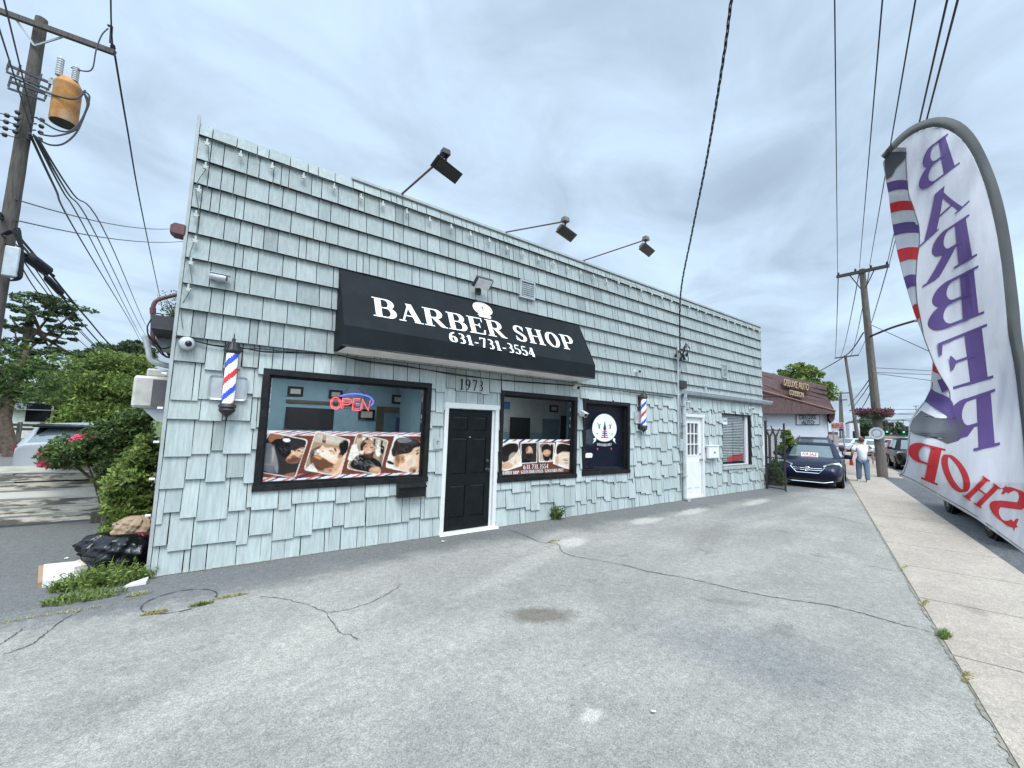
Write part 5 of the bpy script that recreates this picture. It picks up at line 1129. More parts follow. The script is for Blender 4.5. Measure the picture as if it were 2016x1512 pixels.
def gridprint(quads,name,m,lift=.0035,parent=fl):
    mb=MB()
    for q in quads: mb.face([fdepth(*p,lift) for p in q])
    return mb.build(name,m,parent)
[gridprint(fl_pol([q]),'stripe_purple','flag_purple') for q in ((482,545),(765,838),(1120,1200))]
[gridprint(fl_pol([q]),'stripe_red','flag_red') for q in ((622,685),(935,1018),(1320,1415))]
def tri(polys,name,m,step=9,lift=.006):     # clip a polygon against a fine grid
    mb=MB()
    for P in polys:
        ys=[q[1] for q in P]; y=min(ys)
        while y<max(ys)-.01:
            y1=min(y+4,max(ys))
            def xs(yy):
                o=[]
                for a,b in zip(P,P[1:]+P[:1]):
                    if (a[1]<=yy<b[1]) or (b[1]<=yy<a[1]): o.append(a[0]+(b[0]-a[0])*(yy-a[1])/(b[1]-a[1]))
                return sorted(o)
            A=xs(y+.02); B=xs(y1-.02)
            if len(A)==len(B) and len(A)>=2:
                for k in range(0,len(A)-1,2):
                    n=max(1,int(max(A[k+1]-A[k],B[k+1]-B[k])/3.5))
                    for j in range(n): mb.face([fdepth(lerp(A[k],A[k+1],j/n),y,lift),fdepth(lerp(A[k],A[k+1],(j+1)/n),y,lift),fdepth(lerp(B[k],B[k+1],(j+1)/n),y1,lift),fdepth(lerp(B[k],B[k+1],j/n),y1,lift)])
            y=y1
    mb.build(name,m,fl)
tri([[c3(*q) for q in ((385,412),(400,425),(500,468),(525,500),(535,540),(553,603),(500,590),(420,545),(342,492),(360,455))]],'stripe_purple','flag_purple')
tri([[c3(*q) for q in ((398,238),(415,280),(443,318),(420,312),(393,300))]],'stripe_red','flag_red')
tri([[c2(*q) for q in ((88,330),(120,280),(170,243),(205,243),(222,268),(232,250),(238,290),(215,330),(160,385),(142,430),(100,462),(92,400))]],'printed_cap','flag_grey')
tri([[c3(*q) for q in ((320,552),(355,572),(400,592),(480,602),(562,606),(585,645),(610,705),(560,750),(492,768),(455,750),(425,732),(350,724),(243,690),(250,650),(272,602))]],'printed_cap','flag_grey')
# seam line
mb=MB()
sp=smooth_pts([Vector((*q,0)) for q in seam[:18]],5); mb.tube([fdepth(q.x,q.y,.002) for q in sp],.0018,4); 
hm=smooth_pts([Vector((*q,0)) for q in hem],5); mb.tube([fdepth(q.x,q.y-5,.002) for q in hm[:-2]],.0016,4); mb.tube([fdepth(q[0]+3,q[1],.002) for q in leftE[13:]],.0014,4); mb.build('seam_stitching','flag_grey',fl)
def fletter(ch,TL,TR,BR,BL,nm,m,bold=1.0):
    w,st=glyph_quads(ch,bold); mb=MB()
    fn=quad_map(TR,TL,BL,BR,fdepth)     # mirrored: u runs right to left
    for li,qs in enumerate(st):
        for q in qs:
            # subdivide each quad
            if len(q)!=4: mb.face([fn(a/ (w-.02),b,.0035+.0007*li) for a,b in q]); continue
            n=3
            for i in range(n):
                for j in range(n):
                    def B(s,t): return (lerp(lerp(q[0][0],q[1][0],s),lerp(q[3][0],q[2][0],s),t),lerp(lerp(q[0][1],q[1][1],s),lerp(q[3][1],q[2][1],s),t))
                    mb.face([fn(a/(w-.02),b,.0035+.0007*li) for a,b in (B(i/n,j/n),B((i+1)/n,j/n),B((i+1)/n,(j+1)/n),B(i/n,(j+1)/n))])
    mb.build(nm,m,fl)
fletter('B',(1815,300),(1866,262),(1890,322),(1808,384),'letter','flag_purple',.95)
fletter('A',(1812,408),(1886,342),(1908,398),(1816,482),'letter','flag_purple')
fletter('R',(1830,474),(1908,421),(1924,503),(1822,563),'letter','flag_purple',1.05)
fletter('B',(1832,571),(1926,522),(1938,617),(1830,658),'letter','flag_purple',1.05)
fletter('E',(1837,680),(1943,637),(1956,744),(1848,775),'letter','flag_purple',1.1)
fletter('Q',(1870,796),(1959,765),(1969,876),(1868,900),'letter','flag_purple',1.1)
fletter('P',(1794,868),(1862,884),(1846,956),(1782,930),'letter','flag_red',1.05)
fletter('O',(1843,893),(1890,898),(1921,965),(1873,972),'letter','flag_red',1.1)
fletter('H',(1935,936),(1972,962),(1932,1002),(1895,976),'letter','flag_red',.95)
fletter('S',(1972,952),(2035,975),(2005,1052),(1942,1003),'letter','flag_red',1.05)
pts=[Vector((*q,0)) for q in outer]; mid=[(lerp(a.x,b.x,.55),lerp(a.y,b.y,.55)) for a,b in zip(I_,O_)]
base=Fp(2330,1650,FD+.25); base.z=0
mb=MB(); mb.tube([Fp(mid[-1][0],mid[-1][1]-8,FD+.13),Fp(2052,1260,FD+.1),base+Vector((0,0,.02))],[.012,.014,.016],8); mb.build('flag_pole','dark_metal',fl)
mb=MB()
for a in (0,PI/2): d=Vector((math.cos(a),math.sin(a),0))*.35; mb.tube([base-d+Vector((0,0,.022)),base+Vector((0,0,.06)),base+d+Vector((0,0,.022))],.014,6)
mb.build('cross_base','dark_metal',fl)
# ================================================================== POLES AND CABLES
def dirz(p,q): return (Vector(q)-Vector(p))
def insul(mb,p,mi=0,h=.12): mb.lathe(tuple(p),[(.02,0),(.05,.01),(.03,.03),(.055,.05),(.03,.07),(.045,.09),(.02,h)],8,mi)
# left pole
LT=Dp(79,42,14.0); lb=Vector((LT.x-.15,LT.y-.02,0)); LT2=Dp(82,38,14.0)
g=thing('utility_pole','weathered wooden utility pole at the left edge with a crossarm and transformer','utility pole',tuple(lb))
q0=Dp(0,565,14.0)
lb=Vector((q0.x-.02,q0.y,0)); g.location=lb
mb=MB(); n=26; rs=[]
for i in range(n+1):
    t=i/n; c=lb.lerp(LT2,t) ; r=lerp(.155,.105,t); rs.append([(c.x+r*math.cos(2*PI*j/14)*(1+.02*math.sin(i*3+j)),c.y+r*math.sin(2*PI*j/14),c.z) for j in range(14)])
mb.rings(rs); mb.build('pole_shaft','pole_wood',g,smooth=True)
aA,aB=Dp(-60,2,14.1),Dp(226,104,12.9)
aA=Dp(-130,-25,14.9)
mb=MB(); d=(aB-aA).normalized(); up=Vector((0,0,1)); sd=d.cross(up).normalized()
def beam(mb,a,b,w,h,mi=0):
    a=Vector(a);b=Vector(b); d=(b-a).normalized(); s_=d.cross(Vector((0,0,1))).normalized()*w/2; u=s_.cross(d).normalized()*h/2
    mb.hexa([tuple(a-s_-u),tuple(b-s_-u),tuple(b+s_-u),tuple(a+s_-u),tuple(a-s_+u),tuple(b-s_+u),tuple(b+s_+u),tuple(a+s_+u)],mi)
beam(mb,aA,aB,.09,.11); mb.build('crossarm','pole_wood',g)
mb=MB(); pb=Dp(68,90,13.85); beam(mb,aA.lerp(aB,.42),pb,.02,.04); beam(mb,aA.lerp(aB,.72),pb,.02,.04); mb.build('crossarm_brace','grey_metal',g)
mb=MB()
for t in (.985,): insul(mb,aA.lerp(aB,t)+Vector((0,0,.07)))
mb.build('insulator','dark_metal',g)
def rack(p0,p1,nm):
    mb=MB(); a,b=Vector(p0),Vector(p1); beam(mb,a,b,.04,.05)
    for k in range(5): c=a.lerp(b,k/4); beam(mb,c-Vector((0,0,.12)),c+Vector((.02,0,.12)),.03,.03)
    beam(mb,a-Vector((0,0,.16)),b-Vector((0,0,.16)),.03,.04); mb.build(nm,'dark_metal',g)
rack(Dp(15,128,13.8),Dp(98,163,13.4),'mounting_bracket'); rack(Dp(18,160,13.8),Dp(90,185,13.5),'mounting_bracket')
mb=MB()
a,b=Dp(61,225,13.75),Dp(55,275,13.75); beam(mb,a,b,.06,.05)
for k in range(4):
    c=a.lerp(b,(k+.5)/4); beam(mb,c,c+(Dp(74,235,13.5)-Dp(61,235,13.7)),.02,.02)
    for s_ in (-1,1): mb.ball(c+Vector((.18*s_,-.04,0)),.05,n=7,k=4)
for k in range(4): c=a.lerp(b,(k+.2)/4)+(Dp(14,235,13.9)-Dp(61,235,13.75)); mb.ball(c,.05,n=7,k=4); beam(mb,c-Vector((.15,0,0)),c+Vector((.35,-.05,0)),.015,.015)
mb.build('secondary_rack','dark_metal',g)
# comm hardware lower down
mb=MB(); mb.bevbox(*(lambda p:(p.x-.02,p.x+.20,p.y-.3,p.y-.12,p.z-.32,p.z+.32))(Dp(19,520,13.8)),.02); mb.build('equipment_box','galv',g)
mb=MB(); rnd=random.Random(2)
for k in range(6):
    mb.tube(smooth_pts([Dp(8+rnd.uniform(-6,6),462,13.6),Dp(30+rnd.uniform(-5,8),455+rnd.uniform(-6,8),13.5),Dp(44+rnd.uniform(-4,4),500,13.5),Dp(38+rnd.uniform(-6,6),545,13.5),Dp(20,552,13.6)],5),.022,5)
mb.build('cable_loops','cable',g)
# transformer
tA,tB=Dp(133,160,13.0),Dp(128,240,13.0); tc0=Vector(((tA.x+tB.x)/2,(tA.y+tB.y)/2,0)); zt,zb_=tA.z-.05,tB.z-.05
mat('rusty_tank',(.48,.21,.05),.6,var=.35,vs=5,bump=.3,dirt=.9,dcol=(.40,.34,.27),ds=2.6); mat('porcelain',(.42,.43,.42),.3)
g=thing('transformer','rust streaked cylindrical transformer hung beside the left utility pole','transformer',(tc0.x,tc0.y,zb_)); rr=.22
mb=MB(); mb.lathe((tc0.x,tc0.y,0),[(rr*.5,zb_-.01),(rr*.97,zb_),(rr,zb_+.03),(rr,zt-.12),(rr*1.04,zt-.10),(rr*1.04,zt-.06),(rr*.98,zt-.04),(rr*.7,zt+.08),(rr*.2,zt+.12)],28); mb.build('tank','rusty_tank',g,smooth=True,autos=30)
mb=MB(); mb.lathe((tc0.x,tc0.y,0),[(rr*.94,zb_-.014),(rr*.9,zb_-.018)],28); mb.build('tank_base','dark_metal',g)
for k,(ox,h_) in enumerate(((-.14,.42),(.10,.34))):
    mb=MB(); pz=zt+.05; prof=[(.05,pz)]
    for i in range(8): prof+= [(.062,pz+h_*i/8+.01),(.052,pz+h_*i/8+.03)]
    prof.append((.02,pz+h_+.03)); mb.lathe((tc0.x+ox,tc0.y-.1,0),prof,10); mb.build('bushing','porcelain',g)
mb=MB(); beam(mb,Dp(98,160,13.4),Dp(112,165,13.1),.05,.10); beam(mb,Dp(92,183,13.5),Dp(108,188,13.1),.05,.10); mb.build('hanger','galv',g)
mb=MB()
for pts in ([(163,180),(175,200),(168,222),(155,250),(135,262),(105,268),(78,264)],[(165,182),(172,205),(165,230),(150,262),(125,283),(98,285),(72,272)],[(166,180),(176,190),(170,215),(158,240),(138,258),(110,255),(72,232)]):
    mb.tube(smooth_pts([Dp(*q,12.75) for q in pts],5),.018,5)
mb.tube(smooth_pts([Dp(20,150,13.4),Dp(60,168,13.4),Dp(100,185,12.9),Dp(140,195,12.6),Dp(158,190,12.6),Dp(168,178,12.6)],5),.02,5)
mb.tube(smooth_pts([Dp(140,133,12.9),Dp(165,140,12.8),Dp(182,135,12.8),(Dp(189,100,12.8)),Dp(200,70,12.8),Dp(213,56,12.8)],5),.014,5)
mb.build('lead_wires','wire_grey',g)
mb=MB(); mb.tube([Dp(213,50,12.85),Dp(220,52,12.8),Dp(218,85,12.85)],.03,5); mb.build('cutout_fuse','dark_metal',g)
def cable(pts,r,label,group='overhead cables',sag=0,k=8,matn='cable',name='overhead_cable',cat='cable'):
    pts=[Vector(p) for p in pts]
    if sag: pts=catcurve(pts,sag,10)
    else: pts=smooth_pts(pts,k) if len(pts)>2 else [pts[0].lerp(pts[1],i/6) for i in range(7)]
    mb=MB(); mb.tube(pts,r,5); return tag(mb.build(name,matn),label,cat,group)
cable([Dp(217,-60,10),Dp(218,0,11.5),Dp(219,50,12.6),Dp(222,98,12.9)],.016,'black line rising out of the frame above the left crossarm end')
cable([Dp(226,108,12.9),Dp(250,250,16),Dp(282,430,24),Dp(320,610,48)],.022,'single black line dropping from the left crossarm end toward the shop corner')
for k,(a,b,c) in enumerate(((58,150,285),(66,170,290),(70,185,300),(74,205,312))):
    cable([Dp(a,262+k*3,13.6),Dp((lerp(a,b,.5))+4,262+(k*4)+ (560-262)*.36,17),Dp(b-2+10,470+0,26),Dp(c-25,640,60),Dp(c,690-k*4,95)],.022+.005*(k==0),'thin line of the bundle falling from the left pole to the trees, number %d from the left'%(k+1) if False else ['leftmost','second','third','rightmost'][k]+' thin line in the fan falling from the left pole rack to the trees',matn='wire_grey')
cable([Dp(28,392,13.8),Dp(345,450,26)],.014,'upper of two thin near-level lines crossing behind the shop corner',sag=.25,matn='wire_grey')
cable([Dp(28,433,13.8),Dp(370,474,26)],.014,'lower of two thin near-level lines crossing behind the shop corner',sag=.25,matn='wire_grey')
cl_=[[(0,420),(22,448),(90,528),(170,625),(230,690),(300,735)],[(0,428),(22,458),(95,545),(165,640),(225,700),(295,742)],[(5,465),(30,480),(70,530),(130,615),(200,690),(280,740)],[(10,480),(40,505),(80,560),(140,635),(210,700),(285,745)],[(30,500),(70,570),(130,645),(200,705),(270,745)]]
for k,pl in enumerate(cl_):
    n_=len(pl); cable([Dp(x,y,lerp(13.6,45,(i/(n_-1))**1.6)) for i,(x,y) in enumerate(pl)],(.035,.03,.018,.018,.014)[k],['topmost thick black communication cable left of the shop','second thick black communication cable left of the shop','middle thin communication cable left of the shop','fourth thin communication cable left of the shop','lowest thin communication cable left of the shop'][k],'communication cables below the power lines')
for a,b,rr2,lab in (((52,503),(96,536),.13,'fat black splice case clamped on the communication cables'),((90,545),(122,580),.07,'slimmer black splice case lower down the communication cables')):
    A,B=Dp(*a,14.3),Dp(*b,14.8); mb=MB(); mb.tube([A,A.lerp(B,.1),A.lerp(B,.9),B],[rr2*.5,rr2,rr2,rr2*.4],10); mb.tube([A.lerp(B,-.2),B.lerp(A,-.25)],rr2*.25,6); tag(mb.build('splice_case','cable'),lab,'splice case')
for k,(a,b,lab) in enumerate((((0,70),(60,250),'thin line beyond the left pole near the top left corner'),((8,0),(66,240),'steep thin line at the very left above the bracket'))):
    cable([Dp(a[0]-10,a[1]-40,9),Dp(*b,13.8)],.012,lab,matn='wire_grey')
# service drop: three twisted strands
end=Vector((9.80,FY-.12,3.86)); A=[Dp(1468,-140,3.7),Dp(1440,0,4.6),Dp(1425,110,5.3),Dp(1392,310,6.9),Dp(1362,460,8.4),Dp(1340,580,9.8),end]
P2=smooth_pts(A,34)
for s_ in range(3):
    mb=MB(); L_2=0; q=[]
    for i,p in enumerate(P2):
        if i: L_2+=(P2[i]-P2[i-1]).length
        a=L_2*10.0+s_*2*PI/3; q.append(p+Vector((math.cos(a)*.012,math.sin(a)*.012,math.sin(a+1)*.008)))
    if s_==0: sd_=tag(thing('service_drop','twisted black service cable sweeping down to the conduit on the shop wall','cable',tuple(end)),None,None)
    mb.tube(q,.0075,5); mb.build('strand','cable',sd_)
# right street pole with hanging basket, plaque, lamp arm
def lean_pole(b,t,r0,r1,parent,m='pole_wood_grey',n=14,seg=20):
    mb=MB(); b=Vector(b);t=Vector(t); rs=[]
    for i in range(seg+1):
        k=i/seg; c=b.lerp(t,k); r=lerp(r0,r1,k); rs.append([(c.x+r*math.cos(2*PI*j/n),c.y+r*math.sin(2*PI*j/n),c.z) for j in range(n)])
    mb.rings(rs); return mb.build('pole_shaft',m,parent,smooth=True)
pb=Zp(1738,940,0); rA=math.hypot(pb.x,pb.y); ptop=Dp(1697,530,rA)
g=thing('utility_pole','nearest wooden street pole on the right, with flower basket and round plaque','utility pole',tuple(pb))
lean_pole(pb,ptop,.19,.115,g)
xa,xb=Dp(1648,545,rA+.5),Dp(1750,523,rA-.7); mb=MB(); beam(mb,xa,xb,.11,.14); mb.build('crossarm','pole_wood',g)
mb=MB(); pc=Dp(1700,575,rA); beam(mb,xa.lerp(xb,.25),pc,.02,.04); beam(mb,xa.lerp(xb,.75),pc,.02,.04); mb.build('crossarm_brace','dark_metal',g)
for t in (.03,.38,.68,.97):
    mb=MB(); insul(mb,xa.lerp(xb,t)+Vector((0,0,.07)),h=.14); mb.build('insulator','dark_metal',g)
mb=MB(); a=Dp(1714,662,rA-.15); b=Dp(1806,630,rA-2.6); mb.tube(smooth_pts([a,a.lerp(b,.5)+Vector((0,0,.05)),b],5),.045,7); mb.build('lamp_arm','dark_metal',g)
mb=MB(); c=b+Vector((.0,-.25,-.02)); mb.ball(c,.16,sc=(1.0,2.2,.6)); mb.build('street_lamp_head','grey_metal',g,smooth=True)
# conduit up the pole
mb=MB(); mb.tube([Dp(1729,860,rA-.25),Dp(1716,720,rA-.25),Dp(1706,620,rA-.22)],.014,6); mb.build('riser_conduit','pole_wood',g)
c=Dp(1726,853,rA-.30); mb=MB(); dv=(-c).normalized(); dv.z=0
r_=.27
e1=Vector((dv.y,-dv.x,0)).normalized(); cc=c
mb.prism([cc+e1*r_*math.cos(a)+Vector((0,0,r_*math.sin(a))) for a in [2*PI*i/30 for i in range(30)]],dv*.015)
mat('plaque_grey',(.38,.41,.40),.5,dirt=.3,ds=9); tag(mb.build('round_plaque','plaque_grey',None),'round grey plaque with a pale ring fixed to the nearest street pole','plaque')
mat('plaque_ring',(.62,.64,.62),.5)
pl=bpy.context.scene.objects['round_plaque']; mb=MB()
for i in range(30):
    a0,a1=2*PI*i/30,2*PI*(i+1)/30; f=lambda r,a:cc+dv*.019+e1*r*math.cos(a)+Vector((0,0,r*math.sin(a)))
    mb.face([f(.25,a0),f(.25,a1),f(.20,a1),f(.20,a0)]); mb.face([f(.12,a0),f(.12,a1),f(.02,a1),f(.02,a0)])
mb.build('plaque_ring','plaque_ring',pl)
c=Dp(1721,812,rA); g=thing('flower_basket','hanging basket ring of dark red flowers around the nearest street pole','flower basket',tuple(c))
def leaves(mb,c,rad,n,size,rnd,mi=0,flat=1.0,tr=(.5,1.35),shell=.35):
    c=Vector(c)
    for _ in range(n):
        d=Vector((rnd.gauss(0,1),rnd.gauss(0,1),rnd.gauss(0,1))).normalized(); k=rnd.uniform(shell,1)**.6
        p=c+Vector((d.x*rad[0],d.y*rad[1],d.z*rad[2]))*k
        a=Vector((rnd.gauss(0,1),rnd.gauss(0,1),rnd.gauss(0,1)*flat)).normalized(); b=a.cross(Vector((rnd.gauss(0,1),rnd.gauss(0,1),rnd.gauss(0,1)))).normalized()
        s_=size*rnd.uniform(.6,1.4); t=rnd.uniform(*tr); t=(t*rnd.uniform(.9,1.1),t,t*rnd.uniform(.8,1.1))
        mb.face([p-a*s_,p-b*s_*.45,p+a*s_,p+b*s_*.45],mi,t)
rnd=random.Random(11); mb=MB(); mbl=MB()
for i in range(22):
    a=2*PI*i/22; q=c+Vector((.52*math.cos(a),.52*math.sin(a),rnd.uniform(-.05,.05))); leaves(mb,q,(.2,.2,.19),45,.05,rnd,tr=(.2,1.0)); leaves(mbl,q-Vector((0,0,.08)),(.17,.17,.15),14,.06,rnd)
mb.build('flowers','petal_red',g); mbl.build('foliage','leaf_dark',g)
mb=MB(); mb.lathe((c.x,c.y,c.z),[(.22,-.30),(.42,-.2),(.5,-.05),(.48,-.05),(.25,-.2),(.2,-.26)],16); mb.build('basket','dark_metal',g)
# further poles along the street
def tline(px,py_b,py_t,tx=None,arms=(),label='',g_='wooden poles receding along the street',r=.16,slate=0):
    b=Zp(px,py_b,0); rr_=math.hypot(b.x,b.y); t=Dp(tx if tx else px,py_t,rr_)
    g=thing('utility_pole',label,'utility pole',tuple(b),0,g_); lean_pole(b,t,r*1.2,r*.8,g,seg=6,n=8)
    for (xl,yl,xr,yr) in arms: mb=MB(); beam(mb,Dp(xl,yl,rr_-.25),Dp(xr,yr,rr_-.25),.12,.16); mb.build('crossarm','pole_wood',g)
    return b,t,rr_
b2,t2,r2=tline(1692,886,700,1664,[(1643,705,1691,699)],'second street pole, pale slim shaft with one short crossarm left of the man',r=.19)
b3,t3,r3=tline(1662,880,772,1655,[(1645,775,1676,773),(1644,788,1668,787)],'third street pole with two close crossarms, behind the red lettered sign')
tline(1655,878,780,1653,[],'dark street pole without crossarm just left of the third one',r=.14)
tline(1681,877,805,1680,[(1672,808,1690,806)],'small far street pole between the second and the nearest pole',r=.13)
tline(1808,872,798,1803,[(1798,800,1809,799)],'far street pole appearing at the left edge of the feather flag',r=.12)
tline(1698,874,815,1697,[],'tiny distant street pole beside the nearest one',r=.12)
# street wires
up=lambda px,py,d:Dp(px,py,d)
for (x0,y0,x1,y1,d0,lab) in ((1643,-10,1649,545,7.5,'leftmost of the tall lines running from the top edge to the right-hand crossarm'),(1738,-10,1692,527,7,'second of the tall lines running to the right-hand crossarm'),(1804,-10,1712,524,6.8,'third tall line from the left, ending on the right-hand crossarm'),(1867,-10,1746,522,6.5,'fourth tall line, passing just behind the tip of the flag'),(1888,-10,1750,522,6.3,'rightmost tall line, behind the tip of the flag')):
    A,B=Dp(x0,y0,d0),Dp(x1,y1,rA); cable([A,B],.011 if d0>6.6 else .013,lab,'tall lines from the right-hand crossarm',sag=.0)
for i,(x,y) in enumerate(((1650,548),(1692,534),(1712,530),(1748,525))):
    q=[(1644,703),(1655,702),(1675,700),(1690,698)][i]
    cable([Dp(x,y,rA),Dp(*q,r2)],.022,['leftmost','second','third','rightmost'][i]+' thin line between the nearest and the second street pole','lines between the street poles',sag=.5,matn='wire_grey')
cable([Dp(1700,655,rA),Dp(1665,700,34),Dp(1600,738,40)],.03,'thick black cable from the nearest street pole down over the brown roof')
for k,(y0,q1,q2) in enumerate(((730,(1695,770),(1670,800)),(738,(1700,775),(1672,812)),(744,(1705,790),(1680,830)))):
    cable([Dp(1722,y0,rA),Dp(*q1,rA+12),Dp(*q2,rA+45)],.025,['upper','middle','lower'][k]+' sagging communication cable left of the nearest street pole','sagging cables behind the nearest street pole')
for k,(a,b) in enumerate((((1721,724),(1835,730)),((1721,733),(1840,738)),((1721,735),(1840,750)),((1716,640),(1830,692)))):
    cable([Dp(*a,rA),Dp(*b,rA+(4,5,2,-4)[k])],.014,['top of the short lines right of the nearest street pole','middle of the short lines right of the nearest street pole','lowest of the short lines right of the nearest street pole','slanting cable from the nearest street pole down behind the flag'][k],'short lines toward the flag',matn='wire_grey')
for k in range(5):
    cable([Dp(1690,[806,812,818,826,832][k],60),Dp(1830,[806,818,812,829,822][k],75)],.03,['topmost','second','third','fourth','lowest'][k]+' far line crossing the street behind the flower basket','far lines crossing the street',matn='wire_grey')
# ================================================================== VEGETATION
def tree(name,label,base,crowns,tr_pts,r0,leafm,n,size,cat='tree',group=None,seed=1,limbs=True,flat=1.0,trr=(.5,1.35)):
    rnd=random.Random(seed); g=thing(name,label,cat,tuple(base),0,group); mb=MB()
    pts=smooth_pts(tr_pts,4); mb.tube(pts,[lerp(r0,r0*.35,i/(len(pts)-1)) for i in range(len(pts))],8)
    if limbs:
        for (c,r) in crowns:
            k=rnd.uniform(.45,.95); s_=pts[int(k*(len(pts)-1))]; c=Vector(c); mid=s_.lerp(c,.5)+Vector((0,0,-r[2]*.2)); mb.tube(smooth_pts([s_,mid,c],4),[r0*.35*(1-i/9)+.012 for i in range(9)],5)
    mb.build('trunk','bark',g,smooth=True); mb=MB(); tot=sum(r[0]*r[2] for _,r in crowns)
    for (c,r) in crowns:
        m_=int(n*r[0]*r[2]/tot)
        for q in range(max(3,m_//70)):
            d=Vector((rnd.gauss(0,1),rnd.gauss(0,1),rnd.gauss(0,1))).normalized()*rnd.uniform(.3,1)**.5
            cc=Vector(c)+Vector((d.x*r[0],d.y*r[1],d.z*r[2])); k=rnd.uniform(.16,.34)*max(r); tone=rnd.uniform(.7,1.2)
            leaves(mb,cc,(k,k,k*.7*flat),70,size,rnd,flat=flat,tr=(trr[0]*tone,trr[1]*tone))
    mb.build('crown',leafm,g); return g
# pine at the far left, pads of needles
R1=26
def cp(px,py,rx,rz,d,ry=None):
    c=Dp(px,py,d); s_=d/817*1.0*.95; return (c,(rx*s_*.75,(ry or rx)*s_*.75,rz*s_*.9))
pads=[cp(*q,R1) for q in ((55,598,55,22),(110,605,60,16),(150,612,30,10),(20,620,40,20),(85,640,45,14),(30,655,45,14),(140,640,28,8),(130,668,30,8),(60,680,50,14),(10,690,40,14),(105,700,38,8),(35,720,50,15),(150,702,20,6))]
base=Dp(5,852,R1); base.z=0
tree('pine_tree','tall open pine with layered dark needle pads at the far left',base,pads,[base,Dp(20,780,R1),Dp(45,720,R1),Dp(52,660,R1),Dp(62,600,R1)],.20,'pine_leaf',7500,.085,seed=3,trr=(.7,1.9),flat=.45)
base=Dp(30,860,24); base.z=0
tree('maple_tree','leaning grey trunked tree with thin loose foliage at the far left',base,[cp(*q,24) for q in ((0,720,50,40),(60,760,60,30),(100,740,45,30),(-20,770,40,25))],[base,Dp(8,820,24),Dp(30,760,24),Dp(52,690,24)],.24,'leaf',5500,.07,seed=4,trr=(.6,1.6))
base=Dp(215,850,33); base.z=0
tree('round_tree','dense bright green round tree left of the air conditioner',base,[cp(*q,33) for q in ((215,760,70,55),(165,770,45,40),(262,750,45,50),(200,720,55,25),(215,815,80,30),(250,800,40,35))],[base,Dp(212,800,33),Dp(210,740,33)],.3,'leaf_light',24000,.10,seed=5,trr=(.6,1.6))
base=Dp(250,850,44); base.z=0
tree('dark_tree','darker tree crown showing above the bright green round tree',base,[cp(*q,44) for q in ((225,700,45,16),(265,695,35,18),(190,705,30,12))],[base,Dp(250,760,44),Dp(240,700,44)],.35,'leaf_dark',7000,.16,seed=6)
base=Dp(120,848,50); base.z=0
for i,(px,w_,y_) in enumerate(((25,70,770),(90,60,775),(140,45,770))):
    base=Dp(px,848,50+i*3); base.z=0
    tree('hedgerow_tree',['mid green tree mass behind the pine at the left edge','mid green tree behind the white house','mid green tree between the white house and the round tree'][i],base,[cp(px,y_,w_,55,50+i*3),cp(px-20,y_+30,w_,35,50+i*3)],[base,Dp(px,800,50+i*3),Dp(px,770,50+i*3)],.3,'leaf',4200,.16,seed=20+i,group='trees in the background at the left')
base=Dp(345,640,24); base.z=0
rnd=random.Random(8); g=thing('bare_tree','thin twiggy tree top showing just left of the shingle corner','tree',tuple(base)); mb=MB(); c=Dp(350,640,24); mb.tube([base,c],.08,6)
tips=[]
for k in range(26):
    q=Dp(rnd.uniform(322,372),rnd.uniform(572,640),24+rnd.uniform(-.8,.8)); m_=c.lerp(q,.5)+Vector((rnd.uniform(-.2,.2),0,.1)); mb.tube(smooth_pts([c,m_,q],3),[.03,.026,.022,.018,.014,.010,.008],4); tips+=[q,m_]
mb.build('trunk','bark',g); mb=MB(); [leaves(mb,q,(.25,.25,.2),14,.05,rnd) for q in tips]; mb.build('crown','leaf_dark',g)
# tree behind the brown roof
base=Dp(1575,860,46); base.z=0
tree('street_tree','light green rounded tree top rising behind the brown shingled roof',base,[cp(*q,46) for q in ((1565,745,40,24),(1600,755,35,24),(1540,745,25,18),(1580,728,30,14),(1622,778,20,28),(1572,775,60,30))],[base,Dp(1576,800,46),Dp(1576,740,46)],.35,'leaf_light',12000,.15,seed=9,trr=(.6,1.4))
for i,(x0,y0,w_) in enumerate(((1700,842,22),(1722,838,25),(1765,850,22),(1790,852,22),(1815,852,22))):
    base=Dp(x0,866,100+i*22); base.z=0
    tree('distant_tree',['far dark tree left of the nearest street pole','far dark tree directly behind the nearest street pole','far low tree right of the nearest street pole','far low tree above the parked cars','far low tree beside the flag edge'][i],base,[cp(x0,y0,w_,16,100+i*22)],[base,Dp(x0,y0,100+i*22)],.3,'leaf_dark',1400,.45,seed=30+i,group='distant trees at the end of the street',limbs=False)
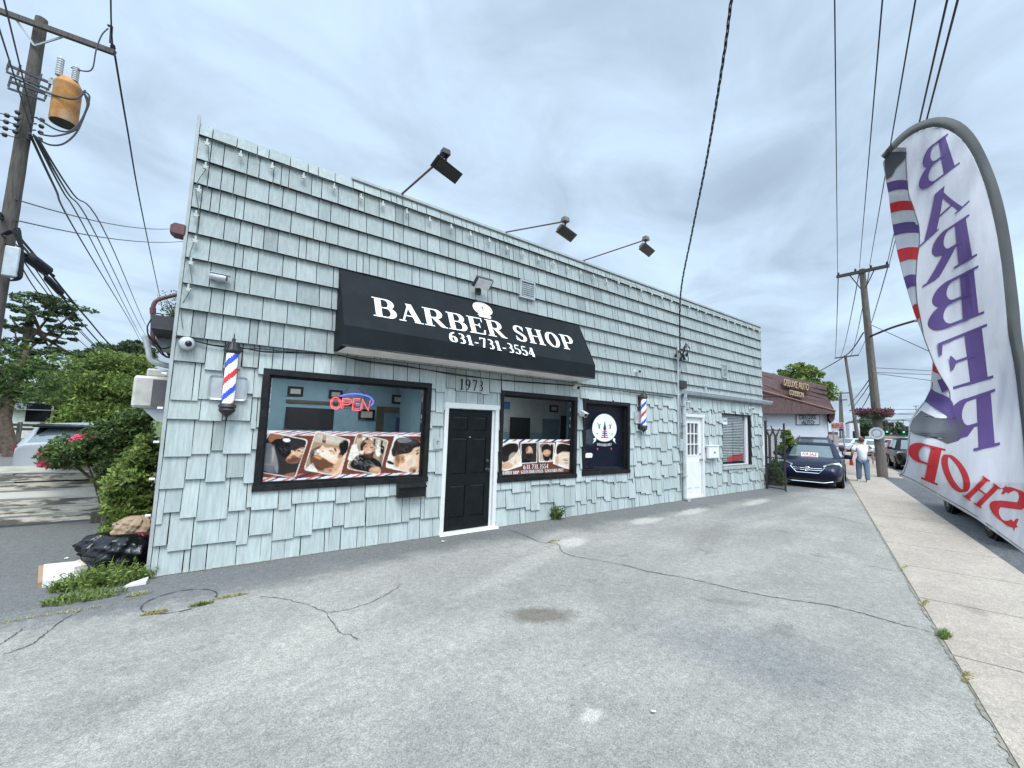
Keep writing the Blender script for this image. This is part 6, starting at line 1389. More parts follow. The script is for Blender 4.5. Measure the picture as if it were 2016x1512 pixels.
# rose bush on the fence, weeds at the corner
def bush(name,label,cs,leafm,n,size,base,cat='shrub',petals=(),seed=1,stems=14,trr=(.5,1.5)):
    rnd=random.Random(seed); g=thing(name,label,cat,tuple(base)); mb=MB()
    for k in range(stems):
        c,r=cs[k%len(cs)]; q=Vector(c)+Vector((rnd.uniform(-1,1)*r[0]*.6,rnd.uniform(-1,1)*r[1]*.5,rnd.uniform(-.3,.8)*r[2])); b=Vector(base)+Vector((rnd.uniform(-.2,.2),rnd.uniform(-.1,.1),0)); mb.tube(smooth_pts([b,b.lerp(q,.5)+Vector((0,0,.15)),q],4),[.012]*9,4)
    mb.build('stems','bark',g); mb=MB(); tot=sum(r[0]*r[2] for _,r in cs)
    for c,r in cs:
        m_=int(n*r[0]*r[2]/tot)
        for q in range(max(2,m_//40)):
            d=Vector((rnd.gauss(0,1),rnd.gauss(0,1),rnd.gauss(0,1))).normalized()*rnd.uniform(.2,1)**.5; tone=rnd.uniform(.6,1.25)
            leaves(mb,Vector(c)+Vector((d.x*r[0],d.y*r[1],d.z*r[2])),(.10,.10,.08),40,size,rnd,tr=(trr[0]*tone,trr[1]*tone))
    mb.build('foliage',leafm,g)
    for p in petals:
        m2=MB(); q=Vector(p)
        for k in range(10):
            a=k*2.4; rr_=.012+.004*k; m2.face([q+Vector((rr_*math.cos(a),rr_*math.sin(a)*.8,.02)),q+Vector(((rr_+.035)*math.cos(a-.5),-.02+(rr_+.03)*math.sin(a-.5)*.6,.03*math.sin(a)+.02)),q+Vector(((rr_+.035)*math.cos(a+.5),-.02+(rr_+.03)*math.sin(a+.5)*.6,-.02+.03*math.cos(a)))],0,rnd.uniform(.7,1.3))
        m2.build('blossom','petal',g)
    return g
def cq(px,py,rx,rz,y):
    c=Yp(px,py,y); d=c.y/ray(px,py)[1]*F/ F; sc_=(c-Vector((0,0,H))).length/817*.8; return (c,(rx*sc_*.62,.35,rz*sc_))
b0=Zp(235,1010); b0.z=0
pet=[Yp(x,y,9.1) for x,y in ((150,862),(160,857),(172,858),(180,862),(147,866),(206,890),(220,890),(222,888),(228,900),(231,904),(231,883),(86,890),(88,908),(92,912),(100,905),(185,857),(95,915),(84,913),(214,889),(165,862),(176,855))]
bush('rose_bush','sprawling bush with pink flowers leaning over the slatted fence',[cq(*q,9.2) for q in ((150,888,75,26),(110,897,45,18),(205,868,50,34),(250,845,55,30),(265,820,45,16),(230,905,40,30),(275,870,35,40),(215,930,26,20),(250,880,40,30))],'leaf',15000,.032,(b0.x+.1,9.2,0),petals=pet,seed=12)
bush('tall_weeds','tall feathery bright green weeds against the shop corner',[cq(*q,7.4) for q in ((262,930,42,45),(255,980,48,45),(270,1020,40,35),(240,1035,34,22),(285,895,22,35),(235,955,30,30))],'leaf_light',14000,.034,(Zp(268,1050).x,7.4,0),cat='weeds',seed=13,trr=(.8,1.9))
# low grassy weeds by the bags
def tuft(label,c,rx,ry,n,h,matn,seed,name='weed_tuft',wd=.006):
    rnd=random.Random(seed); mb=MB()
    for _ in range(n):
        a=rnd.uniform(0,2*PI); r=rnd.random()**.5; b=Vector((c[0]+rx*r*math.cos(a),c[1]+ry*r*math.sin(a),.005)); hh=h*rnd.uniform(.4,1.1)*(1.15-r*.6)
        d=Vector((rnd.gauss(0,.4),rnd.gauss(0,.4),1)).normalized(); s_=Vector((math.cos(a*3),math.sin(a*3),0))*wd*rnd.uniform(.6,1.4); t=rnd.uniform(.6,1.4)
        m_=b+d*hh*.6; e_=b+d*hh+Vector((d.x,d.y,0))*hh*.5
        mb.face([b-s_,b+s_,m_+s_*.8,m_-s_*.8],0,t); mb.face([m_-s_*.8,m_+s_*.8,e_],0,t)
        if rnd.random()<.5:
            for k in (.35,.6,.85): q=b+d*hh*k; v=Vector((rnd.gauss(0,1),rnd.gauss(0,1),rnd.uniform(-.2,.6))).normalized()*hh*.28; w_=v.cross(d).normalized()*wd*1.6; mb.face([q,q+v*.5+w_,q+v,q+v*.5-w_],0,t*1.1)
    return tag(mb.build(name,matn),label,'weeds')
c=Zp(205,1150); tuft('leafy green weed clump spreading in front of the black bin bag',c,.40,.17,620,.24,'leaf_light',5,wd=.007)
c=Zp(165,1180); tuft('low green weed patch left of the black bin bag, on the asphalt',c,.30,.10,240,.12,'leaf_light',6,wd=.006)
c=Yp(1096,1026,FY-.10); tuft('single broad leaved weed growing at the wall foot right of the black door',(c.x,FY-.09),.10,.05,60,.42,'leaf',7,wd=.014)
for lab,p,rx,ry,n,h,m_ in (('grass tuft where the long crack meets the pavement edge',(1860,1255),.10,.035,260,.075,'leaf_light'),('dry grass strip at the pavement edge above the thicker tuft',(1822,1190),.14,.02,150,.035,'dry_weed'),('thin dry grass along the pavement edge farther up the lot',(1780,1120),.25,.02,120,.03,'dry_weed'),('dry weeds beside the pavement near the bottom right corner',(1905,1335),.12,.03,150,.03,'dry_weed'),
  ('short weeds in the lower rim of the round asphalt patch',(305,1208),.10,.03,220,.035,'dry_weed'),('green sprigs at the right rim of the round asphalt patch',(395,1192),.10,.02,120,.045,'leaf_light'),('yellowed weeds in the crack right of the round patch',(455,1175),.16,.018,160,.03,'dry_weed'),('small pale weeds at the foot of the shop corner board',(272,1172),.10,.03,120,.04,'dry_weed'),
  ('moss and weeds in the crack in front of the black door',(1090,1066),.14,.03,140,.025,'dry_weed'),('weeds at the foot of the wall under the blinds window',(1462,966),.5,.05,260,.10,'leaf_light'),('yellow dry weed line crossing the asphalt at the left edge',(60,1218),.55,.03,260,.02,'dry_weed')):
    c=Zp(*p); tuft(lab,c,rx,ry,n,h,m_,hash(lab)%1000 if False else int(p[0]),wd=.004)
# ================================================================== FENCES, RUBBISH
fa,fb=Zp(0,1040),Zp(238,1022); fd=(fb-fa).normalized(); fa2=fa-fd*4.5; zt=Yp(0,915,fa.y).z; zt=1.06
tk=Dp(60,917,math.hypot(fa.x,fa.y)); zt=tk.z
g=thing('slatted_fence','low horizontal board fence with peeling cream paint and one post end','fence',(fb.x,fb.y,0))
mat('peeling',(.64,.57,.45),.8,var=.15,vs=3,stretch=(1.6,1.6,9),bump=.5,bs=20,dirt=1.0,dcol=(.14,.12,.10),ds=1.3,tint=False)
mat('peeling_clean',(.70,.65,.54),.7,var=.08,vs=3,stretch=(1,1,6),dirt=.5,dcol=(.25,.2,.16),ds=2.0,bump=.3)
nb=7; L0=(fb-fa2).length; nrm=Vector((-fd.y,fd.x,0))
for k in range(nb):
    z1_=zt-k*zt/nb; z0_=z1_-zt/nb*(.80 if k<3 else .74); mb=MB(); rnd=random.Random(k)
    off=nrm*rnd.uniform(-.012,.012); a=fa2+off; b=fb+off
    mb.hexa([(a.x,a.y,z0_),(b.x,b.y,z0_+.005),(b.x+nrm.x*.03,b.y+nrm.y*.03,z0_+.005),(a.x+nrm.x*.03,a.y+nrm.y*.03,z0_),(a.x,a.y,z1_),(b.x,b.y,z1_+rnd.uniform(-.01,.01)),(b.x+nrm.x*.03,b.y+nrm.y*.03,z1_),(a.x+nrm.x*.03,a.y+nrm.y*.03,z1_)])
    mb.build('board','peeling_clean' if k in (0,3) else 'peeling',g)
for k in range(4):
    p=fb-fd*(.15+k*1.7)+nrm*.06; mb=MB(); mb.box(p.x-.045,p.x+.045,p.y-.02,p.y+.06,0,zt-.02); mb.build('post','pole_wood_grey',g)
p=fb+Vector((-.15,-.1,0)); mb=MB(); beam(mb,fb+Vector((-.35,-.12,.09)),fb+Vector((.5,-.05,.09)),.10,.16); mb.build('sleeper','pole_wood',g)
def bag(name,label,c,r,m,seed,sq=(1,1,1),knot=None,cat='rubbish bag'):
    rnd=random.Random(seed); mb=MB(); n,k=64,40; rs=[]; ph=[rnd.uniform(0,6) for _ in range(8)]
    for i in range(k+1):
        th=PI*(i+.3)/(k+.6); ring=[]
        for j in range(n):
            a=2*PI*j/n; cr=1+.10*math.sin(3*a+ph[0]+2*th)+.08*math.sin(7*a+ph[1]-5*th)+.09*abs(math.sin(11*a+ph[2]+3*th))-.09*abs(math.sin(6*th+2*a+ph[3]))+.05*math.sin(17*a-9*th+ph[4])+rnd.uniform(-.03,.03)
            rr_=r*math.sin(th)**.8*cr; z=c[2]+r*sq[2]*(-math.cos(th)); 
            ring.append((c[0]+rr_*sq[0]*math.cos(a),c[1]+rr_*sq[1]*math.sin(a),max(.004,z)))
        rs.append(ring)
    mb.rings(rs); o=mb.build(name,m,None,smooth=True,autos=180); return tag(o,label,cat)
mat('bin_bag',(.006,.006,.007),.16,var=.2,bump=1.0,bs=14); mat('brown_paper',(.42,.30,.20),.8,bump=.8,bs=10,dirt=.4,dcol=(.25,.15,.1),ds=6); mat('maroon_bag',(.16,.03,.04),.4,bump=1,bs=14); mat('white_card',(.74,.72,.68),.7,dirt=.2,dcol=(.5,.42,.34),ds=7); mat('card_brown',(.38,.24,.14),.8)
G=lambda x,y,z=0:Zp(x,y,z)
b1=G(232,1128); bag('bin_bag','shiny black bin bag in front, beside the shop corner',(b1.x+.02,b1.y+.05,.20),.24,'bin_bag',1,(1.15,.9,.85))
b2_=G(205,1100); bag('bin_bag','second black bin bag lying behind the front one',(b2_.x,b2_.y+.05,.15),.22,'bin_bag',2,(1.15,.8,.7))
b3_=G(262,1095); bag('paper_bag','crumpled brown paper bag on top of the pile',(b3_.x-.02,b3_.y,.34),.17,'brown_paper',3,(1.1,.7,.9),cat='paper bag')
b3_=G(275,1120); bag('plastic_bag','dark maroon plastic bag squeezed against the corner board',(b3_.x-.05,b3_.y+.05,.20),.17,'maroon_bag',4,(.7,.8,1.2),cat='plastic bag')
a,b,c,d=G(82,1157),G(155,1150),G(160,1112),G(85,1122)
mb=MB(); up=Vector((0,0,.055)); mb.hexa([a,b,c,d,a+up*1.2,b+up,c+up*.9,d+up*1.1]); g0=mb.build('carton','white_card',None); tag(g0,'flattened white carton lying on the asphalt left of the bags','carton')
mb=MB(); mb.hexa([a+Vector((-.03,.01,0)),a,d,d+Vector((-.03,.0,0)),a+Vector((-.035,.01,.05)),a+up,d+up,d+Vector((-.04,0,.05))]); mb.build('torn_end','card_brown',g0)
a=G(170,1135); mb=MB(); mb.tube([a+Vector((-.10,.0,.06)),a+Vector((.10,.03,.06))],[.055,.06],14); mat('tin',(.30,.27,.22),.4,dirt=.4); mat('brown_flap',(.50,.40,.30),.8)
tag(mb.build('food_tin','tin'),'dented grey tub between the white carton and the black bag','tub')
a,b,c=G(160,1120,.02),G(200,1120,.10),G(215,1095,.12); mb=MB(); mb.prism([a,b,c,G(150,1106,.04)],(0,0,.02)); tag(mb.build('cardboard_flap','brown_flap'),'torn tan cardboard flap leaning on the black bags','cardboard')
a=G(275,1152); mb=MB(); mb.hexa([(a.x-.12,a.y-.03,0.004),(a.x+.05,a.y-.02,0.004),(a.x+.06,a.y+.08,0.004),(a.x-.08,a.y+.07,0.004),(a.x-.12,a.y-.03,.02),(a.x+.05,a.y-.02,.04),(a.x+.06,a.y+.08,.05),(a.x-.08,a.y+.07,.02)]); tag(mb.build('paper_scrap','white_card'),'white paper scrap wedged at the foot of the corner board','litter')
def litter(px,py,s_,label,seed):
    rnd=random.Random(seed); p=Zp(px,py); mb=MB(); o=[(p.x+s_*rnd.uniform(.5,1)*math.cos(a),p.y+s_*rnd.uniform(.4,.9)*math.sin(a),.006+rnd.uniform(0,.012)) for a in [2*PI*i/8 for i in range(8)]]
    mb.prism(o,(0,0,.003)); tag(mb.build('litter','white_card'),label,'litter')
litter(1287,1404,.022,'small white paper scrap alone in the foreground asphalt',3); litter(872,1067,.04,'crumpled white wrapper just in front of the black door',4); litter(130,1101,.025,'small pale stone-like scrap above the white carton',5); litter(1085,1017,.02,'tiny white scrap at the wall foot left of the tall weed',6); litter(1505,1385,.006,'tiny pale fleck right of the foreground scrap',7)
# chain link gate by the right end of the shop
gp=[Zp(1506,960),Zp(1548,966)]; gh=Dp(1503,832,math.hypot(gp[0].x,gp[0].y)).z
g=thing('chain_link_gate','black chain link gate panel standing open at the right end of the shop','gate',tuple(gp[0]))
A=Vector((14.95,6.02,0)); B=Vector((15.02,5.50,0)); B=Zp(1547,968); 
A=Zp(1510,962)
mb=MB(); mb.tube([A,A+Vector((0,0,gh))],.04,8); mb.ball(A+Vector((0,0,gh+.03)),.05); mb.build('post','dark_metal',g)
mb=MB(); mb.tube([B,B+Vector((0,0,gh-.02))],.028,8)
for z in (.06,1.0,1.88): mb.tube([A+Vector((0,0,z)),B+Vector((0,0,z))],.02,6)
mb.build('gate_frame','dark_metal',g)
mb=MB(); dd=B-A; n=int(dd.length/.055); hz=1.84
for i in range(-34,n+1):
    for sgn in (1,-1):
        t0=i if sgn>0 else i+34; pts=[]
        a_t,b_t=t0,t0+sgn*34; za,zb_=.06,1.88
        # clip the diagonal to the gate
        lo,hi=0.0,1.0
        f=lambda k:a_t+(b_t-a_t)*k
        for lim,s_ in ((0,1),(n,-1)):
            va,vb=(f(0)-lim)*s_,(f(1)-lim)*s_
            if va<0 and vb<0: lo=2
            elif va<0: lo=max(lo,va/(va-vb))
            elif vb<0: hi=min(hi,va/(va-vb))
        if lo<hi: 
            p0=A+dd*(f(lo)/n)+Vector((0,0,lerp(za,zb_,lo))); p1=A+dd*(f(hi)/n)+Vector((0,0,lerp(za,zb_,hi))); mb.tube([p0,p1],.006,3)
mb.build('mesh','dark_metal',g)
mb=MB(); rnd=random.Random(6)
for z in (.3,1.0,1.6,1.95,2.2): 
    p=A+Vector((.06,-.02,z)); [mb.tube([p,p+Vector((rnd.uniform(-.05,.08),rnd.uniform(-.05,.05),rnd.uniform(-.1,.15)))],.008,4) for _ in range(2)]
mb.build('tie_wire','dark_metal',g)
def cqr(px,py,rx,rz,d): c=Dp(px,py,d); k=d/817*.62; return (c,(rx*k,rx*k*.8,rz*k))
base=Zp(1530,955); bush('hedge_shrub','bright yellow-green shrub behind the black gate, beside the dark blue car',[cqr(*q,19.5) for q in ((1550,862,14,18),(1545,885,16,16),(1558,875,12,14))],'leaf_light',3200,.06,Dp(1550,950,19.5)*1 if False else (Dp(1550,900,19.5).x,Dp(1550,900,19.5).y,0),seed=15,trr=(.9,1.7))
bush('gate_weeds','dark green weeds growing low behind the black gate',[cqr(*q,17.2) for q in ((1525,925,20,24),(1515,940,12,16),(1535,940,14,16))],'leaf',3200,.05,(Dp(1525,940,17.2).x,Dp(1525,940,17.2).y,0),cat='weeds',seed=16)
for i,(x,lab) in enumerate(((1515,'forked bare branch stub above the left of the gate'),(1527,'shorter bare branch stub above the right of the gate'))):
    c=Dp(x,862,18.5); b=Vector((c.x,c.y,0)); mb=MB(); mb.tube([b,c],.05,6); mb.tube([c,c+Vector((-.15,.1,.45))],[.04,.02],5); mb.tube([c,c+Vector((.12,-.1,.35))],[.04,.02],5); tag(mb.build('branch_stub','bark'),lab,'branch')
# split rail fence and house at far left
g=thing('rail_fence','pale split rail fence across the grass at the far left','fence',tuple(Dp(45,850,30)-Vector((0,0,Dp(45,850,30).z))))
for z_ in (835,843,):
    mb=MB(); beam(mb,Dp(-20,z_,29),Dp(92,z_+3,31),.05,.12); mb.build('rail','pole_wood_grey',g)
for x in (2,40,84): q=Dp(x,831,30); mb=MB(); mb.box(q.x-.07,q.x+.07,q.y-.07,q.y+.07,0,q.z); mb.build('post','pole_wood_grey',g)
def house(pxa,pxb,py_e,py_r,d,label,wm,rm,depth=8):
    a,b=Dp(pxa,py_e,d),Dp(pxb,py_e,d); zr=Dp((pxa+pxb)/2,py_r,d).z; dv=(b-a); dv.z=0; dn=dv.normalized(); nr=Vector((-dn.y,dn.x,0))*depth; ze=a.z
    g=thing('house',label,'house',(a.x,a.y,0)); A0=Vector((a.x,a.y,0)); B0=A0+dv
    mb=MB(); mb.hexa([A0,B0,B0+nr,A0+nr,A0+Vector((0,0,ze)),B0+Vector((0,0,ze)),B0+nr+Vector((0,0,ze)),A0+nr+Vector((0,0,ze))]); mb.build('wall',wm,g)
    mb=MB(); o=nr.normalized()*.4; mb.prism([A0-o+Vector((0,0,ze)),A0+nr+o+Vector((0,0,ze)),A0+nr*.5+Vector((0,0,zr))],dv); mb.build('roof',rm,g)
    for k in (.25,.7):
        p=A0+dv*k-nr.normalized()*.03; w_=dn*1.0; mb=MB(); mb.hexa([p+Vector((0,0,1)),p+w_+Vector((0,0,1)),p+w_+nr.normalized()*.02+Vector((0,0,1)),p+nr.normalized()*.02+Vector((0,0,1)),p+Vector((0,0,2.1)),p+w_+Vector((0,0,2.1)),p+w_+nr.normalized()*.02+Vector((0,0,2.1)),p+nr.normalized()*.02+Vector((0,0,2.1))]); mb.build('window','lens_dark',g)
mat('house_white',(.62,.62,.58),.7); mat('roof_grey',(.12,.12,.13),.9)
house(20,140,806,790,38,'white house half hidden in the trees at the far left','house_white','roof_grey')
# ================================================================== VEHICLES
def paint(name,c,rough=.3): return mat(name,c,rough,metal=.0,var=.02,coat=.15,spec=.22)
paint('paint_navy',(.004,.007,.026)); paint('paint_black',(.010,.010,.011)); paint('paint_grey',(.05,.055,.07)); paint('paint_silver',(.45,.46,.47)); paint('paint_white',(.72,.73,.73)); paint('paint_red',(.25,.015,.02))
mat('headlamp',(.62,.64,.62),.08,var=.25,vs=14); mat('tail_red',(.50,.01,.015),.15); mat('chrome_trim',(.65,.66,.68),.12,metal=1,var=.02); mat('arch_black',(.006,.006,.007),.9)
def build_car(label,paintm,kind='sedan',L=4.85,Wd=1.85,Ht=1.47,group=None,front_detail=False,cat='car'):
    g=thing('parked_car',label,cat,(0,0,0),0,group); h=Wd/2; cl=.17
    if kind=='sedan':  st=[(-L/2,.62,.90),(-L/2+.12,.28,1.02),(-L/2+.75,.2,1.05),(-.9,.2,.98),(.5,.2,.97),(1.05,.2,.98),(L/2-.8,.2,.93),(L/2-.35,.2,.84),(L/2-.10,.24,.72),(L/2,.34,.60)]; cab=(-1.95,1.15,-1.15,.25)
    elif kind=='suv':  st=[(-L/2,.5,1.02),(-L/2+.06,.3,1.10),(-L/2+.6,.24,1.12),(-.9,.24,1.10),(.6,.24,1.08),(1.0,.24,1.09),(L/2-.75,.24,1.04),(L/2-.3,.26,.97),(L/2-.08,.3,.86),(L/2,.4,.70)]; cab=(-L/2+.12,1.15,-L/2+.38,.45)
    else: st=[(-L/2,.42,.92),(-L/2+.05,.3,1.00),(-L/2+.5,.22,1.02),(-.7,.2,.98),(.6,.2,.96),(1.0,.2,.97),(L/2-.7,.2,.90),(L/2-.3,.22,.80),(L/2-.07,.28,.68),(L/2,.36,.58)]; cab=(-L/2+.12,1.25,-L/2+.50,.35)
    mb=MB(); rs=[]
    # resample stations smoothly
    sm=smooth_pts([Vector(q) for q in st],3)
    for q in sm:
        x,zb,zt=q; e=max(0,(abs(x)-(L/2-.7))/.7); w=h*(1-.17*e**2.2); zm=zb+(zt-zb)*.45
        pr=[(0,zb),(w*.80,zb),(w*.95,zb+.06),(w*.995,zm-.08),(w,zm+.02),(w*.985,zt-.14),(w*.93,zt-.05),(w*.80,zt-.012),(w*.4,zt+.018),(0,zt+.022)]
        rs.append([(x,y,z) for y,z in pr]+[(x,-y,z) for y,z in pr[-2:0:-1]])
    mb.rings(rs); mb.build('body',paintm,g,world=False,smooth=True,autos=50)
    xb0,xf0,xb1,xf1=cab; zb=.94 if kind!='suv' else 1.06; zr=Ht
    wb,wr=h*.92,h*.72; mb=MB()
    def ring(t):
        # t 0 belt ..1 roof
        w=lerp(wb,wr,t**1.15); z=lerp(zb,zr-.04,t); xb=lerp(xb0,xb1,t**.9); xf=lerp(xf0,xf1,t**.95); c=.10
        return [(xf,w*.80,z),(xf+.10*(1-t)+.03,0,z),(xf,-w*.80,z),(xf-.14,-w,z),((xf+xb)/2,-w*1.01,z),(xb+.12,-w*.98,z),(xb,-w*.80,z),(xb-.05,0,z),(xb,w*.80,z),(xb+.12,w*.98,z),((xf+xb)/2,w*1.01,z),(xf-.14,w,z)]
    rr_=[ring(t) for t in (0,.33,.66,.9)]; top=ring(1); top=[(x*.97,y*.94,zr-.01) for x,y,z in top]; top2=[(x*.6,y*.5,zr+.005) for x,y,z in top]
    mb.rings(rr_+[top,top2]); mb.build('cabin',paintm,g,world=False,smooth=True,autos=55)
    # glass set a few millimetres proud of the cabin shell
    def P2(x0,w_,t,side):  return None
    def gl(name,quad,off):
        mb=MB(); n=4; o=Vector(off)
        for i in range(n):
            for j in range(n):
                f=lambda u,v:Vector(quad[0]).lerp(Vector(quad[1]),u).lerp(Vector(quad[3]).lerp(Vector(quad[2]),u),v)+o*(1+.0*u)
                mb.face([f(i/n,j/n),f((i+1)/n,j/n),f((i+1)/n,(j+1)/n),f(i/n,(j+1)/n)])
        return mb.build(name,'car_glass_dark',g,world=False,smooth=True)
    lo,hi=.07,.86
    def pt(side,xk,t):
        w=lerp(wb,wr,t**1.15); z=lerp(zb,zr-.04,t); xb=lerp(xb0,xb1,t**.9); xf=lerp(xf0,xf1,t**.95); return (xf,xb,w,z)
    a,b=pt(0,0,lo),pt(0,0,hi)
    for nm,i,of in (('windscreen',0,.012),('rear_window',1,-.012)):
        x0,x1=a[i],b[i]; k=.78; mb=MB(); bulge=(.13 if i==0 else -.05)
        for u in range(6):
            for v in range(3):
                def f(U,V): 
                    yy=lerp(-1,1,U); w=lerp(a[2],b[2],V)*k; bul=(1-yy*yy)*(lerp(.10*(1-lo)+.03,.10*(1-hi)+.03,V) if i==0 else -.05); return (lerp(x0,x1,V)+bul+of,yy*w,lerp(a[3],b[3],V)+.006)
                mb.face([f(u/6,v/3),f((u+1)/6,v/3),f((u+1)/6,(v+1)/3),f(u/6,(v+1)/3)])
        mb.build(nm,'screen_glass',g,world=False,smooth=True)
    for sd in (1,-1):
        xf_a,xb_a,w_a,z_a=a; xf_b,xb_b,w_b,z_b=b; mid=(xf_a+xb_a)/2
        for (u0,u1) in ((.0,.47),(.52,.96)):
            xa0=lerp(xf_a-.30,xb_a+.32,u0); xa1=lerp(xf_a-.30,xb_a+.32,u1); xc0=lerp(xf_b-.16,xb_b+.28,u0); xc1=lerp(xf_b-.16,xb_b+.28,u1)
            gl('side_window',[(xa0,sd*(w_a*1.012+.008),z_a),(xa1,sd*(w_a*1.012+.008),z_a),(xc1,sd*(w_b*1.012+.006),z_b),(xc0,sd*(w_b*1.012+.006),z_b)],(0,0,0))
    R_=.33 if kind!='suv' else .37; wbs=L*.29
    for sx in (1,-1):
        for sd in (1,-1):
            x=sx*wbs*1.0; mb=MB(); y=sd*(h*.985)
            mb.lathe((x,0,R_),[(R_+.075,y-sd*.03),(R_+.075,y+sd*.006)],24,axis='y'); mb.build('wheel_arch','arch_black',g,world=False)
            wl=None; mb=MB(); y0=sd*(h-.20); mb.lathe((x,0,R_),[(R_*.62,y0),(R_*.97,y0),(R_,y0+sd*.03),(R_,sd*(h+.005)),(R_*.96,sd*(h+.022)),(R_*.68,sd*(h+.020))],26,axis='y'); wl=mb.build('wheel','rubber',g,world=False,smooth=True,autos=30)
            mb=MB(); mb.lathe((x,0,R_),[(R_*.68,sd*(h+.0)),(R_*.68,sd*(h+.021)),(R_*.62,sd*(h+.018)),(R_*.58,sd*(h-.02))],26,axis='y')
            for k in range(5):
                a_=2*PI*k/5; c,s_=math.cos(a_),math.sin(a_); p0=Vector((x+c*.04,sd*(h+.012),R_+s_*.04)); p1=Vector((x+c*R_*.62,sd*(h+.015),R_+s_*R_*.62)); beam(mb,p0,p1,.02,.06)
            mb.lathe((x,0,R_),[(.06,sd*(h)),(.05,sd*(h+.02))],10,axis='y'); mb.build('rim','rim',wl,world=False)
    for sd in (1,-1):
        x0=xf0-.28; mb=MB(); mb.bevbox(x0-.09,x0+.09,min(sd*(h+.03),sd*(h+.24)),max(sd*(h+.03),sd*(h+.24)),zb+.02,zb+.17,.03); mb.box(x0-.03,x0+.03,min(sd*(h-.08),sd*(h+.05)),max(sd*(h-.08),sd*(h+.05)),zb+.03,zb+.07); mb.build('side_mirror',paintm,g,world=False,smooth=True,autos=40)
        # lamps
        zf=st[-2][2]; fx=L/2
        mb=MB(); hz=.66 if kind!='suv' else .80
        q=[(fx-.10,sd*h*.46,hz),(fx-.16,sd*h*.78,hz+.02),(fx-.52,sd*h*.985,hz+.10),(fx-.50,sd*h*.90,hz+.21),(fx-.26,sd*h*.70,hz+.18),(fx-.135,sd*h*.46,hz+.10)]
        mb.prism([Vector(p)+Vector((.0,0,0)) for p in q],(.045,sd*.012,0)); mb.build('headlight','headlamp',g,world=False)
        mb=MB(); hz=.82 if kind!='suv' else .95; rx=-L/2
        mb.prism([(rx+.03,sd*h*.62,hz),(rx+.10,sd*h*.86,hz-.02),(rx+.42,sd*h*1.0,hz+.03),(rx+.30,sd*h*.99,hz+.10),(rx+.08,sd*h*.86,hz+.13),(rx+.035,sd*h*.62,hz+.10)],(-.03,sd*.01,0)); mb.build('tail_light','tail_red',g,world=False)
    gz=.60 if kind!='suv' else .72
    mb=MB(); mb.hexa([(L/2-.07,-.42,gz),(L/2-.0,-.30,gz-.10),(L/2-.0,.30,gz-.10),(L/2-.07,.42,gz),(L/2-.12,-.44,gz+.10),(L/2-.0,-.30,gz+.09),(L/2-.0,.30,gz+.09),(L/2-.12,.44,gz+.10)]) if False else None
    mb.prism([(L/2+.01,-.30,gz-.10),(L/2+.01,.30,gz-.10),(L/2-.03,.46,gz+.06),(L/2-.05,.46,gz+.11),(L/2-.05,-.46,gz+.11),(L/2-.03,-.46,gz+.06)],(-.1,0,0)); mb.build('grille','arch_black',g,world=False)
    mb=MB()
    mb.tube([(L/2-.03,-.48,gz+.10),(L/2+.01,-.31,gz-.10),(L/2+.015,.31,gz-.10),(L/2-.03,.48,gz+.10)],.017,5)
    for k in (.0,.06): mb.tube([(L/2-.005,-.40,gz+k),(L/2+.02,-.2,gz+k-.01),(L/2+.02,.2,gz+k-.01),(L/2-.005,.40,gz+k)],.012,5)
    mb.build('grille_bars','chrome_trim',g,world=False)
    mb=MB(); mb.prism([(L/2-.01,-.62,.30),(L/2+.01,-.4,.24),(L/2+.01,.4,.24),(L/2-.01,.62,.30),(L/2-.01,.55,.44),(L/2-.01,-.55,.44)],(-.1,0,0)); mb.build('lower_intake','arch_black',g,world=False)
    if front_detail:
        mb=MB(); mb.tube([(L/2-.06,-.68,.26),(L/2+.02,-.45,.205),(L/2+.02,.45,.205),(L/2-.06,.68,.26)],.014,5); mb.build('bumper_trim','chrome_trim',g,world=False)
        for sd in (1,-1): mb=MB(); mb.prism([(L/2-.08,sd*.58,.37),(L/2-.14,sd*.74,.39),(L/2-.14,sd*.74,.43),(L/2-.08,sd*.58,.42)],(.05,0,0)); mb.build('fog_light','headlamp',g,world=False)
        mb=MB(); z=gz+.03
        for y in (-.045,.045): mb.box(L/2+.022,L/2+.035,y-.014,y+.014,z-.05,z+.05)
        mb.box(L/2+.022,L/2+.034,-.03,.03,z-.012,z+.012)
        ring_=[(L/2+.03,.085*math.cos(a),z+.07*math.sin(a)) for a in [2*PI*i/16 for i in range(17)]]; mb.tube(ring_,.009,4); mb.build('front_emblem','chrome_trim',g,world=False)
    return g
mat('car_glass_dark',(.012,.016,.018),.05,spec=.8); mat('screen_glass',(.10,.13,.13),.04,spec=1.0,coat=1.0)
def place(g,s,t,face,z=0):
    p=RS(s,t,z); g.location=p; g.rotation_euler=(0,0,R(16.9)+face); return g
car1=build_car('dark blue saloon car facing the viewer with a red and white card behind its windscreen','paint_navy','sedan',front_detail=True)
place(car1,19.75,-.30,PI+R(-3))
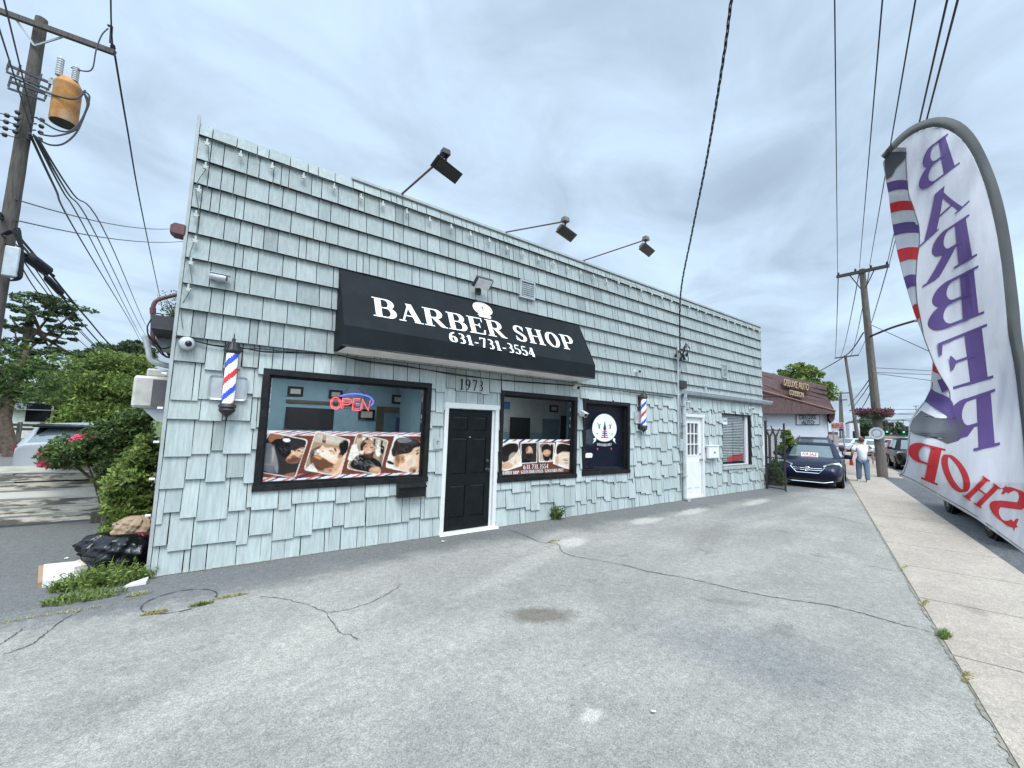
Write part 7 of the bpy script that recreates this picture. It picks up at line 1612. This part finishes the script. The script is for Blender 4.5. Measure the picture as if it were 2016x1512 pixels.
# card behind the windscreen
mat('sale_red',(.62,.06,.04),.5); mat('sale_white',(.80,.80,.78),.5)
fs=thing('sale_card','red and white card reading FOR SALE standing on the dashboard of the dark blue car','sign')
cm=Matrix.Translation(car1.location)@Matrix.Rotation(car1.rotation_euler[2],4,'Z')
cp0=cm@Vector((1.10,-.02,1.06)); fs.location=cp0
cy=(cm.to_3x3()@Vector((0,1,0))).normalized(); cx=(cm.to_3x3()@Vector((1,0,0))).normalized(); upv=(Vector((0,0,1))-cx*.75).normalized()
mb=MB(); w_,h_=.25,.085; base_=cp0+cx*.03
def cpt(u,v,o=0): return base_+cy*u+upv*v+(cy.cross(upv)).normalized()*o
mb.hexa([cpt(-w_,-h_,-.004),cpt(w_,-h_,-.004),cpt(w_,-h_,0),cpt(-w_,-h_,0),cpt(-w_,h_,-.004),cpt(w_,h_,-.004),cpt(w_,h_,0),cpt(-w_,h_,0)]); mb.build('card','sale_white',fs)
nrm_=(cy.cross(upv)).normalized(); 
sans('sale_lettering','FOR SALE',.16,tuple(base_+nrm_*.004),tuple(cy),tuple(upv),'sale_red',fs,.003,offset=.005,fit=.42)
car2=build_car('dark grey SUV with roof rails parked directly behind the dark blue car','paint_grey','suv',4.9,1.9,1.64); place(car2,26.3,-.35,PI)
mb=MB()
for sd in (.62,-.62): mb.tube([(.3,sd*.93,1.62),(.2,sd*.93,1.69),(-1.5,sd*.93,1.69),(-1.7,sd*.93,1.62)],.018,5)
mb.build('roof_rail','dark_metal',car2,world=False)
car3=build_car('black SUV parked at the far kerb facing the viewer, left of the flag edge','paint_black','suv',4.9,1.95,1.75,group='cars parked along the kerb'); place(car3,33.4,4.25,PI)
car4=build_car('dark red saloon parked behind the nearest street pole','paint_red','sedan',4.7,1.82,1.45,group='cars parked along the kerb'); place(car4,41.5,4.6,PI)
car5=build_car('black van behind the feather flag, only its wheels showing below the hem','paint_black','suv',5.5,1.95,1.8); place(car5,13.25,3.42,PI)
far0=build_car('white hatchback in the far lot, just left of the nearest street pole','paint_white','hatch',4.3,1.8,1.48,group='distant parked cars'); place(far0,52,3.9,PI)
labs=['silver car behind the man, second in the distant row','white car showing above the dark red saloon','white car farther back right of the street pole','silver car above the roof of the black SUV','pale car at the far end beside the flag edge','small white car in the farthest row left of the flag','distant grey car left of the man in the street']
for i,(s_,t_2,m_) in enumerate(((60,2.5,'paint_silver'),(50,6.5,'paint_white'),(57,8.5,'paint_white'),(48,9.5,'paint_silver'),(60,11,'paint_white'),(72,8,'paint_white'),(66,1.2,'paint_grey'))):
    c=copy_tree(far0); c['label']=labs[i]; place(c,s_,t_2,PI+R(i*13-30))
    if m_!='paint_white':
        for ch in [x for x in list(COL.objects) if x.parent is c and x.name.startswith(('body','cabin','side_mirror'))]:
            ch.material_slots[0].link='OBJECT'; ch.material_slots[0].material=MT[m_]
# silver hatchback beyond the slatted fence, seen from behind
car6=build_car('silver hatchback behind the slatted fence with a red tail light and roof aerial','paint_silver','hatch',4.3,1.80,1.44)
pr=Dp(150,880,14.3); car6.location=(pr.x+.02,pr.y+2.0,0.0); car6.rotation_euler=(0,0,R(84))
mb=MB(); mb.prism([(-1.62,-.62,1.40),(-1.62,.62,1.40),(-1.92,.60,1.36),(-1.92,-.60,1.36)],(0,0,.035)); mb.build('rear_spoiler','paint_black',car6,world=False)
mb=MB(); mb.tube([(-1.1,0,1.49),(-1.25,0,1.72)],.008,4); mb.build('aerial','dark_metal',car6,world=False)
mb=MB(); mb.prism([(-2.0,-.60,.95),(-2.0,.60,.95),(-1.72,.54,1.34),(-1.72,-.54,1.34)],(-.012,0,.006)); mb.build('rear_glass','car_glass_dark',car6,world=False)
# motorbike
c=Dp(1657,884,34); g=thing('motorbike','dark and red motorbike standing between the grey SUV and the pavement','motorbike',(c.x,c.y,0)); g.rotation_euler=(0,0,R(200))
for x in (-.65,.65):
    mb=MB(); mb.lathe((x,0,.32),[(.22,-.04),(.32,-.05),(.33,0),(.32,.05),(.22,.04)],18,axis='y'); mb.build('wheel','rubber',g,world=False)
mb=MB(); mb.tube([(.65,0,.32),(.45,0,.95),(.38,0,1.05)],.03,6); mb.tube([(.38,-.35,1.08),(.38,.35,1.08)],.018,6); mb.tube([(-.65,0,.32),(-.1,0,.45),(.3,0,.6),(.42,0,.9)],.04,6); mb.build('frame','dark_metal',g,world=False)
mb=MB(); mb.ball((.12,0,.88),.2,sc=(1.4,.8,.7)); mb.build('fuel_tank','paint_red',g,world=False,smooth=True)
mb=MB(); mb.bevbox(-.65,-.05,-.13,.13,.76,.86,.04); mb.build('seat','vinyl_black',g,world=False)
# ================================================================== COLLISION SHOP AND THE FAR STREET
mat('brown_shingle',(.105,.062,.058),.85,var=.35,vs=4,stretch=(5,5,.6),bump=.4,bs=8,dirt=.3,dcol=(.07,.035,.03),ds=3); mat('stucco_white',(.72,.73,.75),.8,var=.04,vs=1.5,dirt=.15,dcol=(.5,.5,.5),ds=2); mat('orange_trim',(.26,.13,.09),.7); mat('tan_sign',(.55,.40,.26),.8,var=.15); mat('sign_wood',(.12,.06,.045),.85,var=.25); mat('brick_brown',(.17,.09,.07),.9,var=.4,vs=12); mat('sign_grey_text',(.10,.13,.13),.6); mat('ridge_line',(.035,.018,.017),.9)
dA,dB=25.0,28.0
def dl(px): return lerp(dA,dB,(px-1497)/(1642-1497))
def db(px,py,off=0): return Dp(px,py,dl(px)+off)
g=thing('collision_shop','white auto body shop with a sagging brown shingled mansard roof behind the blue car','auto shop',(db(1560,860).x,db(1560,860).y,0))
a=db(1480,815); b=db(1628,814); z_=b.z
a=Vector((a.x,a.y,0)); b=Vector((b.x,b.y,0)); back=Vector((UX,UY,0))*16; bk2=Vector((UX,UY,0))
mb=MB(); zz=Vector((0,0,z_+.02)); mb.hexa([a,b,b+back,a+back,a+zz,b+zz,b+zz+back,a+zz+back]); mb.build('wall','stucco_white',g)
mb=MB(); n2=(b-a).normalized()*.05; mb.hexa([b+n2*.1,b+n2,b+n2+back,b+n2*.1+back,b+n2*.1+zz,b+n2+zz,b+n2+back+zz,b+n2*.1+back+zz]); mb.build('street_front','brick_brown',g)
mb=MB(); Q=lambda px,py,o=0:db(px,py,o)
lowp=[Q(1475,764,-.5),Q(1640,809,-.5),Q(1645,815,-.7),Q(1475,814,-.7)]
mb.prism(lowp,(bk2.x*.5,bk2.y*.5,0)); mb.build('roof_gable','brown_shingle',g)
upp=[Q(1475,725,.2),Q(1627,760,.2),Q(1629,782,.0),Q(1643,808,-.4),Q(1475,765,-.45)]
mb=MB(); mb.prism(upp,(bk2.x*.6,bk2.y*.6,0)); mb.build('roof_mansard','brown_shingle',g)
mb=MB(); e1_,e2_=Q(1643,808,-.5),Q(1629,782,.1); t1,t2_=Q(1627,760,.25),Q(1645,815,-.6)
mb.face([t2_,t2_+bk2*14,e1_+bk2*14,e1_]); mb.face([e1_,e1_+bk2*14,e2_+bk2*14,e2_]); mb.face([e2_,e2_+bk2*14,t1+bk2*14,t1]); mb.build('street_mansard','brown_shingle',g)
mb=MB(); mb.face([t2_,t2_+bk2*14,Vector((b.x,b.y,z_))+bk2*14,Vector((b.x,b.y,z_))]); mb.prism([Q(1634,816,-.6),Q(1644,816,-.6),Q(1643,826,-.55),Q(1636,831,-.5),Q(1631,822,-.4)],bk2*5); mb.build('roof_soffit','brown_shingle',g)
mb=MB()      # shingle butts: proud dark courses
for k in range(1,5):
    t=k/5; A0=Q(1475,lerp(725,765,t),-.5*t*.9+.15); B0=Q(lerp(1627,1641,t**1.5),lerp(760,806,t),-.5*t*.9+.15); M0=A0.lerp(B0,.5)-Vector((0,0,.05)); mb.tube([A0,M0,B0],.022,4)
mb.build('shingle_course','ridge_line',g)
mb=MB()
for k in range(1,4):
    y=lerp(770,814,k/4); x=1497+(y-768)/(809-768)*143; mb.tube([Q(1475,y,-.62),Q(min(x,1640),y,-.62)],.02,4)
mb.build('gable_course','ridge_line',g)
mb=MB(); mb.tube([Q(1475,762,-.6),Q(1645,809,-.6)],.045,5); mb.build('rake_trim','orange_trim',g)
mb=MB(); mb.tube([Q(1500,756,-.3),Q(1560,776,-.55),Q(1638,789,-.3)],.015,5); mb.build('fallen_trim','orange_trim',g)
def facing(pL,pR): x=(pR-pL).normalized(); return x
def board(px0,py0,px1,py1,px2,py2,m,name,parent,off,th=.06):   # TL, TR, bottom-left
    TL,TR=Q(px0,py0,off),Q(px1,py1,off); BL2=Q(px2,py2,off); d=BL2-TL; mb=MB(); mb.prism([TL,TR,TR+d,TL+d],(bk2.x*th,bk2.y*th,0)); return mb.build(name,m,parent),TL,TR,d
sb=thing('roof_sign','faded brown roof sign with tan letters reading DELUXE AUTO COLLISION','sign'); sb.location=Q(1570,785,-.6); sb.location.z-=0
o,TL,TR,d=board(1541,744,1594,756,1541,761,'sign_wood','sign_board',sb,-.45); c=(TL+TR+d)/2 if False else (TL+TR)/2+d/2; out_=-bk2*.05
sans('sign_lettering','DELUXE AUTO',.50,tuple(c+out_),tuple(TR-TL),(0,0,1),'tan_sign',sb,.02,offset=.0,fit=(TR-TL).length*.92)
o,TL,TR,d=board(1553,766,1583,773,1553,779,'sign_wood','sign_board',sb,-.66); c=(TL+TR)/2+d/2
sans('sign_lettering','COLLISION',.38,tuple(c+out_),tuple(TR-TL),(0,0,1),'tan_sign',sb,.02,offset=.0,fit=(TR-TL).length*.9)
sb=thing('wall_sign','white framed wall sign reading DELUXE AUTO in grey capitals','sign'); sb.location=Q(1591,837,-.2)
o,TL,TR,d=board(1567,817,1614,816.5,1567,837,'lens_dark','sign_frame',sb,-.12,.04); o,T2,T3,d2_=board(1568.3,818.2,1612.8,817.8,1568.3,835.8,'stucco_white','sign_board',sb,-.16,.03)
c=(T2+T3)/2+d2_/2; xd=T3-T2
sans('sign_lettering','DELUXE',.32,tuple(c+Vector((0,0,.13))-bk2*.03),tuple(xd),(0,0,1),'sign_grey_text',sb,.004,offset=.006,fit=xd.length*.74); sans('sign_lettering','·AUTO·',.32,tuple(c-Vector((0,0,.14))-bk2*.03),tuple(xd),(0,0,1),'sign_grey_text',sb,.004,offset=.006,fit=xd.length*.62)
# muffler sign and canopy, far buildings
a,b=Dp(1636,832,48),Dp(1663,832,48); z0s=Dp(1663,849,48).z; dn=(b-a); g=thing('shop_sign','white street sign with bold red capitals beyond the brown roofed shop','sign',((a+b)/2).to_tuple())
mb=MB(); mb.prism([a,b,Vector((b.x,b.y,z0s)),Vector((a.x,a.y,z0s))],(bk2.x*.3,bk2.y*.3,0)); mb.build('sign_board','stucco_white',g)
for q in (a.lerp(b,.15),a.lerp(b,.9)): mb=MB(); mb.tube([Vector((q.x,q.y,0)),Vector((q.x,q.y,z0s))],.06,6); mb.build('post','grey_metal',g)
c=a.lerp(b,.48); c.z=lerp(a.z,z0s,.38); sans('sign_lettering','MUFFLER',.62,tuple(c-bk2*.05),tuple(dn),(0,0,1),'sale_red',g,.01,offset=.02,fit=dn.length*.9)
mat('sign_blue',(.03,.04,.12),.5); mb=MB(); p0,p1=Dp(1652,844,47.9),Dp(1661,844,47.9); mb.prism([p0,p1,Vector((p1.x,p1.y,p1.z-.2)),Vector((p0.x,p0.y,p0.z-.2))],(bk2.x*.05,bk2.y*.05,0)); mb.build('sign_strip','sign_blue',g)
def block(px0,px1,py_t,d,label,m,depth=12,name='far_building',roofm='roof_grey'):
    a,b=Dp(px0,py_t,d),Dp(px1,py_t,d); z=a.z; a=Vector((a.x,a.y,0)); b=Vector((b.x,b.y,0)); bk=Vector((UX,UY,0))*depth; zz=Vector((0,0,z)); g=thing(name,label,'building',tuple(a)); mb=MB(); mb.hexa([a,b,b+bk,a+bk,a+zz,b+zz,b+bk+zz,a+bk+zz]); mb.build('wall',m,g)
    mb=MB(); e=Vector((0,0,.25)); mb.hexa([a+zz,b+zz,b+bk+zz,a+bk+zz,a+zz+e,b+zz+e,b+bk+zz+e,a+bk+zz+e]); mb.build('roof',roofm,g); 
    n=max(1,int((b-a).length/3)); dn=(b-a).normalized()
    for k in range(n):
        p=a.lerp(b,(k+.3)/n)-bk.normalized()*.03; w=dn*((b-a).length/n*.4); mb=MB(); zl,zh=Vector((0,0,.9)),Vector((0,0,min(2.4,z*.7))); mb.hexa([p+zl,p+w+zl,p+w+bk.normalized()*.02+zl,p+bk.normalized()*.02+zl,p+zh,p+w+zh,p+w+bk.normalized()*.02+zh,p+bk.normalized()*.02+zh]); mb.build('window','lens_dark',g)
    return g
mat('tan_wall',(.42,.34,.26),.8); mat('pink_wall',(.55,.42,.38),.8)
block(1625,1650,855,50,'low pinkish building under the red lettered sign','pink_wall'); block(1672,1692,833,75,'white two storey building between the street poles','stucco_white'); block(1738,1778,858,130,'long low tan building at the end of the street','tan_wall'); block(1782,1830,860,105,'low pale building beside the flag edge','stucco_white')
mat('lamp_green',(.05,.9,.45),.4,emit=2.5)
for i,(x,y,d) in enumerate(((1746,846,85),(1779,847,90))):
    p=Dp(x,y,d); g=thing('traffic_light',['left traffic light showing green over the far street','right traffic light showing green, nearer the flag'][i],'traffic light',tuple(p),0,'traffic lights over the far street')
    mb=MB(); mb.bevbox(p.x-.2,p.x+.2,p.y-.2,p.y+.2,p.z-.5,p.z+.5,.05); mb.tube([p+Vector((0,0,.5)),p+Vector((0,0,1.6))],.04,5); mb.build('housing','dark_metal',g)
    mb=MB(); f=(-Vector((p.x,p.y,0))).normalized()*.29; 
    for k,m_ in ((-.3,'lamp_green'),): mb.ball(p+f+Vector((0,0,k)),.09); 
    mb.build('green_lamp','lamp_green',g)
    pa=Dp(x-30,y-9,d); pb_=Dp(x+30,y-9,d)
    cable([pa,p+Vector((0,0,1.6)),pb_],.03,['span wire holding the left traffic light','span wire holding the right traffic light'][i],'span wires')
# shops across the road (seen only in the glass and paint)
g=thing('opposite_building','long brick shop row across the road, mirrored in the windows','building',tuple(RS(0,20)))
mb=MB(); mb.hexa([RS(-30,17),RS(24,17),RS(24,26),RS(-30,26),RS(-30,17,4.6),RS(24,17,4.6),RS(24,26,4.6),RS(-30,26,4.6)]); mb.build('wall','brick_brown',g)
for k in range(9):
    s_=-27+k*5.6; mb=MB(); mb.hexa([RS(s_,16.95,.6),RS(s_+3.8,16.95,.6),RS(s_+3.8,16.99,.6),RS(s_,16.99,.6),RS(s_,16.95,3),RS(s_+3.8,16.95,3),RS(s_+3.8,16.99,3),RS(s_,16.99,3)]); mb.build('window','house_white' if k%3==0 else 'lens_dark',g)
mb=MB(); mb.hexa([RS(-30,16.6,4.6),RS(24,16.6,4.6),RS(24,26,4.6),RS(-30,26,4.6),RS(-30,16.6,5.0),RS(24,16.6,5.0),RS(24,26,5.0),RS(-30,26,5.0)]); mb.build('roof','roof_grey',g)
# ================================================================== THE MAN WALKING AWAY
mat('skin_tone',(.30,.16,.10),.55,var=.08); mat('tee_white',(.80,.80,.82),.85,var=.03,bump=.6,bs=12); mat('jeans',(.13,.18,.25),.9,var=.18,vs=8); mat('shoe_white',(.65,.64,.62),.6); mat('hair_dark',(.11,.05,.03),.8)
mp=Zp(1700,949); man=thing('person','stocky man in white T-shirt and jeans walking away, red package in his left hand','person',tuple(mp)); hd=R(16.9)+R(4)
man.rotation_euler=(0,0,hd)
def skin(name,vs,es,rs,m,sub=2,parent=man,root=0):
    me=bpy.data.meshes.new(name); me.from_pydata(vs,es,[]); o=bpy.data.objects.new(name,me); COL.objects.link(o); o.parent=parent
    md=o.modifiers.new('skin','SKIN'); md.use_smooth_shade=True
    for i,r in enumerate(rs): me.skin_vertices[0].data[i].radius=(r if hasattr(r,'__len__') else (r,r)) if me.skin_vertices else (r,r)
    me.skin_vertices[0].data[root].use_root=True
    s2=o.modifiers.new('sub','SUBSURF'); s2.levels=sub; s2.render_levels=sub; me.materials.append(MT[m]); return o
def skin2(name,vs,es,rs,m,sub=2,parent=man,root=0):
    me=bpy.data.meshes.new(name); me.from_pydata(vs,es,[]); o=bpy.data.objects.new(name,me); COL.objects.link(o)
    md=o.modifiers.new('skin','SKIN'); md.use_smooth_shade=True
    if not me.skin_vertices:
        bpy.context.view_layer.objects.active=o
    for i,r in enumerate(rs): me.skin_vertices[0].data[i].radius=r if hasattr(r,'__len__') else (r,r)
    me.skin_vertices[0].data[root].use_root=True
    s2=o.modifiers.new('sub','SUBSURF'); s2.levels=sub; s2.render_levels=sub
    dg=bpy.context.evaluated_depsgraph_get(); m2=bpy.data.meshes.new_from_object(o.evaluated_get(dg)); bpy.data.objects.remove(o)
    m2.materials.clear(); m2.materials.append(MT[m]); m2.polygons.foreach_set('use_smooth',[True]*len(m2.polygons)); n=bpy.data.objects.new(name,m2); COL.objects.link(n); n.parent=parent; return n
# local axes: +x forward (away from the viewer), +y to the man's left
def body(sc=0,what='all'):
    V=[];E=[];Rr=[]
    def v(p,r): V.append(p); Rr.append(r); return len(V)-1
    def chain(a,lst):
        for p,r in lst: b=v(p,r); E.append((a,b)); a=b
        return a
    hip=v((0,0,.92),(.15,.12))
    w=chain(hip,[((0,0,1.05),(.16,.13)),((0.01,0,1.22),(.17,.13)),((.02,0,1.36),(.16,.11)),((.02,0,1.46),(.06,.06)),((.03,0,1.52),(.058,.058)),((.04,0,1.60),(.085,.095)),((.04,0,1.68),(.075,.085))])
    ch=3
    for sd,sw in ((1,1),(-1,-1)):
        sh=chain(ch,[((.01,sd*.17,1.37),(.07,.07))]); chain(sh,[((-.02+.02*sw,sd*.25,1.30),.055),((-.05*sw-.02,sd*.31,1.10),.045),((.05*sw+.05,sd*.32,.90),.034),((.07*sw+.07,sd*.32,.84),.032)])
        lg=chain(hip,[((0,sd*.10,.86),(.10,.10)),((.07*sw,sd*.115,.50),.068),((.07*sw-.06*(sw<0),sd*.12,.12),.045),((.10*sw+.0,sd*.12,.06),.042),((.10*sw+.14,sd*.14,.04),.032)])
    return V,E,Rr
V,E_,Rr=body(); skin2('body',V,E_,Rr,'skin_tone')
# hands
for sd,sw in ((1,1),(-1,-1)):
    wr=Vector((.07*sw+.07,sd*.32,.84)); V=[tuple(wr)];E_=[];Rr=[.03]
    palm=wr+Vector((.01,0,-.06)); V.append(tuple(palm)); E_.append((0,1)); Rr.append((.038,.02))
    for k in range(4):
        p0=palm+Vector((.025-.016*k,0,-.025)); p1=p0+Vector((.004,-sd*.004,-.035+.003*abs(k-1.4))); p2=p1+Vector((.002,-sd*.018,-.022)); i=len(V); V+=[tuple(p0),tuple(p1),tuple(p2)]; E_+=[(1,i),(i,i+1),(i+1,i+2)]; Rr+=[.010,.009,.008]
    i=len(V); t0=palm+Vector((.038,-sd*.005,.015)); t1=t0+Vector((.02,-sd*.02,-.03)); V+=[tuple(t0),tuple(t1)]; E_+=[(1,i),(i,i+1)]; Rr+=[.012,.010]
    skin2('hand',V,E_,Rr,'skin_tone',sub=1,root=0)
# clothes: shirt and jeans follow the body a little wider
V=[(0,0,.77),(0,0,1.0),(0,0,1.18),(.01,0,1.34),(.02,0,1.44)];E_=[(0,1),(1,2),(2,3),(3,4)];Rr=[(.175,.15),(.20,.165),(.20,.165),(.19,.135),(.085,.08)]
for sd,sw in ((1,1),(-1,-1)):
    i=len(V); V+=[(.01,sd*.17,1.375),(-.01,sd*.25,1.28),(-.02,sd*.285,1.18)]; E_+=[(3,i),(i,i+1),(i+1,i+2)]; Rr+=[.095,.085,.085]
skin2('t_shirt',V,E_,Rr,'tee_white')
V=[(0,0,.88)];E_=[];Rr=[(.135,.13)]
for sd,sw in ((1,1),(-1,-1)):
    i=len(V); V+=[(0,sd*.10,.80),(.05*sw,sd*.115,.52),(.06*sw-.05*(sw<0),sd*.12,.16),(.08*sw-.03*(sw<0),sd*.12,.09)]; E_+=[(0,i),(i,i+1),(i+1,i+2),(i+2,i+3)]; Rr+=[(.115,.125),.098,.085,.088]
skin2('jeans',V,E_,Rr,'jeans')
for sd,sw in ((1,1),(-1,-1)):
    x=.10*sw; mb=MB(); mb.rings([[(x+a,sd*.125+b*w_,z) for a,b in ((-.09,-.04),(.10,-.055),(.19,-.03),(.19,.03),(.10,.055),(-.09,.04))] for z,w_ in ((.0,1),(.03,1.05),(.07,.85),(.10,.6))]); mb.build('shoe','shoe_white',man,world=False,smooth=True)
mb=MB(); mb.ball((.03,0,1.64),.105,n=16,k=10,sc=(1.02,.86,1.02)); mb.build('hair','hair_dark',man,world=False,smooth=True)
for sd in (1,-1): mb=MB(); mb.ball((.045,sd*.088,1.595),.03,sc=(.7,.4,1)); mb.build('ear','skin_tone',man,world=False,smooth=True)
mb=MB(); mb.ball((.135,0,1.59),.02,sc=(1,.8,1.4)); mb.build('nose','skin_tone',man,world=False,smooth=True)
# lower the figure a little so its height matches
for o_ in [x for x in COL.objects if x.parent is man]: pass
pk=man.matrix_basis@Vector((.16,.33,.74)); mb=MB(); q=Vector((pk.x,pk.y,pk.z)); mb.hexa([q+Vector(v) for v in ((-.06,-.07,-.13),(.06,-.07,-.13),(.06,.05,-.13),(-.06,.05,-.13),(-.05,-.03,.10),(.05,-.03,.10),(.05,.04,.10),(-.05,.04,.10))]); tag(mb.build('package','sale_red'),'red package hanging from the left hand of the man in the white T-shirt','package')
# ------------------------------------------------------------------ clean-up of the scene tree
for o in list(COL.objects):
    if o.parent is not None:
        for k in ('category','group'):
            if k in o.keys(): del o[k]
